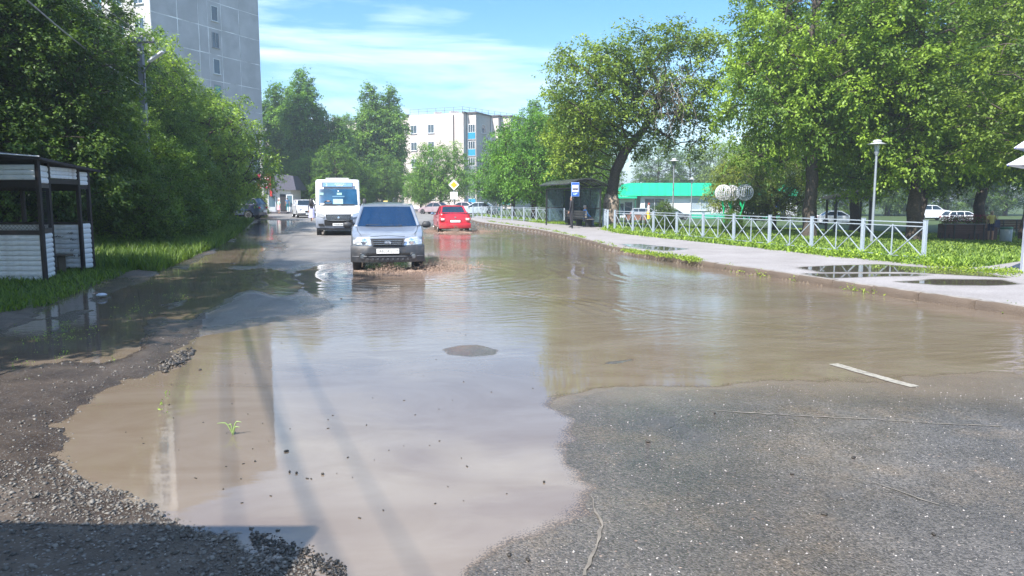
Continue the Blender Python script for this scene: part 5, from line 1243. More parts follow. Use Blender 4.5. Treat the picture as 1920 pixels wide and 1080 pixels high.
# ------------------------------------------------------------------ ball flowers
def ballflower(label, px, py, Y, stem_px, col):
    c = P(px, py, Y); xb = at(stem_px, Y); zb = zat(xb, Y)
    t = thing('ball_flower', label, 'light sculpture', (xb, Y, zb), 0, 'white ball flowers on green stems')
    cx, cz, r_ = c.x - xb, c.z - zb, .42
    b = MB()
    for k in range(11):
        a = math.pi * k / 11; pts_ = []
        for j in range(25):
            ph = 2 * math.pi * j / 24; pts_.append(Vector((cx, 0, cz)) + Vector((math.cos(a) * math.sin(ph), math.sin(a) * math.sin(ph), math.cos(ph))) * r_)
        b.tube(pts_, .012, 4, False)
    rr = random.Random(px)
    for k in range(1500):
        a = rr.choice(range(22)) * math.pi / 11 + rr.gauss(0, .06); z_ = rr.uniform(-1, 1); q_ = math.sqrt(1 - z_ * z_)
        p_ = Vector((cx + r_ * q_ * math.cos(a), r_ * q_ * math.sin(a), cz + r_ * z_)); s_ = .013
        d_ = Vector((rr.gauss(0, 1), rr.gauss(0, 1), rr.gauss(0, 1))).normalized() * .022
        b.add([p_ - d_, p_ + Vector((s_, 0, s_ * .5)), p_ + d_, p_ - Vector((s_, 0, s_ * .5))], [(0, 1, 2, 3)])
    b.build('ball', col, t)
    g_ = mat('green_stem_paint', (.0, .36, .13), .5)
    b = MB(); b.tube([(0, 0, 0), (cx * .15, 0, cz * .3), (cx * .75, 0, cz * .65), (cx, 0, cz - r_)], [.045, .04, .035, .03], 8); b.build('stem', g_, t, 40)
    b = MB(); s_ = 1 if cx < 0 else -1
    for zz, sgn in ((.52, 1), (.62, -1)):
        x_ = cx * .6; b.add([(x_, 0, cz * zz), (x_ + .10 * sgn, .03, cz * (zz + .08)), (x_ + .13 * sgn, .0, cz * (zz + .20)), (x_ + .02 * sgn, -.03, cz * (zz + .10)), (x_, .02, cz * zz + .02), (x_ + .10 * sgn, .05, cz * (zz + .08) + .02)], [(0, 1, 2, 3), (4, 5, 2), (0, 4, 5, 1)])
    b.build('leaf', g_, t)
    return t
wt = mat('white_tinsel', (.72, .70, .74), .6, var=.1, vs=40)
ballflower('leftmost white ball flower, overlapping its neighbour', 1356, 361.5, 40, 1357, wt)
ballflower('middle white ball flower half behind the leftmost one', 1372, 362, 40.6, 1364, wt)
ballflower('rightmost ball flower, greyed by painted-in shade, standing apart', 1397, 361, 39, 1381, mat('shaded_tinsel', (.40, .44, .50), .6, var=.1, vs=40))  # white tinsel greyed; this ball's shade is put into the colour

# ------------------------------------------------------------------ people
SKIN = mat('skin', (.42, .24, .17), .6, var=.05)
def person(label, loc, rz, top, bottom, hair, pose='stand', H=1.68, skirt=False, shoes=(.05, .05, .06), hairlong=False, group=None, sleeve=False, bag=None, bare_legs=False, name='person'):
    """one continuous skinned body, clothes as face materials, hair and skirt as children"""
    t = thing(name, label, 'person', loc, rz, group, H / 1.7)
    # joints: y is forward
    J = {'pelvis': (0, 0, .93), 'waist': (0, 0, 1.06), 'chest': (0, .01, 1.28), 'neck0': (0, 0, 1.42), 'neck': (0, .01, 1.49), 'head': (0, .02, 1.56), 'crown': (0, .01, 1.655)}
    for s_, n_ in ((-1, 'L'), (1, 'R')):
        J['sh' + n_] = (.17 * s_, 0, 1.39); J['el' + n_] = (.225 * s_, -.02, 1.12); J['wr' + n_] = (.235 * s_, .06, .87)
        J['hip' + n_] = (.09 * s_, 0, .87); J['kn' + n_] = (.095 * s_, .02, .48); J['an' + n_] = (.095 * s_, -.02, .09); J['toe' + n_] = (.105 * s_, .14, .035)
    if pose == 'walk':
        J['knL'] = (-.09, .20, .50); J['anL'] = (-.09, .22, .09); J['toeL'] = (-.095, .38, .06); J['knR'] = (.09, -.02, .47); J['anR'] = (.09, -.30, .16); J['toeR'] = (.095, -.20, .05)
        J['wrL'] = (-.22, -.10, .90); J['wrR'] = (.22, .18, .93); J['elL'] = (-.22, -.08, 1.13); J['elR'] = (.22, .0, 1.12)
    if pose == 'bag':
        J['elR'] = (.24, -.03, 1.14); J['wrR'] = (.16, .14, 1.30)
    if pose in ('sit', 'drive'):
        dz = -.46
        for k in list(J):
            if not k.startswith(('kn', 'an', 'toe')): J[k] = (J[k][0], J[k][1], J[k][2] + dz)
        for s_, n_ in ((-1, 'L'), (1, 'R')):
            J['kn' + n_] = (.12 * s_, .44, .50); J['an' + n_] = (.12 * s_, .46, .09); J['toe' + n_] = (.13 * s_, .60, .035)
            J['el' + n_] = (.24 * s_, .10, .72 if pose == 'sit' else .74); J['wr' + n_] = (.12 * s_, .34, .56) if pose == 'sit' else (.16 * s_, .42, .88)
    names = list(J); E = [('pelvis', 'waist'), ('waist', 'chest'), ('chest', 'neck0'), ('neck0', 'neck'), ('neck', 'head'), ('head', 'crown')]
    for n_ in 'LR': E += [('neck0', 'sh' + n_), ('sh' + n_, 'el' + n_), ('el' + n_, 'wr' + n_), ('pelvis', 'hip' + n_), ('hip' + n_, 'kn' + n_), ('kn' + n_, 'an' + n_), ('an' + n_, 'toe' + n_)]
    rad = {'pelvis': (.15, .11), 'waist': (.13, .095), 'chest': (.155, .11), 'neck0': (.09, .075), 'neck': (.055, .055), 'head': (.078, .092), 'crown': (.06, .068)}
    rr = {'sh': .062, 'el': .044, 'wr': .030, 'hip': .088, 'kn': .058, 'an': .042, 'toe': .034}
    me = bpy.data.meshes.new('body'); me.from_pydata([J[k] for k in names], [(names.index(a), names.index(b_)) for a, b_ in E], []); 
    o = bpy.data.objects.new('body', me); COL.objects.link(o)
    sm = o.modifiers.new('s', 'SKIN'); o.modifiers.new('d', 'SUBSURF').levels = 1
    for i, k in enumerate(names):
        r_ = rad.get(k) or (rr[k[:-1]],) * 2
        me.skin_vertices[0].data[i].radius = r_
    me.skin_vertices[0].data[0].use_root = True
    dg = bpy.context.evaluated_depsgraph_get(); dg.update(); nm = bpy.data.meshes.new_from_object(o.evaluated_get(dg)); bpy.data.objects.remove(o)
    nm.name = 'body'; nm.materials.clear()
    tm_ = mat('cloth_%d_%d_%d' % tuple(int(c * 99) for c in top), top, .85, var=.1, vs=12); bm_ = mat('cloth_%d_%d_%d' % tuple(int(c * 99) for c in bottom), bottom, .85, var=.1, vs=12); sm_ = mat('shoe_%d_%d_%d' % tuple(int(c * 99) for c in shoes), shoes, .6)
    for m_ in (SKIN, tm_, bm_, sm_): nm.materials.append(m_)
    segs = [(Vector(J[a]), Vector(J[b_]), a, b_) for a, b_ in E]
    for p in nm.polygons:
        c = p.center; best = None
        for a, b_, na, nb_ in segs:
            d_ = b_ - a; t_ = max(0, min(1, (c - a).dot(d_) / d_.length_squared)); q_ = (c - a - d_ * t_).length
            if best is None or q_ < best[0]: best = (q_, na, nb_, t_)
        _, na, nb_, t_ = best
        i = 1
        if na in ('neck', 'head') or (na == 'neck0' and nb_ == 'neck' and t_ > .4): i = 0
        elif na.startswith('el') and not sleeve: i = 0
        elif na.startswith('sh') and t_ > .6 and not sleeve: i = 0
        elif nb_.startswith(('hip', 'kn')) or (na == 'pelvis' and t_ < .3): i = 2
        elif nb_.startswith('an'): i = 0 if (bare_legs or skirt) else 2
        elif nb_.startswith('toe'): i = 3
        if nb_.startswith('kn') and bare_legs and t_ > .75: i = 0
        p.material_index = i; p.use_smooth = True
    b = inst('body', nm, t)
    # hands with fingers
    hd = MB()
    for n_ in 'LR':
        w_ = Vector(J['wr' + n_]); d_ = (w_ - Vector(J['el' + n_])).normalized()
        if pose == 'drive': d_ = Vector((0, .5, .5)).normalized()
        s_ = d_.cross(Vector((0, 1, 0)) if abs(d_.y) < .7 else Vector((0, 0, 1))).normalized(); pm = w_ + d_ * .05
        hd.tube([w_ - d_ * .015, pm, w_ + d_ * .085], [.028, .040, .034], 8)
        for k in range(4):
            o_ = s_ * (-.027 + .018 * k); a = w_ + d_ * .08 + o_; l_ = (.060, .072, .068, .052)[k]; bend = d_.cross(s_) * .02
            hd.tube([a, a + d_ * l_ * .5 + bend * .3, a + d_ * l_ + bend], [.0095, .009, .007], 5)
        sg = -1
        hd.tube([w_ + d_ * .03 - s_ * .03, w_ + d_ * .06 - s_ * .055, w_ + d_ * .09 - s_ * .06], [.012, .010, .008], 5)
    hd.build('hands', SKIN, b, 60)
    # face and hair
    Hd = Vector(J['head']); Cw = Vector(J['crown']); fc = MB()
    fc.lathe([(.0, -.02), (.012, -.01), (.015, .0), (.006, .015)], (Hd.x, Hd.y + .098, Hd.z + .0), 8)
    for s_ in (-1, 1): fc.lathe([(.004, -.022), (.015, -.012), (.018, .005), (.008, .024)], (Hd.x + .083 * s_, Hd.y - .005, Hd.z + .01), 6)
    fc.build('nose_and_ears', SKIN, b, 60)
    ey = MB()
    for s_ in (-1, 1): ey.box((Hd.x + .032 * s_, Hd.y + .091, Hd.z + .028), (.024, .008, .010))
    ey.box((Hd.x, Hd.y + .088, Hd.z - .045), (.045, .008, .009)); ey.build('eyes_and_mouth', mat('dark_eye', (.06, .03, .03), .4), b)
    hm_ = mat('hair_%d_%d_%d' % tuple(int(c * 99) for c in hair), hair, .8, var=.3, vs=30)
    hr = MB(); n = 12; vs = []; fs = []
    rows_ = [(0, .118, .0), (.35, .112, .0), (.7, .098, 0), (1.0, .100, -.01), (1.35, .104, -.015), (1.7, .085, -.02)]
    for ph, r_, yo in [(0.02, .108, 0), (.4, .112, 0), (.8, .112, -.005), (1.2, .110, -.01), (1.6, .108, -.015)] + ([(2.0, .112, -.02), (2.4, .115, -.02)] if hairlong else [(1.9, .100, -.018)]):
        for k in range(n):
            a = 2 * math.pi * k / n; fr_ = math.sin(a)      # +y is the face
            ph2 = ph * (0.62 if fr_ > .45 else 1.0)
            vs.append((Hd.x + r_ * .86 * math.sin(ph2) * math.cos(a), Hd.y - .008 + yo + r_ * math.sin(ph2) * math.sin(a) * (.95 if fr_ > 0 else 1.05), Hd.z + .035 + r_ * 1.02 * math.cos(ph2)))
    rws = len(vs) // n
    for i in range(rws - 1):
        for k in range(n): fs.append((i * n + k, (i + 1) * n + k, (i + 1) * n + (k + 1) % n, i * n + (k + 1) % n))
    fs.append(tuple(range(n))); hr.add(vs, fs); hr.build('hair', hm_, b, 60)
    if skirt:
        sk = MB(); vs = []; n = 16; hem = .38 if skirt is True else skirt
        prof = [(.15, .115, 1.03), (.185, .14, .92), (.21, .17, .75), (.25, .21, hem)]
        for ri, (rx, ry, z_) in enumerate(prof):
            for k in range(n): a = 2 * math.pi * k / n; f_ = 1 + (.05 * (k % 2) * ri / 3); vs.append((rx * f_ * math.cos(a), ry * f_ * math.sin(a) + .01, z_))
        sk.add(vs, [(i * n + k, i * n + (k + 1) % n, (i + 1) * n + (k + 1) % n, (i + 1) * n + k) for i in range(3) for k in range(n)]); sk.build('skirt', bm_, b, 60)
    if bag:
        bgm = mat('bag_cloth', bag, .8)
        k = MB(); k.add([(.12, -.20, 1.0), (.40, -.20, 1.0), (.36, -.17, 1.18), (.18, -.17, 1.20), (.12, -.12, 1.0), (.40, -.12, 1.0), (.36, -.12, 1.18), (.18, -.12, 1.20), (.12, -.17, .78), (.40, -.17, .78)],
            [(0, 1, 2, 3), (4, 7, 6, 5), (0, 8, 9, 1), (8, 4, 5, 9), (0, 3, 7, 4), (1, 5, 6, 2), (3, 2, 6, 7), (0, 4, 8), (1, 9, 5)])
        k.tube([(.20, -.15, 1.18), (.18, -.10, 1.42), (.15, .02, 1.47), (.2, .1, 1.3)], .012, 5); ko = k.build('bag', bgm)
        ko.location = t.location; ko.rotation_euler = t.rotation_euler; ko.scale = t.scale
        tag(ko, 'dark blue shoulder bag hanging from the person in the yellow t-shirt', 'bag')
    return t
def px_loc(px, Y, z=None):
    x = at(px, Y); return (x, Y, zat(x, Y) if z is None else z)
person('person in a yellow t-shirt and navy shorts standing by the flower bench', px_loc(1856, 41), R(-25), (.78, .62, .20), (.02, .03, .09), (.42, .30, .20), 'bag', 1.68, bare_legs=True, bag=(.05, .06, .13))
person('red-haired person in a white top and yellow skirt walking on the lawn path', px_loc(1215, 58), R(70), (.74, .62, .64), (.72, .50, .05), (.28, .05, .04), 'walk', 1.66, sleeve=True, skirt=.42, shoes=(.1, .06, .05))
person('person in a light blue shirt sitting on the shelter bench', tuple(NF + MbS @ Vector((1.0, DW - .50, 0))), math.atan2(bd.y, bd.x) + R(180), (.12, .32, .68), (.10, .12, .20), (.35, .32, .30), 'sit', 1.68, sleeve=True)
person('person in dark clothes standing at the front of the bus shelter', tuple(NF + MbS @ Vector((.35, .10, 0))), R(60), (.03, .03, .04), (.025, .025, .035), (.35, .30, .28), 'stand', 1.72, sleeve=True)
person('long-haired person in a pale lilac skirt walking beside the minibus', px_loc(586.5, 55.5, 0.0), R(5), (.04, .04, .07), (.50, .50, .74), (.03, .03, .04), 'walk', 1.66, sleeve=True, skirt=.34, hairlong=True, shoes=(.5, .5, .5))
person('person in a mint dress standing outside the left door of the corner shop', (at(525.5, 84.4), 84.4, .0), R(150), (.42, .68, .60), (.62, .34, .38), (.35, .14, .10), 'stand', 1.7, skirt=.5)
person('person in a blue top and teal trousers in the doorway of the corner shop', (at(541.5, 85.2), 85.2, .28), R(30), (.10, .20, .36), (.02, .20, .24), (.05, .04, .04), 'stand', 1.6)

# ------------------------------------------------------------------ vehicles; x is forward in a vehicle's own frame
tyre_m = mat('tyre_rubber', (.018, .018, .02), .85, var=.2)
rim_m = mat('alloy_rim', (.42, .43, .45), .35, metal=.7)
black_p = mat('black_plastic', (.035, .037, .042), .55, var=.12)
grey_p = mat('dark_grey_plastic', (.036, .040, .048), .5, var=.1, dirt=((.14, .11, .09), .35, 5))
chrome = mat('chrome', (.62, .63, .66), .15, metal=1.0, var=.03)
under_m = mat('underbody', (.012, .012, .013), .9)
lamp_m = mat('headlight_glass', (.70, .73, .78), .08, metal=.55, var=.25, vs=25, coat=1.0, spec=.8)
red_lens = mat('red_lens', (.50, .01, .015), .15, coat=1)
white_lens = mat('pale_lens', (.80, .62, .62), .15, coat=1)
plate_m = mat('plate_white', (.78, .78, .76), .45, var=.03)
ink_m = mat('plate_black', (.03, .03, .03), .5)
car_glass = glassm('car_glass', (.022, .05, .085), .32)
car_glass_d = glassm('car_glass_dark', (.02, .035, .05), .12)
def paint(name, c, metal=0.0, dirt=True):
    return mat(name, c, .32, metal, .05, 3, coat=.8, dirt=((.16, .12, .09), .4, 2.2) if dirt else None)
def wheel(parent, x, y, r_, w, steer=0, name='wheel'):
    """tyre with tread shoulders, rim as sub-part"""
    t = MB(); M = Matrix.Translation((x, y, r_)) @ Matrix.Rotation(steer, 4, 'Z')
    t.lathe([(r_ * .60, -w / 2 + .01), (r_ * .92, -w / 2), (r_ * .985, -w / 2 + .02), (r_, -w / 4), (r_, w / 4), (r_ * .985, w / 2 - .02), (r_ * .92, w / 2), (r_ * .60, w / 2 - .01)], n=26, M=M, axis='Y')
    o_ = t.build(name, tyre_m, parent, 35)
    rm = MB(); s_ = 1 if y > 0 else -1
    rm.lathe([(r_ * .64, w / 2 - .05), (r_ * .66, w / 2 + .003), (r_ * .60, w / 2 + .004), (r_ * .56, w / 2 - .03), (r_ * .1, w / 2 - .04)], n=22, M=M @ Matrix.Scale(s_, 4, (0, 1, 0)), axis='Y')
    for k in range(5):
        a = 2 * math.pi * k / 5; rm.box((r_ * .33 * math.sin(a), 0, r_ * .33 * math.cos(a)), (r_ * .13, .03, r_ * .56), M @ Matrix.Translation((0, s_ * (w / 2 - .012), 0)) @ Matrix.Rotation(0, 4, 'Y')) if False else rm.prism([(r_ * (.08 * math.cos(a) + .08 * math.sin(a)), s_ * (w / 2 - .02), r_ * (-.08 * math.sin(a) + .08 * math.cos(a))), (r_ * (.58 * math.sin(a) + .06 * math.cos(a)), s_ * (w / 2 - .01), r_ * (.58 * math.cos(a) - .06 * math.sin(a))), (r_ * (.58 * math.sin(a) - .06 * math.cos(a)), s_ * (w / 2 - .01), r_ * (.58 * math.cos(a) + .06 * math.sin(a))), (r_ * (-.08 * math.cos(a) + .08 * math.sin(a)), s_ * (w / 2 - .02), r_ * (.08 * math.sin(a) + .08 * math.cos(a)))], .012, M)
    rm.build('rim', rim_m, o_, 35)
    return o_
def hull(parent, prof, W_, arches, m_, name='body', taper=(.10, .06), zc=.55, tumble=.07, inset=.035, nose=.10, rear=.05):
    """side profile (x,z) given counter-clockwise from the rear sill; arches (x, r) are cut in the sill line"""
    # insert arches in the first (bottom) edge
    (xa, za), (xb, zb) = prof[0], prof[1]; bot = [(xa, za)]
    for ax, ar in sorted(arches):
        z0 = za + (zb - za) * (ax - xa) / (xb - xa)
        hc = ar - .0
        for k in range(11):
            t_ = math.pi - math.pi * k / 10; bot.append((ax + hc * math.cos(t_), max(z0, z0 + (hc * 1.0) * math.sin(t_) + .02)))
    pl = bot + [tuple(p) for p in prof[1:]]
    # refine long edges
    out = []
    n0 = len(pl)
    for i in range(n0):
        a, b_ = pl[i], pl[(i + 1) % n0]; out.append(a); L_ = math.hypot(b_[0] - a[0], b_[1] - a[1])
        k = int(L_ / .22)
        for j in range(1, k + 1): out.append((a[0] + (b_[0] - a[0]) * j / (k + 1), a[1] + (b_[1] - a[1]) * j / (k + 1)))
    pl = out; n = len(pl); cx = sum(p[0] for p in pl) / n; czz = sum(p[1] for p in pl) / n
    xs = [p[0] for p in pl]; x0, x1 = min(xs), max(xs); Lh = (x1 - x0) / 2; xm = (x0 + x1) / 2; zt = max(p[1] for p in pl)
    # outward normals in the profile plane
    nrm = []
    for i in range(n):
        a, b_ = pl[i - 1], pl[(i + 1) % n]; dx, dz = b_[0] - a[0], b_[1] - a[1]; l_ = math.hypot(dx, dz) or 1; nrm.append((dz / l_, -dx / l_))
    fr = [(-1, 1.0), (-.985, .45), (-.94, .08), (-.8, 0), (-.4, 0), (0, 0), (.4, 0), (.8, 0), (.94, .08), (.985, .45), (1, 1.0)]
    vs = []
    for f_, ins in fr:
        for (x, z), (nx, nz_) in zip(pl, nrm):
            xx = x - nx * inset * ins; zz = z - nz_ * inset * ins
            e = (x - xm) / Lh; w_ = W_ / 2
            if e > .6: w_ *= 1 - taper[0] * ((e - .6) / .4) ** 2
            if e < -.6: w_ *= 1 - taper[1] * ((-e - .6) / .4) ** 2
            w_ *= 1 - tumble * abs((z - zc) / (zt)) ** 1.5 * (1 if z > zc else .6)
            if e > .5: xx -= nose * (abs(f_) ** 3) * ((e - .5) / .5)
            if e < -.5: xx += rear * (abs(f_) ** 3) * ((-e - .5) / .5)
            vs.append((xx, w_ * f_, zz))
    fs = []
    for r_ in range(len(fr) - 1):
        for i in range(n): fs.append((r_ * n + i, (r_ + 1) * n + i, (r_ + 1) * n + (i + 1) % n, r_ * n + (i + 1) % n))
    fs.append(tuple(range(n))); fs.append(tuple(reversed(range((len(fr) - 1) * n, len(fr) * n))))
    b = MB(); b.add(vs, fs); return b.build(name, m_, parent, 28)
def cabin(parent, fb, ft, rt, rb, m_, gm, bx=(), roofname='roof', pill=.05, rcrown=.05, interior=True):
    """fb, ft, rt, rb: (x, z, half width) at windscreen base, windscreen top, rear top, rear base. bx: x of B pillars at belt"""
    P4 = {}
    for k, (x, z, w_) in zip('abcd', (fb, ft, rt, rb)):
        P4[k] = (Vector((x, w_, z)), Vector((x, -w_, z)))
    for s_ in (0, 1):
        b = MB(); b.tube([P4['a'][s_], P4['a'][s_].lerp(P4['b'][s_], .5) + Vector((.01, 0, .01)), P4['b'][s_]], pill, 6)
        b.tube([P4['d'][s_], P4['c'][s_]], pill * 1.2, 6); b.tube([P4['b'][s_], P4['b'][s_].lerp(P4['c'][s_], .5) + Vector((0, 0, .02)), P4['c'][s_]], pill, 6)
        for x in bx:
            t_ = (fb[0] - x) / (fb[0] - rb[0]); lo = P4['a'][s_].lerp(P4['d'][s_], t_); t2 = (ft[0] - x) / (ft[0] - rt[0]); hi = P4['b'][s_].lerp(P4['c'][s_], max(0, min(1, t2)))
            b.tube([lo, hi], pill * .8, 6)
        b.build('pillars', m_, parent, 60)
    # roof
    b = MB(); vs = []; nx, ny = 8, 8
    for i in range(nx + 1):
        t_ = i / nx; a = P4['b'][0].lerp(P4['c'][0], t_); c_ = P4['b'][1].lerp(P4['c'][1], t_)
        for j in range(ny + 1):
            s_ = j / ny; q_ = a.lerp(c_, s_); q_.z += .03 + rcrown * (1 - (2 * s_ - 1) ** 4) * (.6 + .4 * math.sin(math.pi * t_)); q_.x += .05 * (1 - (2 * s_ - 1) ** 2) * (1 - 2 * t_); vs.append(tuple(q_))
    n = ny + 1; m2 = len(vs); vs += [(x, y, z - .06) for x, y, z in vs]
    fs = [(i * n + j, i * n + j + 1, (i + 1) * n + j + 1, (i + 1) * n + j) for i in range(nx) for j in range(ny)]
    fs += [(m2 + i * n + j, m2 + (i + 1) * n + j, m2 + (i + 1) * n + j + 1, m2 + i * n + j + 1) for i in range(nx) for j in range(ny)]
    for i in range(nx):
        for j in (0, ny): fs.append((i * n + j, (i + 1) * n + j, m2 + (i + 1) * n + j, m2 + i * n + j) if j == 0 else (i * n + j, m2 + i * n + j, m2 + (i + 1) * n + j, (i + 1) * n + j))
    for j in range(ny):
        for i in (0, nx): fs.append((i * n + j, m2 + i * n + j, m2 + i * n + j + 1, i * n + j + 1) if i == 0 else (i * n + j, i * n + j + 1, m2 + i * n + j + 1, m2 + i * n + j))
    b.add(vs, fs); b.build(roofname, m_, parent, 40)
    def curved(q, name, bulge, dirv):
        """glass with a slight curve: q = lower left, lower right, upper right, upper left"""
        g = MB(); vs = []; N_ = 6
        for i in range(N_ + 1):
            for j in range(2):
                s_ = i / N_; lo = q[0].lerp(q[1], s_); hi = q[3].lerp(q[2], s_); p_ = lo if j == 0 else hi
                vs.append(p_ + Vector(dirv) * bulge * (1 - (2 * s_ - 1) ** 2))
        k = len(vs); vs += [v - Vector(dirv) * .012 for v in vs]
        fs = [(2 * i, 2 * i + 2, 2 * i + 3, 2 * i + 1) for i in range(N_)] + [(k + 2 * i, k + 2 * i + 1, k + 2 * i + 3, k + 2 * i + 2) for i in range(N_)]
        g.add(vs, fs); return g.build(name, gm, parent, 60)
    a, b_, c_, d_ = P4['a'], P4['b'], P4['c'], P4['d']
    curved([a[1], a[0], b_[0], b_[1]], 'windscreen', .07, (1, 0, 0)); curved([d_[0], d_[1], c_[1], c_[0]], 'rear_window', .05, (-1, 0, 0))
    for s_, sg in ((0, 1), (1, -1)):
        curved([a[s_], d_[s_], c_[s_], b_[s_]] if s_ == 1 else [d_[s_], a[s_], b_[s_], c_[s_]], 'side_window', .0, (0, sg, 0))
    if interior:
        it = MB(); zf = fb[1] - .08
        it.box(((fb[0] + rb[0]) / 2, 0, zf - .12), (fb[0] - rb[0] - .05, fb[2] * 1.8, .1))
        it.bbox((fb[0] - .22, 0, zf + .02), (.4, fb[2] * 1.75, .14), .04)
        it.build('dashboard', black_p, parent)
def mirrors(parent, x, y, z, m_, s_=(.10, .20, .15)):
    for sg in (1, -1):
        b = MB(); b.bbox((x, sg * (y + s_[1] / 2 + .03), z), s_, .04); b.tube([(x, sg * (y - .06), z - .04), (x, sg * (y + .06), z - .02)], .025, 6); b.build('wing_mirror', m_, parent, 60)
def plate(parent, x, z, txt, facing=1, w=.52, h_=.112, small=None):
    M = Matrix.Translation((x, 0, z)); b = MB(); b.bbox((0, 0, 0), (.015, w, h_), .003, M); po = b.build('number_plate', plate_m, parent)
    if txt:
        T = Matrix.Translation((x + facing * .0085, 0, z - .002)) @ Matrix.Rotation(R(90) * facing, 4, 'Z') @ Matrix.Rotation(R(90), 4, 'X')
        text_obj('plate_text', txt, .10, ink_m, po, T @ Matrix.Translation((-.05, 0, 0)) @ Matrix.Scale(.92, 4, (1, 0, 0)), .001)
        if small: text_obj('region_text', small, .072, ink_m, po, T @ Matrix.Translation((.195, .012, 0)), .001)
        b = MB(); b.box((x + facing * .0085, .0 + facing * .125, z), (.002, .003, h_ * .9)); b.build('plate_line', ink_m, po)
    return po
def seats(parent, x, w, z0, z1, n=2):
    for i in range(n):
        y = -w / 2 + w * (i + .5) / n; b = MB(); b.bbox((x, y, (z0 + z1) / 2), (.14, .42, z1 - z0), .05); b.bbox((x, y, z1 + .10), (.09, .24, .17), .04); b.build('seat', mat('seat_cloth', (.10, .12, .15), .9), parent)

# --- silver-grey jeep splashing through the puddle
def heading_to_cam(x, y): return math.atan2(-y, -x)
nx_, ny_ = at(727, 17.35), 17.35
hd_ = heading_to_cam(nx_, ny_)
NV = thing('grey_jeep', 'silver-grey jeep driving towards us through the puddle, number plate A833KE 156', 'car', (nx_ - math.cos(hd_) * .0, ny_, -.03), hd_)
S0 = Vector((-1.95, 0, 0))
silver = paint('silver_paint', (.29, .33, .40), .45)
prof = [(-3.75, .34), (-.18, .34), (-.02, .45), (0.0, .66), (-.07, .84), (-.30, .93), (-1.05, 1.06), (-1.12, 1.075), (-3.66, 1.08), (-3.78, .8)]
hull(NV, prof, 1.74, [(-.72, .40), (-3.05, .40)], silver, taper=(.07, .05), zc=.6, tumble=.07, nose=.13, rear=.06)
cabin(NV, (-1.02, 1.06, .76), (-1.62, 1.53, .62), (-3.35, 1.56, .62), (-3.62, 1.06, .74), silver, glassm('niva_glass', (.006, .038, .11), .42), (-1.98, -2.9), pill=.042, rcrown=.055)
b = MB(); b.box((-1.9, 0, .34), (3.5, 1.5, .14)); b.build('underbody', under_m, NV)
for sx in (-.72, -3.05):
    for sy in (-1, 1): wheel(NV, sx, sy * .74, .345, .195, 0)
# front bumper
def bar(parent, name, m_, x, z0, z1, w, depth, curve=.12, n=14, b_=.02, y0=None, round_=.03):
    """a bumper-like bar, bent back at the sides; z0, z1 its height"""
    bb = MB(); vs = []; prof_ = [(-depth, z0), (-.02, z0), (0, z0 + round_), (.012, (z0 + z1) / 2), (0, z1 - round_), (-.03, z1), (-depth, z1)]
    for i in range(n + 1):
        f_ = -1 + 2 * i / n; yy = f_ * w / 2; xo = x - curve * abs(f_) ** 3.2
        for px_, pz_ in prof_: vs.append((xo + px_, yy, pz_))
    k = len(prof_); fs = []
    for i in range(n):
        for j in range(k): fs.append((i * k + j, (i + 1) * k + j, (i + 1) * k + (j + 1) % k, i * k + (j + 1) % k))
    fs += [tuple(range(k)), tuple(reversed(range(n * k, (n + 1) * k)))]
    bb.add(vs, fs); return bb.build(name, m_, parent, 40)
bar(NV, 'bumper', grey_p, .085, .25, .635, 1.72, .34, .20)
bar(NV, 'bumper_lip', mat('bumper_lip_grey', (.08, .085, .095), .5), .108, .372, .405, 1.66, .1, .20)
for k in range(-4, 5): b = MB(); b.bbox((.10, k * .115, .325), (.03, .06, .055), .008); b.build('bumper_rib', black_p, NV)
b = MB(); b.bbox((.098, 0, .445), (.02, 1.02, .05), .008); b.build('lower_grille', under_m, NV)
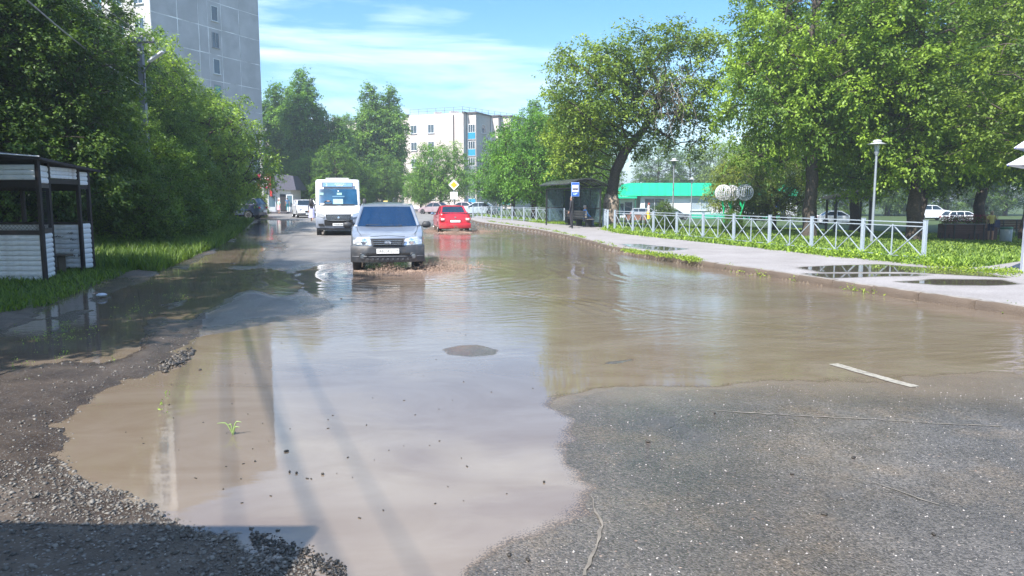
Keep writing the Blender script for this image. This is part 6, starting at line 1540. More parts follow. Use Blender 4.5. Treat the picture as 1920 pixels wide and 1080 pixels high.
for sy in (-1, 1):
    b = MB(); b.lathe([(.062, -.02), (.078, .012), (.068, .018), (.058, 0)], (.065 - .02, sy * .585, .40), 18, axis='X'); fo_ = b.build('fog_lamp', grey_p, NV, 40)
    b = MB(); b.lathe([(.055, -.01), (.054, .004), (.02, .010)], (.065 - .02, sy * .585, .40), 18, axis='X'); b.build('lens', mat('fog_lens', (.10, .11, .12), .1, coat=1), fo_, 40)
    # headlights: rounded lens following the body's corner
    g = MB(); vs = []; N_ = 12; M_ = 6
    yin, yout = .375, .80
    for i in range(N_ + 1):
        s_ = i / N_; y = yin + (yout - yin) * s_; top = .655 + .185 * (1 - (1 - s_) ** 2.6 * .35) * (1 - max(0, s_ - .75) * .9); bot_ = .645 + .02 * (1 - s_) * 0 + .06 * max(0, s_ - .5)
        xo = .035 - .20 * (y / .87) ** 3.2
        for j in range(M_ + 1):
            t_ = j / M_; z = bot_ + (top - bot_) * t_; vs.append((xo - .085 * t_ ** 1.4 + .022 * math.sin(math.pi * t_) * math.sin(math.pi * min(1, s_ * 1.1)), sy * y, z))
    k = len(vs); vs += [(x - .06, y, z) for x, y, z in vs]
    fs = [(i * (M_ + 1) + j, (i + 1) * (M_ + 1) + j, (i + 1) * (M_ + 1) + j + 1, i * (M_ + 1) + j + 1) for i in range(N_) for j in range(M_)]
    if sy < 0: fs = [tuple(reversed(f)) for f in fs]
    for i in range(N_):
        for j in (0, M_): fs.append((i * (M_ + 1) + j, (i + 1) * (M_ + 1) + j, k + (i + 1) * (M_ + 1) + j, k + i * (M_ + 1) + j))
    for j in range(M_):
        for i in (0, N_): fs.append((i * (M_ + 1) + j, i * (M_ + 1) + j + 1, k + i * (M_ + 1) + j + 1, k + i * (M_ + 1) + j))
    g.add(vs, fs); ho = g.build('headlight', lamp_m, NV, 50)
    g = MB(); g.lathe([(.07, -.01), (.066, .012), (.03, .024), (.01, .026)], (.035 - .045, sy * .545, .735), 16, axis='X'); g.build('reflector', mat('bright_reflector', (.9, .9, .92), .12, metal=1), ho, 40)
    # wiper
    g = MB(); g.tube([(-.98, sy * .10 + .25, 1.075), (-1.03, sy * .10 - .10, 1.095), (-1.00, sy * .10 - .42, 1.09)], .012, 5); g.build('wiper', black_p, NV)
# grille
g = MB(); g.prism([(.065, -.36, .645), (.065, .36, .645), (.02, .40, .80), (.02, -.40, .80)], .03); g.build('grille_surround', grey_p, NV)
g = MB(); g.prism([(.098, -.31, .655), (.098, .31, .655), (.055, .35, .785), (.055, -.35, .785)], .012); gr = g.build('grille', under_m, NV)
for k in range(3):
    g = MB(); x_ = .105 - .013 * k; g.bbox((x_, 0, .675 + .043 * k), (.02, .62 + .03 * k, .013), .004); g.build('grille_bar', chrome, gr)
g = MB(); vs = []
for k in range(24):
    a = 2 * math.pi * k / 24
    for r1, x_ in ((1, .112), (.86, .122), (.72, .116)): vs.append((x_ - .1 * (math.sin(a) * .036 * r1) , .088 * r1 * math.cos(a), .718 + .036 * r1 * math.sin(a)))
g.add(vs, [(3 * k + j, 3 * ((k + 1) % 24) + j, 3 * ((k + 1) % 24) + j + 1, 3 * k + j + 1) for k in range(24) for j in (0, 1)]); em = g.build('emblem', chrome, NV, 60)
g = MB(); g.bbox((.112, 0, .716), (.008, .13, .048), .02); g.build('emblem_field', mat('emblem_grey', (.30, .33, .38), .3), em)
g = MB(); g.tube([(.122, -.05, .712), (.122, -.01, .700), (.122, .04, .708), (.122, .02, .724), (.122, .0, .738), (.122, .0, .705)], .005, 5); g.build('emblem_boat', chrome, em)
plate(NV, .118, .515, 'A833KE', small='156')
mirrors(NV, -1.12, .83, 1.09, black_p, (.12, .21, .155))
seats(NV, -2.15, 1.3, .7, 1.22); seats(NV, -3.0, 1.3, .7, 1.15)
g = MB(); g.tube([Vector((-1.58, .36, 1.06)) + Vector((.05 * math.sin(a), .18 * math.cos(a), .17 * math.sin(a))) for a in [2 * math.pi * k / 16 for k in range(17)]], .014, 6); g.build('steering_wheel', black_p, NV)
g = MB(); g.box((-.70, 0, .945), (.006, 1.3, .004)); 
g = MB(); g.tube([(-.10, .62, .895), (-.5, .70, .962), (-1.0, .74, 1.055)], .006, 4); g.tube([(-.10, -.62, .895), (-.5, -.70, .962), (-1.0, -.74, 1.055)], .006, 4); g.tube([(-.085, -.40, .845), (-.10, 0, .875), (-.085, .40, .845)], .005, 4); g.build('bonnet_seam', grey_p, NV)
def driver(parent_loc, hd__, lx, ly, lz, label, top=(.10, .12, .16), sc_=1.62):
    c, s_ = math.cos(hd__), math.sin(hd__); x = parent_loc[0] + lx * c - ly * s_; y = parent_loc[1] + lx * s_ + ly * c
    return person(label, (x, y, parent_loc[2] + lz), hd__ - R(90), top, (.05, .05, .07), (.06, .05, .05), 'drive', sc_, sleeve=False)
driver(NV.location, hd_, -1.95, .36, .17, 'driver of the grey jeep with a hand on the steering wheel', (.035, .05, .08), 1.55)

# --- white minibus
bx_, by_ = at(636, 33.6), 33.6; hb = heading_to_cam(bx_, by_)
BU = thing('white_minibus', 'white route minibus with number 2 on its front display, behind the grey jeep', 'minibus', (bx_, by_, 0), hb)
whitep = paint('white_paint', (.74, .75, .77), 0, False)
hull(BU, [(-6.2, .42), (-.15, .42), (0, .50), (.02, .80), (-.05, 1.02), (-.18, 1.14), (-.62, 1.36), (-.74, 1.40), (-1.1, 2.12), (-1.16, 2.30), (-1.22, 2.52), (-1.36, 2.60), (-6.15, 2.62), (-6.25, 2.45)], 2.03, [(-.95, .42), (-4.6, .42)], whitep, taper=(.03, .01), zc=1.2, tumble=.05, inset=.09, nose=.16, rear=.08)
wsx = MB()
q_ = [Vector((-.735, -.88, 1.42)), Vector((-.735, .88, 1.42)), Vector((-1.085, .86, 2.14)), Vector((-1.085, -.86, 2.14))]
vs = []; N_ = 8
for i in range(N_ + 1):
    s_ = i / N_
    for a, b_ in ((q_[0], q_[1]), (q_[3], q_[2])): p_ = a.lerp(b_, s_) + Vector((.03 + .02 * (1 - (2 * s_ - 1) ** 4) - .10 * abs(2 * s_ - 1) ** 3 * .9, 0, .02)); vs.append(p_)
wsx.add(vs, [(2 * i, 2 * i + 2, 2 * i + 3, 2 * i + 1) for i in range(N_)])
k = len(vs); wsx.add([v + Vector((-.02, 0, -.01)) for v in vs], [(2 * i, 2 * i + 1, 2 * i + 3, 2 * i + 2) for i in range(N_)])
wo_ = wsx.build('windscreen', mat('bus_glass', (.018, .075, .15), .08, var=.35, vs=2.2, spec=.9), BU, 60)
def onws(y, t_, o=.02): return Vector((-.735 - .35 * t_ + .05 - .10 * abs(y / .88) ** 3 * .9 + o, y, 1.44 + .72 * t_))
def wspanel(nm, y0, y1, t0, t1, m_, o=.012):
    g = MB(); g.prism([onws(y0, t0, o), onws(y1, t0, o), onws(y1, t1, o), onws(y0, t1, o)], .004); return g.build(nm, m_, wo_)
# things seen just behind the screen
wspanel('route_card', -.22, .22, .05, .36, mat('pale_card', (.30, .50, .55), .6)); wspanel('sun_strip', -.82, .18, .62, .76, mat('greenish_strip', (.22, .42, .36), .5)); wspanel('paper_note', -.80, -.62, .02, .10, plate_m)
wspanel('route_lamp', -.01, .05, .84, .9, swhite); wspanel('upper_shade', -.25, .3, .48, .56, mat('dull_blue', (.08, .2, .3), .5)); 
g = MB(); g.tube([onws(-.45 + .17 * math.cos(a), .14 + .10 * math.sin(a), .016) for a in [2 * math.pi * k / 16 for k in range(17)]], .012, 5); g.build('steering_wheel', black_p, BU)
wspanel('driver_hand', -.50, -.38, .20, .27, SKIN, .02)
for y in (-.35, .45): g = MB(); g.tube([onws(y - .35, .01, .03), onws(y, .03, .03), onws(y + .30, .0, .03)], .014, 4); g.build('wiper', black_p, BU)
g = MB(); g.prism([(-1.075, -.70, 2.245), (-1.075, .70, 2.245), (-1.10, .70, 2.46), (-1.10, -.70, 2.46)], .03); ds = g.build('route_display', mat('display_frame', (.10, .12, .22), .4), BU)
g = MB(); g.prism([(-1.042, -.66, 2.27), (-1.042, .66, 2.27), (-1.066, .66, 2.435), (-1.066, -.66, 2.435)], .006); g.build('display_screen', mat('display_blue', (.20, .38, .56), .4, var=.1), ds)
lt = mat('display_letters', (.75, .85, .92), .5)
T = Matrix.Translation((-1.044, 0, 2.352)) @ Matrix.Rotation(R(90), 4, 'Z') @ Matrix.Rotation(R(90 - 6), 4, 'X')
text_obj('display_text', '2', .19, lt, ds, T @ Matrix.Translation((-.50, 0, 0)), .002)
g = MB(); random.seed(31)
for rw, (y0, y1, z_) in enumerate(((-.13, .36, .035), (-.04, .24, -.04))):
    y = y0
    while y < y1:
        w_ = .02 + random.random() * .025; g.box((y, z_ + (random.random() - .5) * .012, .0), (w_, .035, .004), T); y += w_ + .018
g.build('display_line', lt, ds)
# nose
bar(BU, 'bumper', mat('bus_grey_paint', (.20, .23, .29), .45, coat=.4), .10, .40, .93, 2.0, .3, .24)
bar(BU, 'bumper_lower', black_p, .06, .30, .42, 1.86, .4, .24)
g = MB(); g.bbox((.112, 0, .64), (.03, 1.25, .26), .02); g.build('lower_grille', under_m, BU)
g = MB(); g.prism([(.115, -.50, .72), (.115, .50, .72), (.08, .58, 1.02), (.08, -.58, 1.02)], .03); gg = g.build('grille', under_m, BU)
for k in range(5): g = MB(); g.bbox((.145 - .008 * k, 0, .755 + .055 * k), (.015, .98 + .03 * k, .018), .004); g.build('grille_bar', chrome, gg)
g = MB(); g.prism([(.165, -.06, .86), (.165, 0, .80), (.165, .06, .86), (.155, 0, .94)], .01); g.build('emblem', chrome, BU)
for sy in (-1, 1):
    g = MB(); g.prism([(.06, sy * .62, .86), (-.10, sy * .93, .92), (-.17, sy * .955, 1.10), (.02, sy * .60, 1.02)][::sy], .03); g.build('headlight', lamp_m, BU)
    g = MB(); g.prism([(.095, sy * .62, .48), (-.01, sy * .88, .50), (-.01, sy * .88, .60), (.095, sy * .66, .60)][::sy], .012); g.build('fog_light', under_m, BU)
    g = MB(); g.bbox((-.85, sy * 1.20, 1.55), (.12, .17, .36), .04); g.tube([(-.78, sy * .98, 1.45), (-.84, sy * 1.15, 1.40)], .03, 6); g.tube([(-.78, sy * .98, 1.75), (-.84, sy * 1.15, 1.70)], .02, 6); g.build('wing_mirror', black_p, BU, 60)
    for i in range(4): g = MB(); g.bbox((-1.75 - 1.1 * i, sy * 1.0, 1.75), (1.0, .03, .75), .02); g.build('side_window', car_glass_d, BU)
plate(BU, .14, .56, '', w=.52)
g = MB(); random.seed(9)
for k in range(7): g.box((.151, -.17 + .057 * k, .56), (.002, .028 + .01 * (k % 2), .05))
g.build('plate_marks', ink_m, BU)
for sx in (-.95, -4.6):
    for sy in (-1, 1): wheel(BU, sx, sy * .88, .36, .21)
g = MB(); g.box((-3.1, 0, .42), (5.4, 1.7, .16)); g.build('underbody', under_m, BU)
g = MB(); g.bbox((-3.2, 0, 2.66), (2.6, 1.1, .07), .03); g.build('roof_unit', mat('roof_unit_grey', (.4, .4, .42), .6), BU)

# --- generic saloon / estate / jeep for the parked ones
def car(name, label, loc, rz, col, kind='sedan', L_=4.25, W_=1.68, H_=1.42, group='cars parked in the background', dark=True, lamps=True, taxi=False, spoiler=False):
    t = thing(name, label, 'car', loc, rz, group); m_ = paint('paint_%d_%d_%d' % tuple(int(c * 99) for c in col), col); k = L_ / 4.25; hz = H_ / 1.42
    if kind == 'sedan':
        hull(t, [(-L_ / 2, .28), (L_ / 2 - .1, .26), (L_ / 2, .42), (L_ / 2 - .03, .62), (L_ / 2 - .25, .74), (.95 * k, .90 * hz), (-1.25 * k, .95 * hz), (-1.45 * k, .97 * hz), (-L_ / 2 + .12, .96 * hz), (-L_ / 2, .86 * hz), (-L_ / 2 - .06, .52)], W_, [(1.28 * k, .33), (-1.27 * k, .33)], m_, taper=(.12, .08), nose=.18, rear=.10)
        cabin(t, (.98 * k, .89 * hz, W_ * .43), (.28 * k, 1.33 * hz, W_ * .345), (-.85 * k, 1.34 * hz, W_ * .345), (-1.42 * k, .95 * hz, W_ * .41), m_, car_glass_d if dark else car_glass, (-.15 * k,))
    else:
        hull(t, [(-L_ / 2, .34), (L_ / 2 - .1, .34), (L_ / 2, .50), (L_ / 2 - .03, .78), (L_ / 2 - .22, .88 * hz), (1.0 * k, .98 * hz), (-L_ / 2 + .12, 1.0 * hz), (-L_ / 2 - .02, .7)], W_, [(1.3 * k, .38), (-1.3 * k, .38)], m_, taper=(.10, .05), nose=.16, rear=.08)
        cabin(t, (.98 * k, .97 * hz, W_ * .44), (.35 * k, 1.34 * hz, W_ * .37), (-L_ / 2 + .45, 1.34 * hz, W_ * .37), (-L_ / 2 + .12, .98 * hz, W_ * .42), m_, car_glass_d if dark else car_glass, (-.2 * k, -1.1 * k))
    r_ = .31 if kind == 'sedan' else .35
    for sx in (1.28 * k, -1.28 * k):
        for sy in (-1, 1): wheel(t, sx, sy * (W_ / 2 - .10), r_, .19)
    b = MB(); b.box((0, 0, .30), (L_ * .85, W_ * .86, .14)); b.build('underbody', under_m, t)
    for sy in (-1, 1):
        b = MB(); b.bbox((L_ / 2 - .16, sy * W_ * .36, .66 * hz + .02), (.18, .30, .15), .05); b.build('headlight', lamp_m, t, 60)
        b = MB(); b.bbox((-L_ / 2 + .05, sy * W_ * .385, .76 * hz), (.14, .24, .16), .03); b.build('tail_light', red_lens, t, 60)
    b = MB(); b.bbox((L_ / 2 - .01, 0, .62), (.05, .62, .14), .02); b.build('grille', under_m, t)
    bar(t, 'bumper', black_p if kind != 'sedan' else m_, L_ / 2 + .03, .24, .50, W_ * .95, .2, .22)
    plate(t, L_ / 2 + .05, .40, ''); plate(t, -L_ / 2 - .06, .62 if kind == 'sedan' else .66, '')
    mirrors(t, .78 * k, W_ * .46, .97 * hz, m_, (.1, .17, .13))
    if taxi: b = MB(); b.bbox((-.2, 0, 1.47), (.2, .5, .14), .04); b.build('roof_sign', mat('taxi_yellow', (.8, .6, .2), .4), t)
    return t

# --- red saloon driving away
rx_, ry_ = at(854, 38.2), 38.2
th_ = R(90 + 11)
RC = thing('red_saloon', 'red saloon car driving away through the puddle, right of the grey jeep', 'car', (rx_, ry_, -.03), th_)
redp = paint('red_paint', (.50, .012, .03), 0)
# local origin: rear bumper at x=0, forward +x
hull(RC, [(.05, .24), (4.15, .26), (4.25, .42), (4.2, .62), (3.95, .74), (3.05, .88), (1.0, .93), (.62, .985), (.06, .99), (.0, .93), (-.03, .60), (-.03, .38)], 1.67, [(3.42, .33), (.95, .33)], redp, taper=(.12, .07), nose=.18, rear=.12, zc=.55, tumble=.06)
cabin(RC, (3.05, .88, .70), (2.35, 1.33, .56), (1.20, 1.34, .55), (.62, .97, .67), redp, car_glass, (1.95,), pill=.04)
for sx in (3.42, .95):
    for sy in (-1, 1): wheel(RC, sx, sy * .73, .30, .18)
g = MB(); g.box((2.1, 0, .26), (3.6, 1.4, .14)); g.build('underbody', under_m, RC)
for sy in (-1, 1):
    g = MB(); g.bbox((.06, sy * .66, .72), (.16, .27, .17), .03); tl = g.build('tail_light', red_lens, RC, 60)
    g = MB(); g.bbox((.03, sy * .64, .70), (.13, .20, .12), .02); g.build('pale_lens', white_lens, tl, 60)
bar(RC, 'rear_bumper', redp, -.10, .23, .50, 1.62, -.16, -.12) if False else None
g = MB(); vs = []; prof_ = [(.12, .22), (-.06, .24), (-.11, .34), (-.10, .46), (-.05, .50), (.12, .50)]
N_ = 14
for i in range(N_ + 1):
    f_ = -1 + 2 * i / N_
    for px_, pz_ in prof_: vs.append((px_ + .15 * abs(f_) ** 3, f_ * .815, pz_))
k = len(prof_); g.add(vs, [(i * k + j, i * k + (j + 1) % k, (i + 1) * k + (j + 1) % k, (i + 1) * k + j) for i in range(N_) for j in range(k)] + [tuple(reversed(range(k))), tuple(range(N_ * k, (N_ + 1) * k))]); g.build('rear_bumper', redp, RC, 40)
plate(RC, -.045, .60, '', w=.52)
g = MB(); g.bbox((-.03, 0, .60), (.02, .60, .16), .01); g.build('plate_recess', mat('dark_red', (.18, .01, .02), .5), RC)
g = MB(); g.bbox((.14, 0, 1.035), (.20, 1.36, .03), .012); g.box((.16, .6, 1.0), (.08, .05, .05)); g.box((.16, -.6, 1.0), (.08, .05, .05)); g.build('spoiler', redp, RC)
g = MB(); g.bbox((-.035, 0, .80), (.01, .09, .05), .01); g.build('badge', chrome, RC)
g = MB(); g.tube([(-.02, 0, .25), (-.16, 0, .27), (-.18, 0, .33)], .022, 6); g.build('tow_hook', black_p, RC)
mirrors(RC, 2.75, .80, .95, mat('blue_grey_mirror', (.10, .18, .30), .3, coat=1), (.12, .19, .13)); seats(RC, 1.9, 1.2, .6, 1.1)
g = MB(); 
for x_ in (2.55, 1.72): 
    for sy in (-1, 1): g.tube([(x_, sy * .842, .36), (x_ + .02, sy * .845, .88)], .006, 4)
g.build('door_seam', mat('dark_red', (.18, .01, .02), .5), RC)
for sy in (-1, 1):
    for x_ in (1.98, 1.25): g = MB(); g.bbox((x_, sy * .835, .78), (.18, .03, .03), .01); g.build('door_handle', black_p, RC)

# --- parked and background cars
wj = (at(574, 68), 68, 0)
t = car('white_jeep', 'white jeep facing us, half hidden behind the minibus', wj, math.atan2(-68, -wj[0]) + R(8), (.72, .74, .78), 'suv', 4.5, 1.9, 1.70)
bl = (at(446, 62), 62, .05)
t = car('dark_blue_jeep', 'dark blue jeep parked under the bushes on the left, tail towards the road', bl, R(176), (.008, .018, .055), 'suv', 4.7, 1.9, 1.80)
car('red_hatchback', 'red car parked beside the corner shop', (at(561, 88), 88, 0), R(-95), (.5, .02, .04), 'sedan')
car('old_grey_saloon', 'old grey-red saloon parked before the cream block, left of the red saloon', (at(817, 84), 84, 0), R(150), (.34, .27, .29), 'sedan', 4.1, 1.6, 1.38)
car('taxi', 'dark taxi with a yellow roof sign, only its top showing over the grey jeep roof', (at(725, 82), 82, 0), R(95), (.03, .05, .10), 'sedan', taxi=True)
car('blue_grey_saloon', 'blue-grey saloon parked behind the far end of the fence', (at(897, 76), 76, 0), R(170), (.38, .45, .52), 'sedan', 4.4)
car('pink_grey_saloon', 'pale saloon parked behind the yellow priority sign', (at(868, 88), 88, 0), R(160), (.50, .44, .47), 'sedan')
car('silver_estate', 'silver estate car with its tailgate raised in front of the green-roofed shop', (at(1212, 98), 98, -.98), R(-4), (.40, .41, .45), 'suv', 4.5, 1.75, 1.55, dark=True)
g = MB(); ex = at(1212, 98); 
tg = MB(); tg.prism([(-2.0, -.65, 1.5), (-2.0, .65, 1.5), (-3.0, .62, 1.95), (-3.0, -.62, 1.95)], .04); tg.build('raised_tailgate', black_p, bpy.data.objects['silver_estate'])
car('dark_estate', 'dark grey car parked right of the silver estate, behind the low shrub', (at(1262, 98), 98, -.98), R(2), (.10, .12, .14), 'sedan', 4.3)
car('white_saloon', 'white saloon seen under the trees just right of the split trunk', (at(1566, 80), 80, -1.0), R(-6), (.80, .82, .85), 'sedan', 4.6, 1.75, 1.5)
car('white_hatchback', 'white car in the distance above the flower bench', (at(1800, 82), 82, -1.0), R(4), (.78, .79, .83), 'suv', 4.2)
car('white_van', 'white van parked in the far sun between lamp and flower bench', (at(1740, 96), 96, -1.0), R(2), (.75, .77, .82), 'suv', 5.0, 1.95, 2.0)
bt = thing('blue_truck', 'truck with a blue cover parked far behind the trees, left of the split trunk', 'truck', (at(1436, 96), 96, -1.0), R(3))
b = MB(); b.bbox((0, 0, 1.9), (4.0, 2.1, 1.6), .15); b.build('cover', mat('blue_tarp', (.03, .09, .45), .6), bt)
b = MB(); b.bbox((2.9, 0, 1.25), (1.6, 1.9, 1.5), .15); b.build('cab', mat('truck_white', (.7, .72, .78), .5), bt)
b = MB(); b.bbox((.3, 0, .75), (5.6, 1.7, .25), .03); b.build('chassis', under_m, bt)
for sx in (-1.5, 2.5):
    for sy in (-1, 1): wheel(bt, sx, sy * .85, .42, .25)

# ------------------------------------------------------------------ splashes: torn brown sheets and drops
brown_w = mat('muddy_spray', (.30, .215, .165), .45, var=.12, vs=20, spec=.4)
def splash(label, cx, cy, dirs, n, H_, seed):
    rr = random.Random(seed); b = MB()
    for k in range(n):
        d_ = rr.choice(dirs); a = math.atan2(d_[1], d_[0]) + rr.gauss(0, d_[3]); r_ = abs(rr.gauss(0, .5)) * d_[2]; u = r_ / max(d_[2], .01)
        z = max(.004, H_ * rr.random() ** 1.9 * math.exp(-1.1 * u) * (1.2 - .3 * u)); x = cx + d_[4] + r_ * math.cos(a); y = cy + d_[5] + r_ * math.sin(a)
        s_ = rr.uniform(.0025, .008) * (1.4 if z < .08 else 1)
        if rr.random() < .16: s_ *= 2.0
        v_ = Vector((rr.gauss(0, .4) + math.cos(a) * .5, rr.gauss(0, .4) + math.sin(a) * .5, rr.gauss(.6, .5))).normalized() * s_ * rr.uniform(1, 2.6)
        w_ = v_.cross(Vector((rr.gauss(0, 1), rr.gauss(0, 1), rr.gauss(0, 1)))).normalized() * s_; q_ = v_.cross(w_).normalized() * s_; c = Vector((x, y, z))
        b.add([c + v_, c - v_, c + w_, c - w_, c + q_, c - q_], [(0, 2, 4), (0, 4, 3), (0, 3, 5), (0, 5, 2), (1, 4, 2), (1, 3, 4), (1, 5, 3), (1, 2, 5)])
    # lumpy ridge of churned water
    for d_ in dirs:
        N_, M_ = 34, 8; vs = []
        for i in range(N_ + 1):
            s_ = i / N_; px_ = cx + d_[4] + (s_ - .5) * d_[6] * d_[7]; py_ = cy + d_[5] + (s_ - .5) * d_[6] * d_[8]
            for j in range(M_ + 1):
                t_ = j / M_; hh = H_ * .26 * math.sin(math.pi * t_) * math.sin(math.pi * s_) ** .6 * (.35 + .35 * math.sin(s_ * 23 + seed) ** 2 + .35 * rr.random())
                vs.append((px_ + (t_ - .5) * .34 * math.cos(math.atan2(d_[1], d_[0])) + rr.gauss(0, .012), py_ + (t_ - .5) * .34 * math.sin(math.atan2(d_[1], d_[0])) + rr.gauss(0, .012), hh - .005))
        b.add(vs, [(i * (M_ + 1) + j, (i + 1) * (M_ + 1) + j, (i + 1) * (M_ + 1) + j + 1, i * (M_ + 1) + j + 1) for i in range(N_) for j in range(M_)])
    o_ = b.build('water_splash', brown_w); o_['kind'] = 'stuff'; return o_
fx, fy = nx_ - math.cos(hd_) * .75, ny_ - math.sin(hd_) * .75
# (dx, dy, reach, spread, offset x, offset y, ridge length, ridge dir x, ridge dir y)
splash('', fx, fy, [(1, -.25, .95, .7, .80, -.15, .9, .95, .2), (.2, -1, .5, .9, .1, -.55, 1.7, 1, .05), (1, .1, 1.1, .5, .95, .2, .8, .9, .4)], 6500, .30, 5)
splash('', rx_, ry_, [(1, -.1, 1.6, .6, .75, .9, 1.4, 1, .2), (-1, -.1, 1.3, .6, -.95, .9, 1.2, 1, -.2), (.1, -1, .9, .9, 0, -.1, 1.8, 1, 0)], 5000, .34, 6)

# ------------------------------------------------------------------ park furniture at the right
woodd = mat('brown_bench_wood', (.075, .030, .022), .6, var=.2, vs=6)
def park_bench(label, px0, px1, Y, ztop_py, m_=woodd, planks=4, zb=None):
    xa, xb = at(px0, Y), at(px1, Y); L_ = xb - xa; z = zat((xa + xb) / 2, Y) if zb is None else zb
    t = thing('park_bench', label, 'bench', ((xa + xb) / 2, Y, z), 0, 'brown park benches'); Hb = P(px0, ztop_py, Y).z - z
    z0 = Hb * .42
    for k in range(planks):
        b = MB(); hh = (Hb - z0) / planks; b.bbox((0, 0, z0 + hh * (k + .5)), (L_, .035, hh - .012), .006); b.build('back_plank', m_, t)
    for k in range(3): b = MB(); b.bbox((0, .12 + .14 * k, .46), (L_, .12, .03), .006); b.build('seat_plank', m_, t)
    b = MB(); b.bbox((0, -.0, Hb + .02), (L_ + .1, .09, .035), .008); b.build('top_rail', mat('grey_rail', (.22, .2, .22), .5), t)
    for x in (-L_ / 2 + .05, -L_ / 4, L_ / 4, L_ / 2 - .05): b = MB(); b.box((x, -.04, Hb / 2), (.06, .05, Hb)); b.box((x, .40, .22), (.05, .05, .44)); b.build('leg', blk, t)
    return t
park_bench('long dark brown bench back below the red flowers at the right', 1768, 1844, 40, 421)
park_bench('brown bench on the lawn behind the fence, beside the red-haired walker', 1172, 1212, 56, 402, mat('reddish_plank', (.24, .12, .09), .7, var=.2))
park_bench('short brown bench in the shade right of the litter bin', 1866, 1915, 55, 412)
# flower bed with red flowers
fb_ = thing('flower_box', 'box of red flowers standing behind the long brown bench', 'flower box', (at(1812, 42), 42, zat(at(1812, 42), 42)), 0)
b = MB(); b.bbox((0, 0, .45), (3.1, .5, .9), .02); b.build('box', woodd, fb_)
rng = np.random.default_rng(5); n = 2600
pos = np.stack([rng.uniform(-1.5, 1.5, n), rng.uniform(-.3, .3, n), .9 + rng.random(n) * .42], 1)
Vl, Fl, lvv = leaves(rng, pos, unit(rng.normal(size=(n, 3))), np.full(n, .06), np.full(n, .045), unit(rng.normal(size=(n, 3)) + [0, 0, 1]), rng.random(n))
inst('foliage', npmesh('foliage', Vl, Fl, LEAF, {'lv': lvv}), fb_).color = (.7, .6, .7, 1)
n = 900; pos = np.stack([rng.uniform(-1.5, 1.5, n), rng.uniform(-.35, .3, n), 1.0 + rng.random(n) * .42], 1)
Vl, Fl, lvv = leaves(rng, pos, unit(rng.normal(size=(n, 3))), np.full(n, .05), np.full(n, .05), unit(rng.normal(size=(n, 3)) + [0, -1, 1]), rng.random(n))
inst('red_flowers', npmesh('red_flowers', Vl, Fl, mat('flower_red', (.30, .02, .04), .6)), fb_)
# litter bin
zb_ = zat(at(1885, 40), 40)
bn = thing('litter_bin', 'grey cylindrical litter bin with a green rim on the lawn', 'litter bin', (at(1885, 40), 40, zb_))
b = MB(); b.lathe([(.27, 0), (.285, .03), (.285, .72), (.27, .74), (.02, .74)], n=24); b.build('drum', mat('bin_grey', (.34, .38, .39), .5, var=.1), bn, 40)
b = MB(); b.lathe([(.29, .70), (.305, .73), (.305, .80), (.27, .82), (.20, .82), (.20, .76)], n=24); b.build('rim', mat('bin_green', (.05, .16, .12), .5), bn, 40)
# dark canopy in the park
cn = thing('park_canopy', 'dark flat canopy on thin posts under the trees, left of the tall lamp', 'canopy', (at(1587, 50), 50, zat(at(1587, 50), 50)))
hz_ = P(1587, 374, 50).z - cn.location.z
b = MB(); b.add([(-1.6, -1, hz_), (1.7, -1, hz_), (1.7, 1.2, hz_ + .1), (-1.6, 1.2, hz_ + .1), (.9, -1, hz_ + .75), (1.5, 1.2, hz_ + .75)], [(0, 1, 4), (3, 5, 2), (0, 3, 2, 1), (1, 2, 5, 4), (0, 4, 5, 3)]); b.build('roof', blk, cn)
for x in (-1.1, 1.2): b = MB(); b.box((x, -.6, hz_ / 2), (.14, .14, hz_)); b.box((x, .8, hz_ / 2), (.12, .12, hz_)); b.build('post', blk, cn)
# kiosk corner at the right edge
rk = thing('striped_awning_stand', 'corner of a stand with white striped awnings and a grey post at the right edge', 'stand', (11.6, 16.2, .14))
wA = mat('awning_white', (.62, .62, .68), .6); wB = mat('awning_dark', (.05, .04, .07), .6); wC = mat('awning_blue_edge', (.02, .03, .30), .6)
def awn(px, py, Y, wd, rise, dep, nm='awning'):
    a = P(px, py, Y) - rk.location; b = MB(); o_ = None
    top = Vector((a.x + wd, a.y + .3, a.z + rise))
    b.prism([a, Vector((a.x + wd, a.y, a.z - .02)), Vector((a.x + wd, a.y + .35, a.z + rise))], .05); b.prism([a + Vector((0, 0, -.0)), Vector((a.x + wd, a.y + .36, a.z + rise)), Vector((a.x + wd + 1.0, a.y + 1.6, a.z + rise)), Vector((a.x + 1.35, a.y + 1.5, a.z))], .03)
    o_ = b.build(nm, wA, rk)
    for k in range(3):
        c = MB(); t0 = .18 + .26 * k; l0 = Vector((a.x + wd * t0, a.y - .012, a.z - .01)); r0_ = Vector((a.x + wd, a.y - .012, a.z + rise * (1 - t0) * .75)); c.prism([l0, l0 + Vector((wd * .09, 0, 0)), r0_ + Vector((0, .2, -.07)), r0_ + Vector((0, .2, 0))], .012); c.build('stripe', wB, o_)
    e = MB(); e.tube([a, top], .014, 4); e.build('edge_piping', wC, o_)
awn(1903, 279, 15.2, 1.3, .75, 1); awn(1889, 311, 15.0, 1.5, .70, 1)
pc = P(1917, 506, 15.8); 
b = MB(); b.bbox((pc.x - rk.location.x + .02, -.4, .85 + .0), (.10, .10, 3.2), .01); b.build('post', mat('grey_post_paint', (.36, .38, .46), .5), rk)
b = MB(); b.bbox((1.2, -.6, .9), (.9, .6, 1.8), .02); b.build('counter', wA, rk)

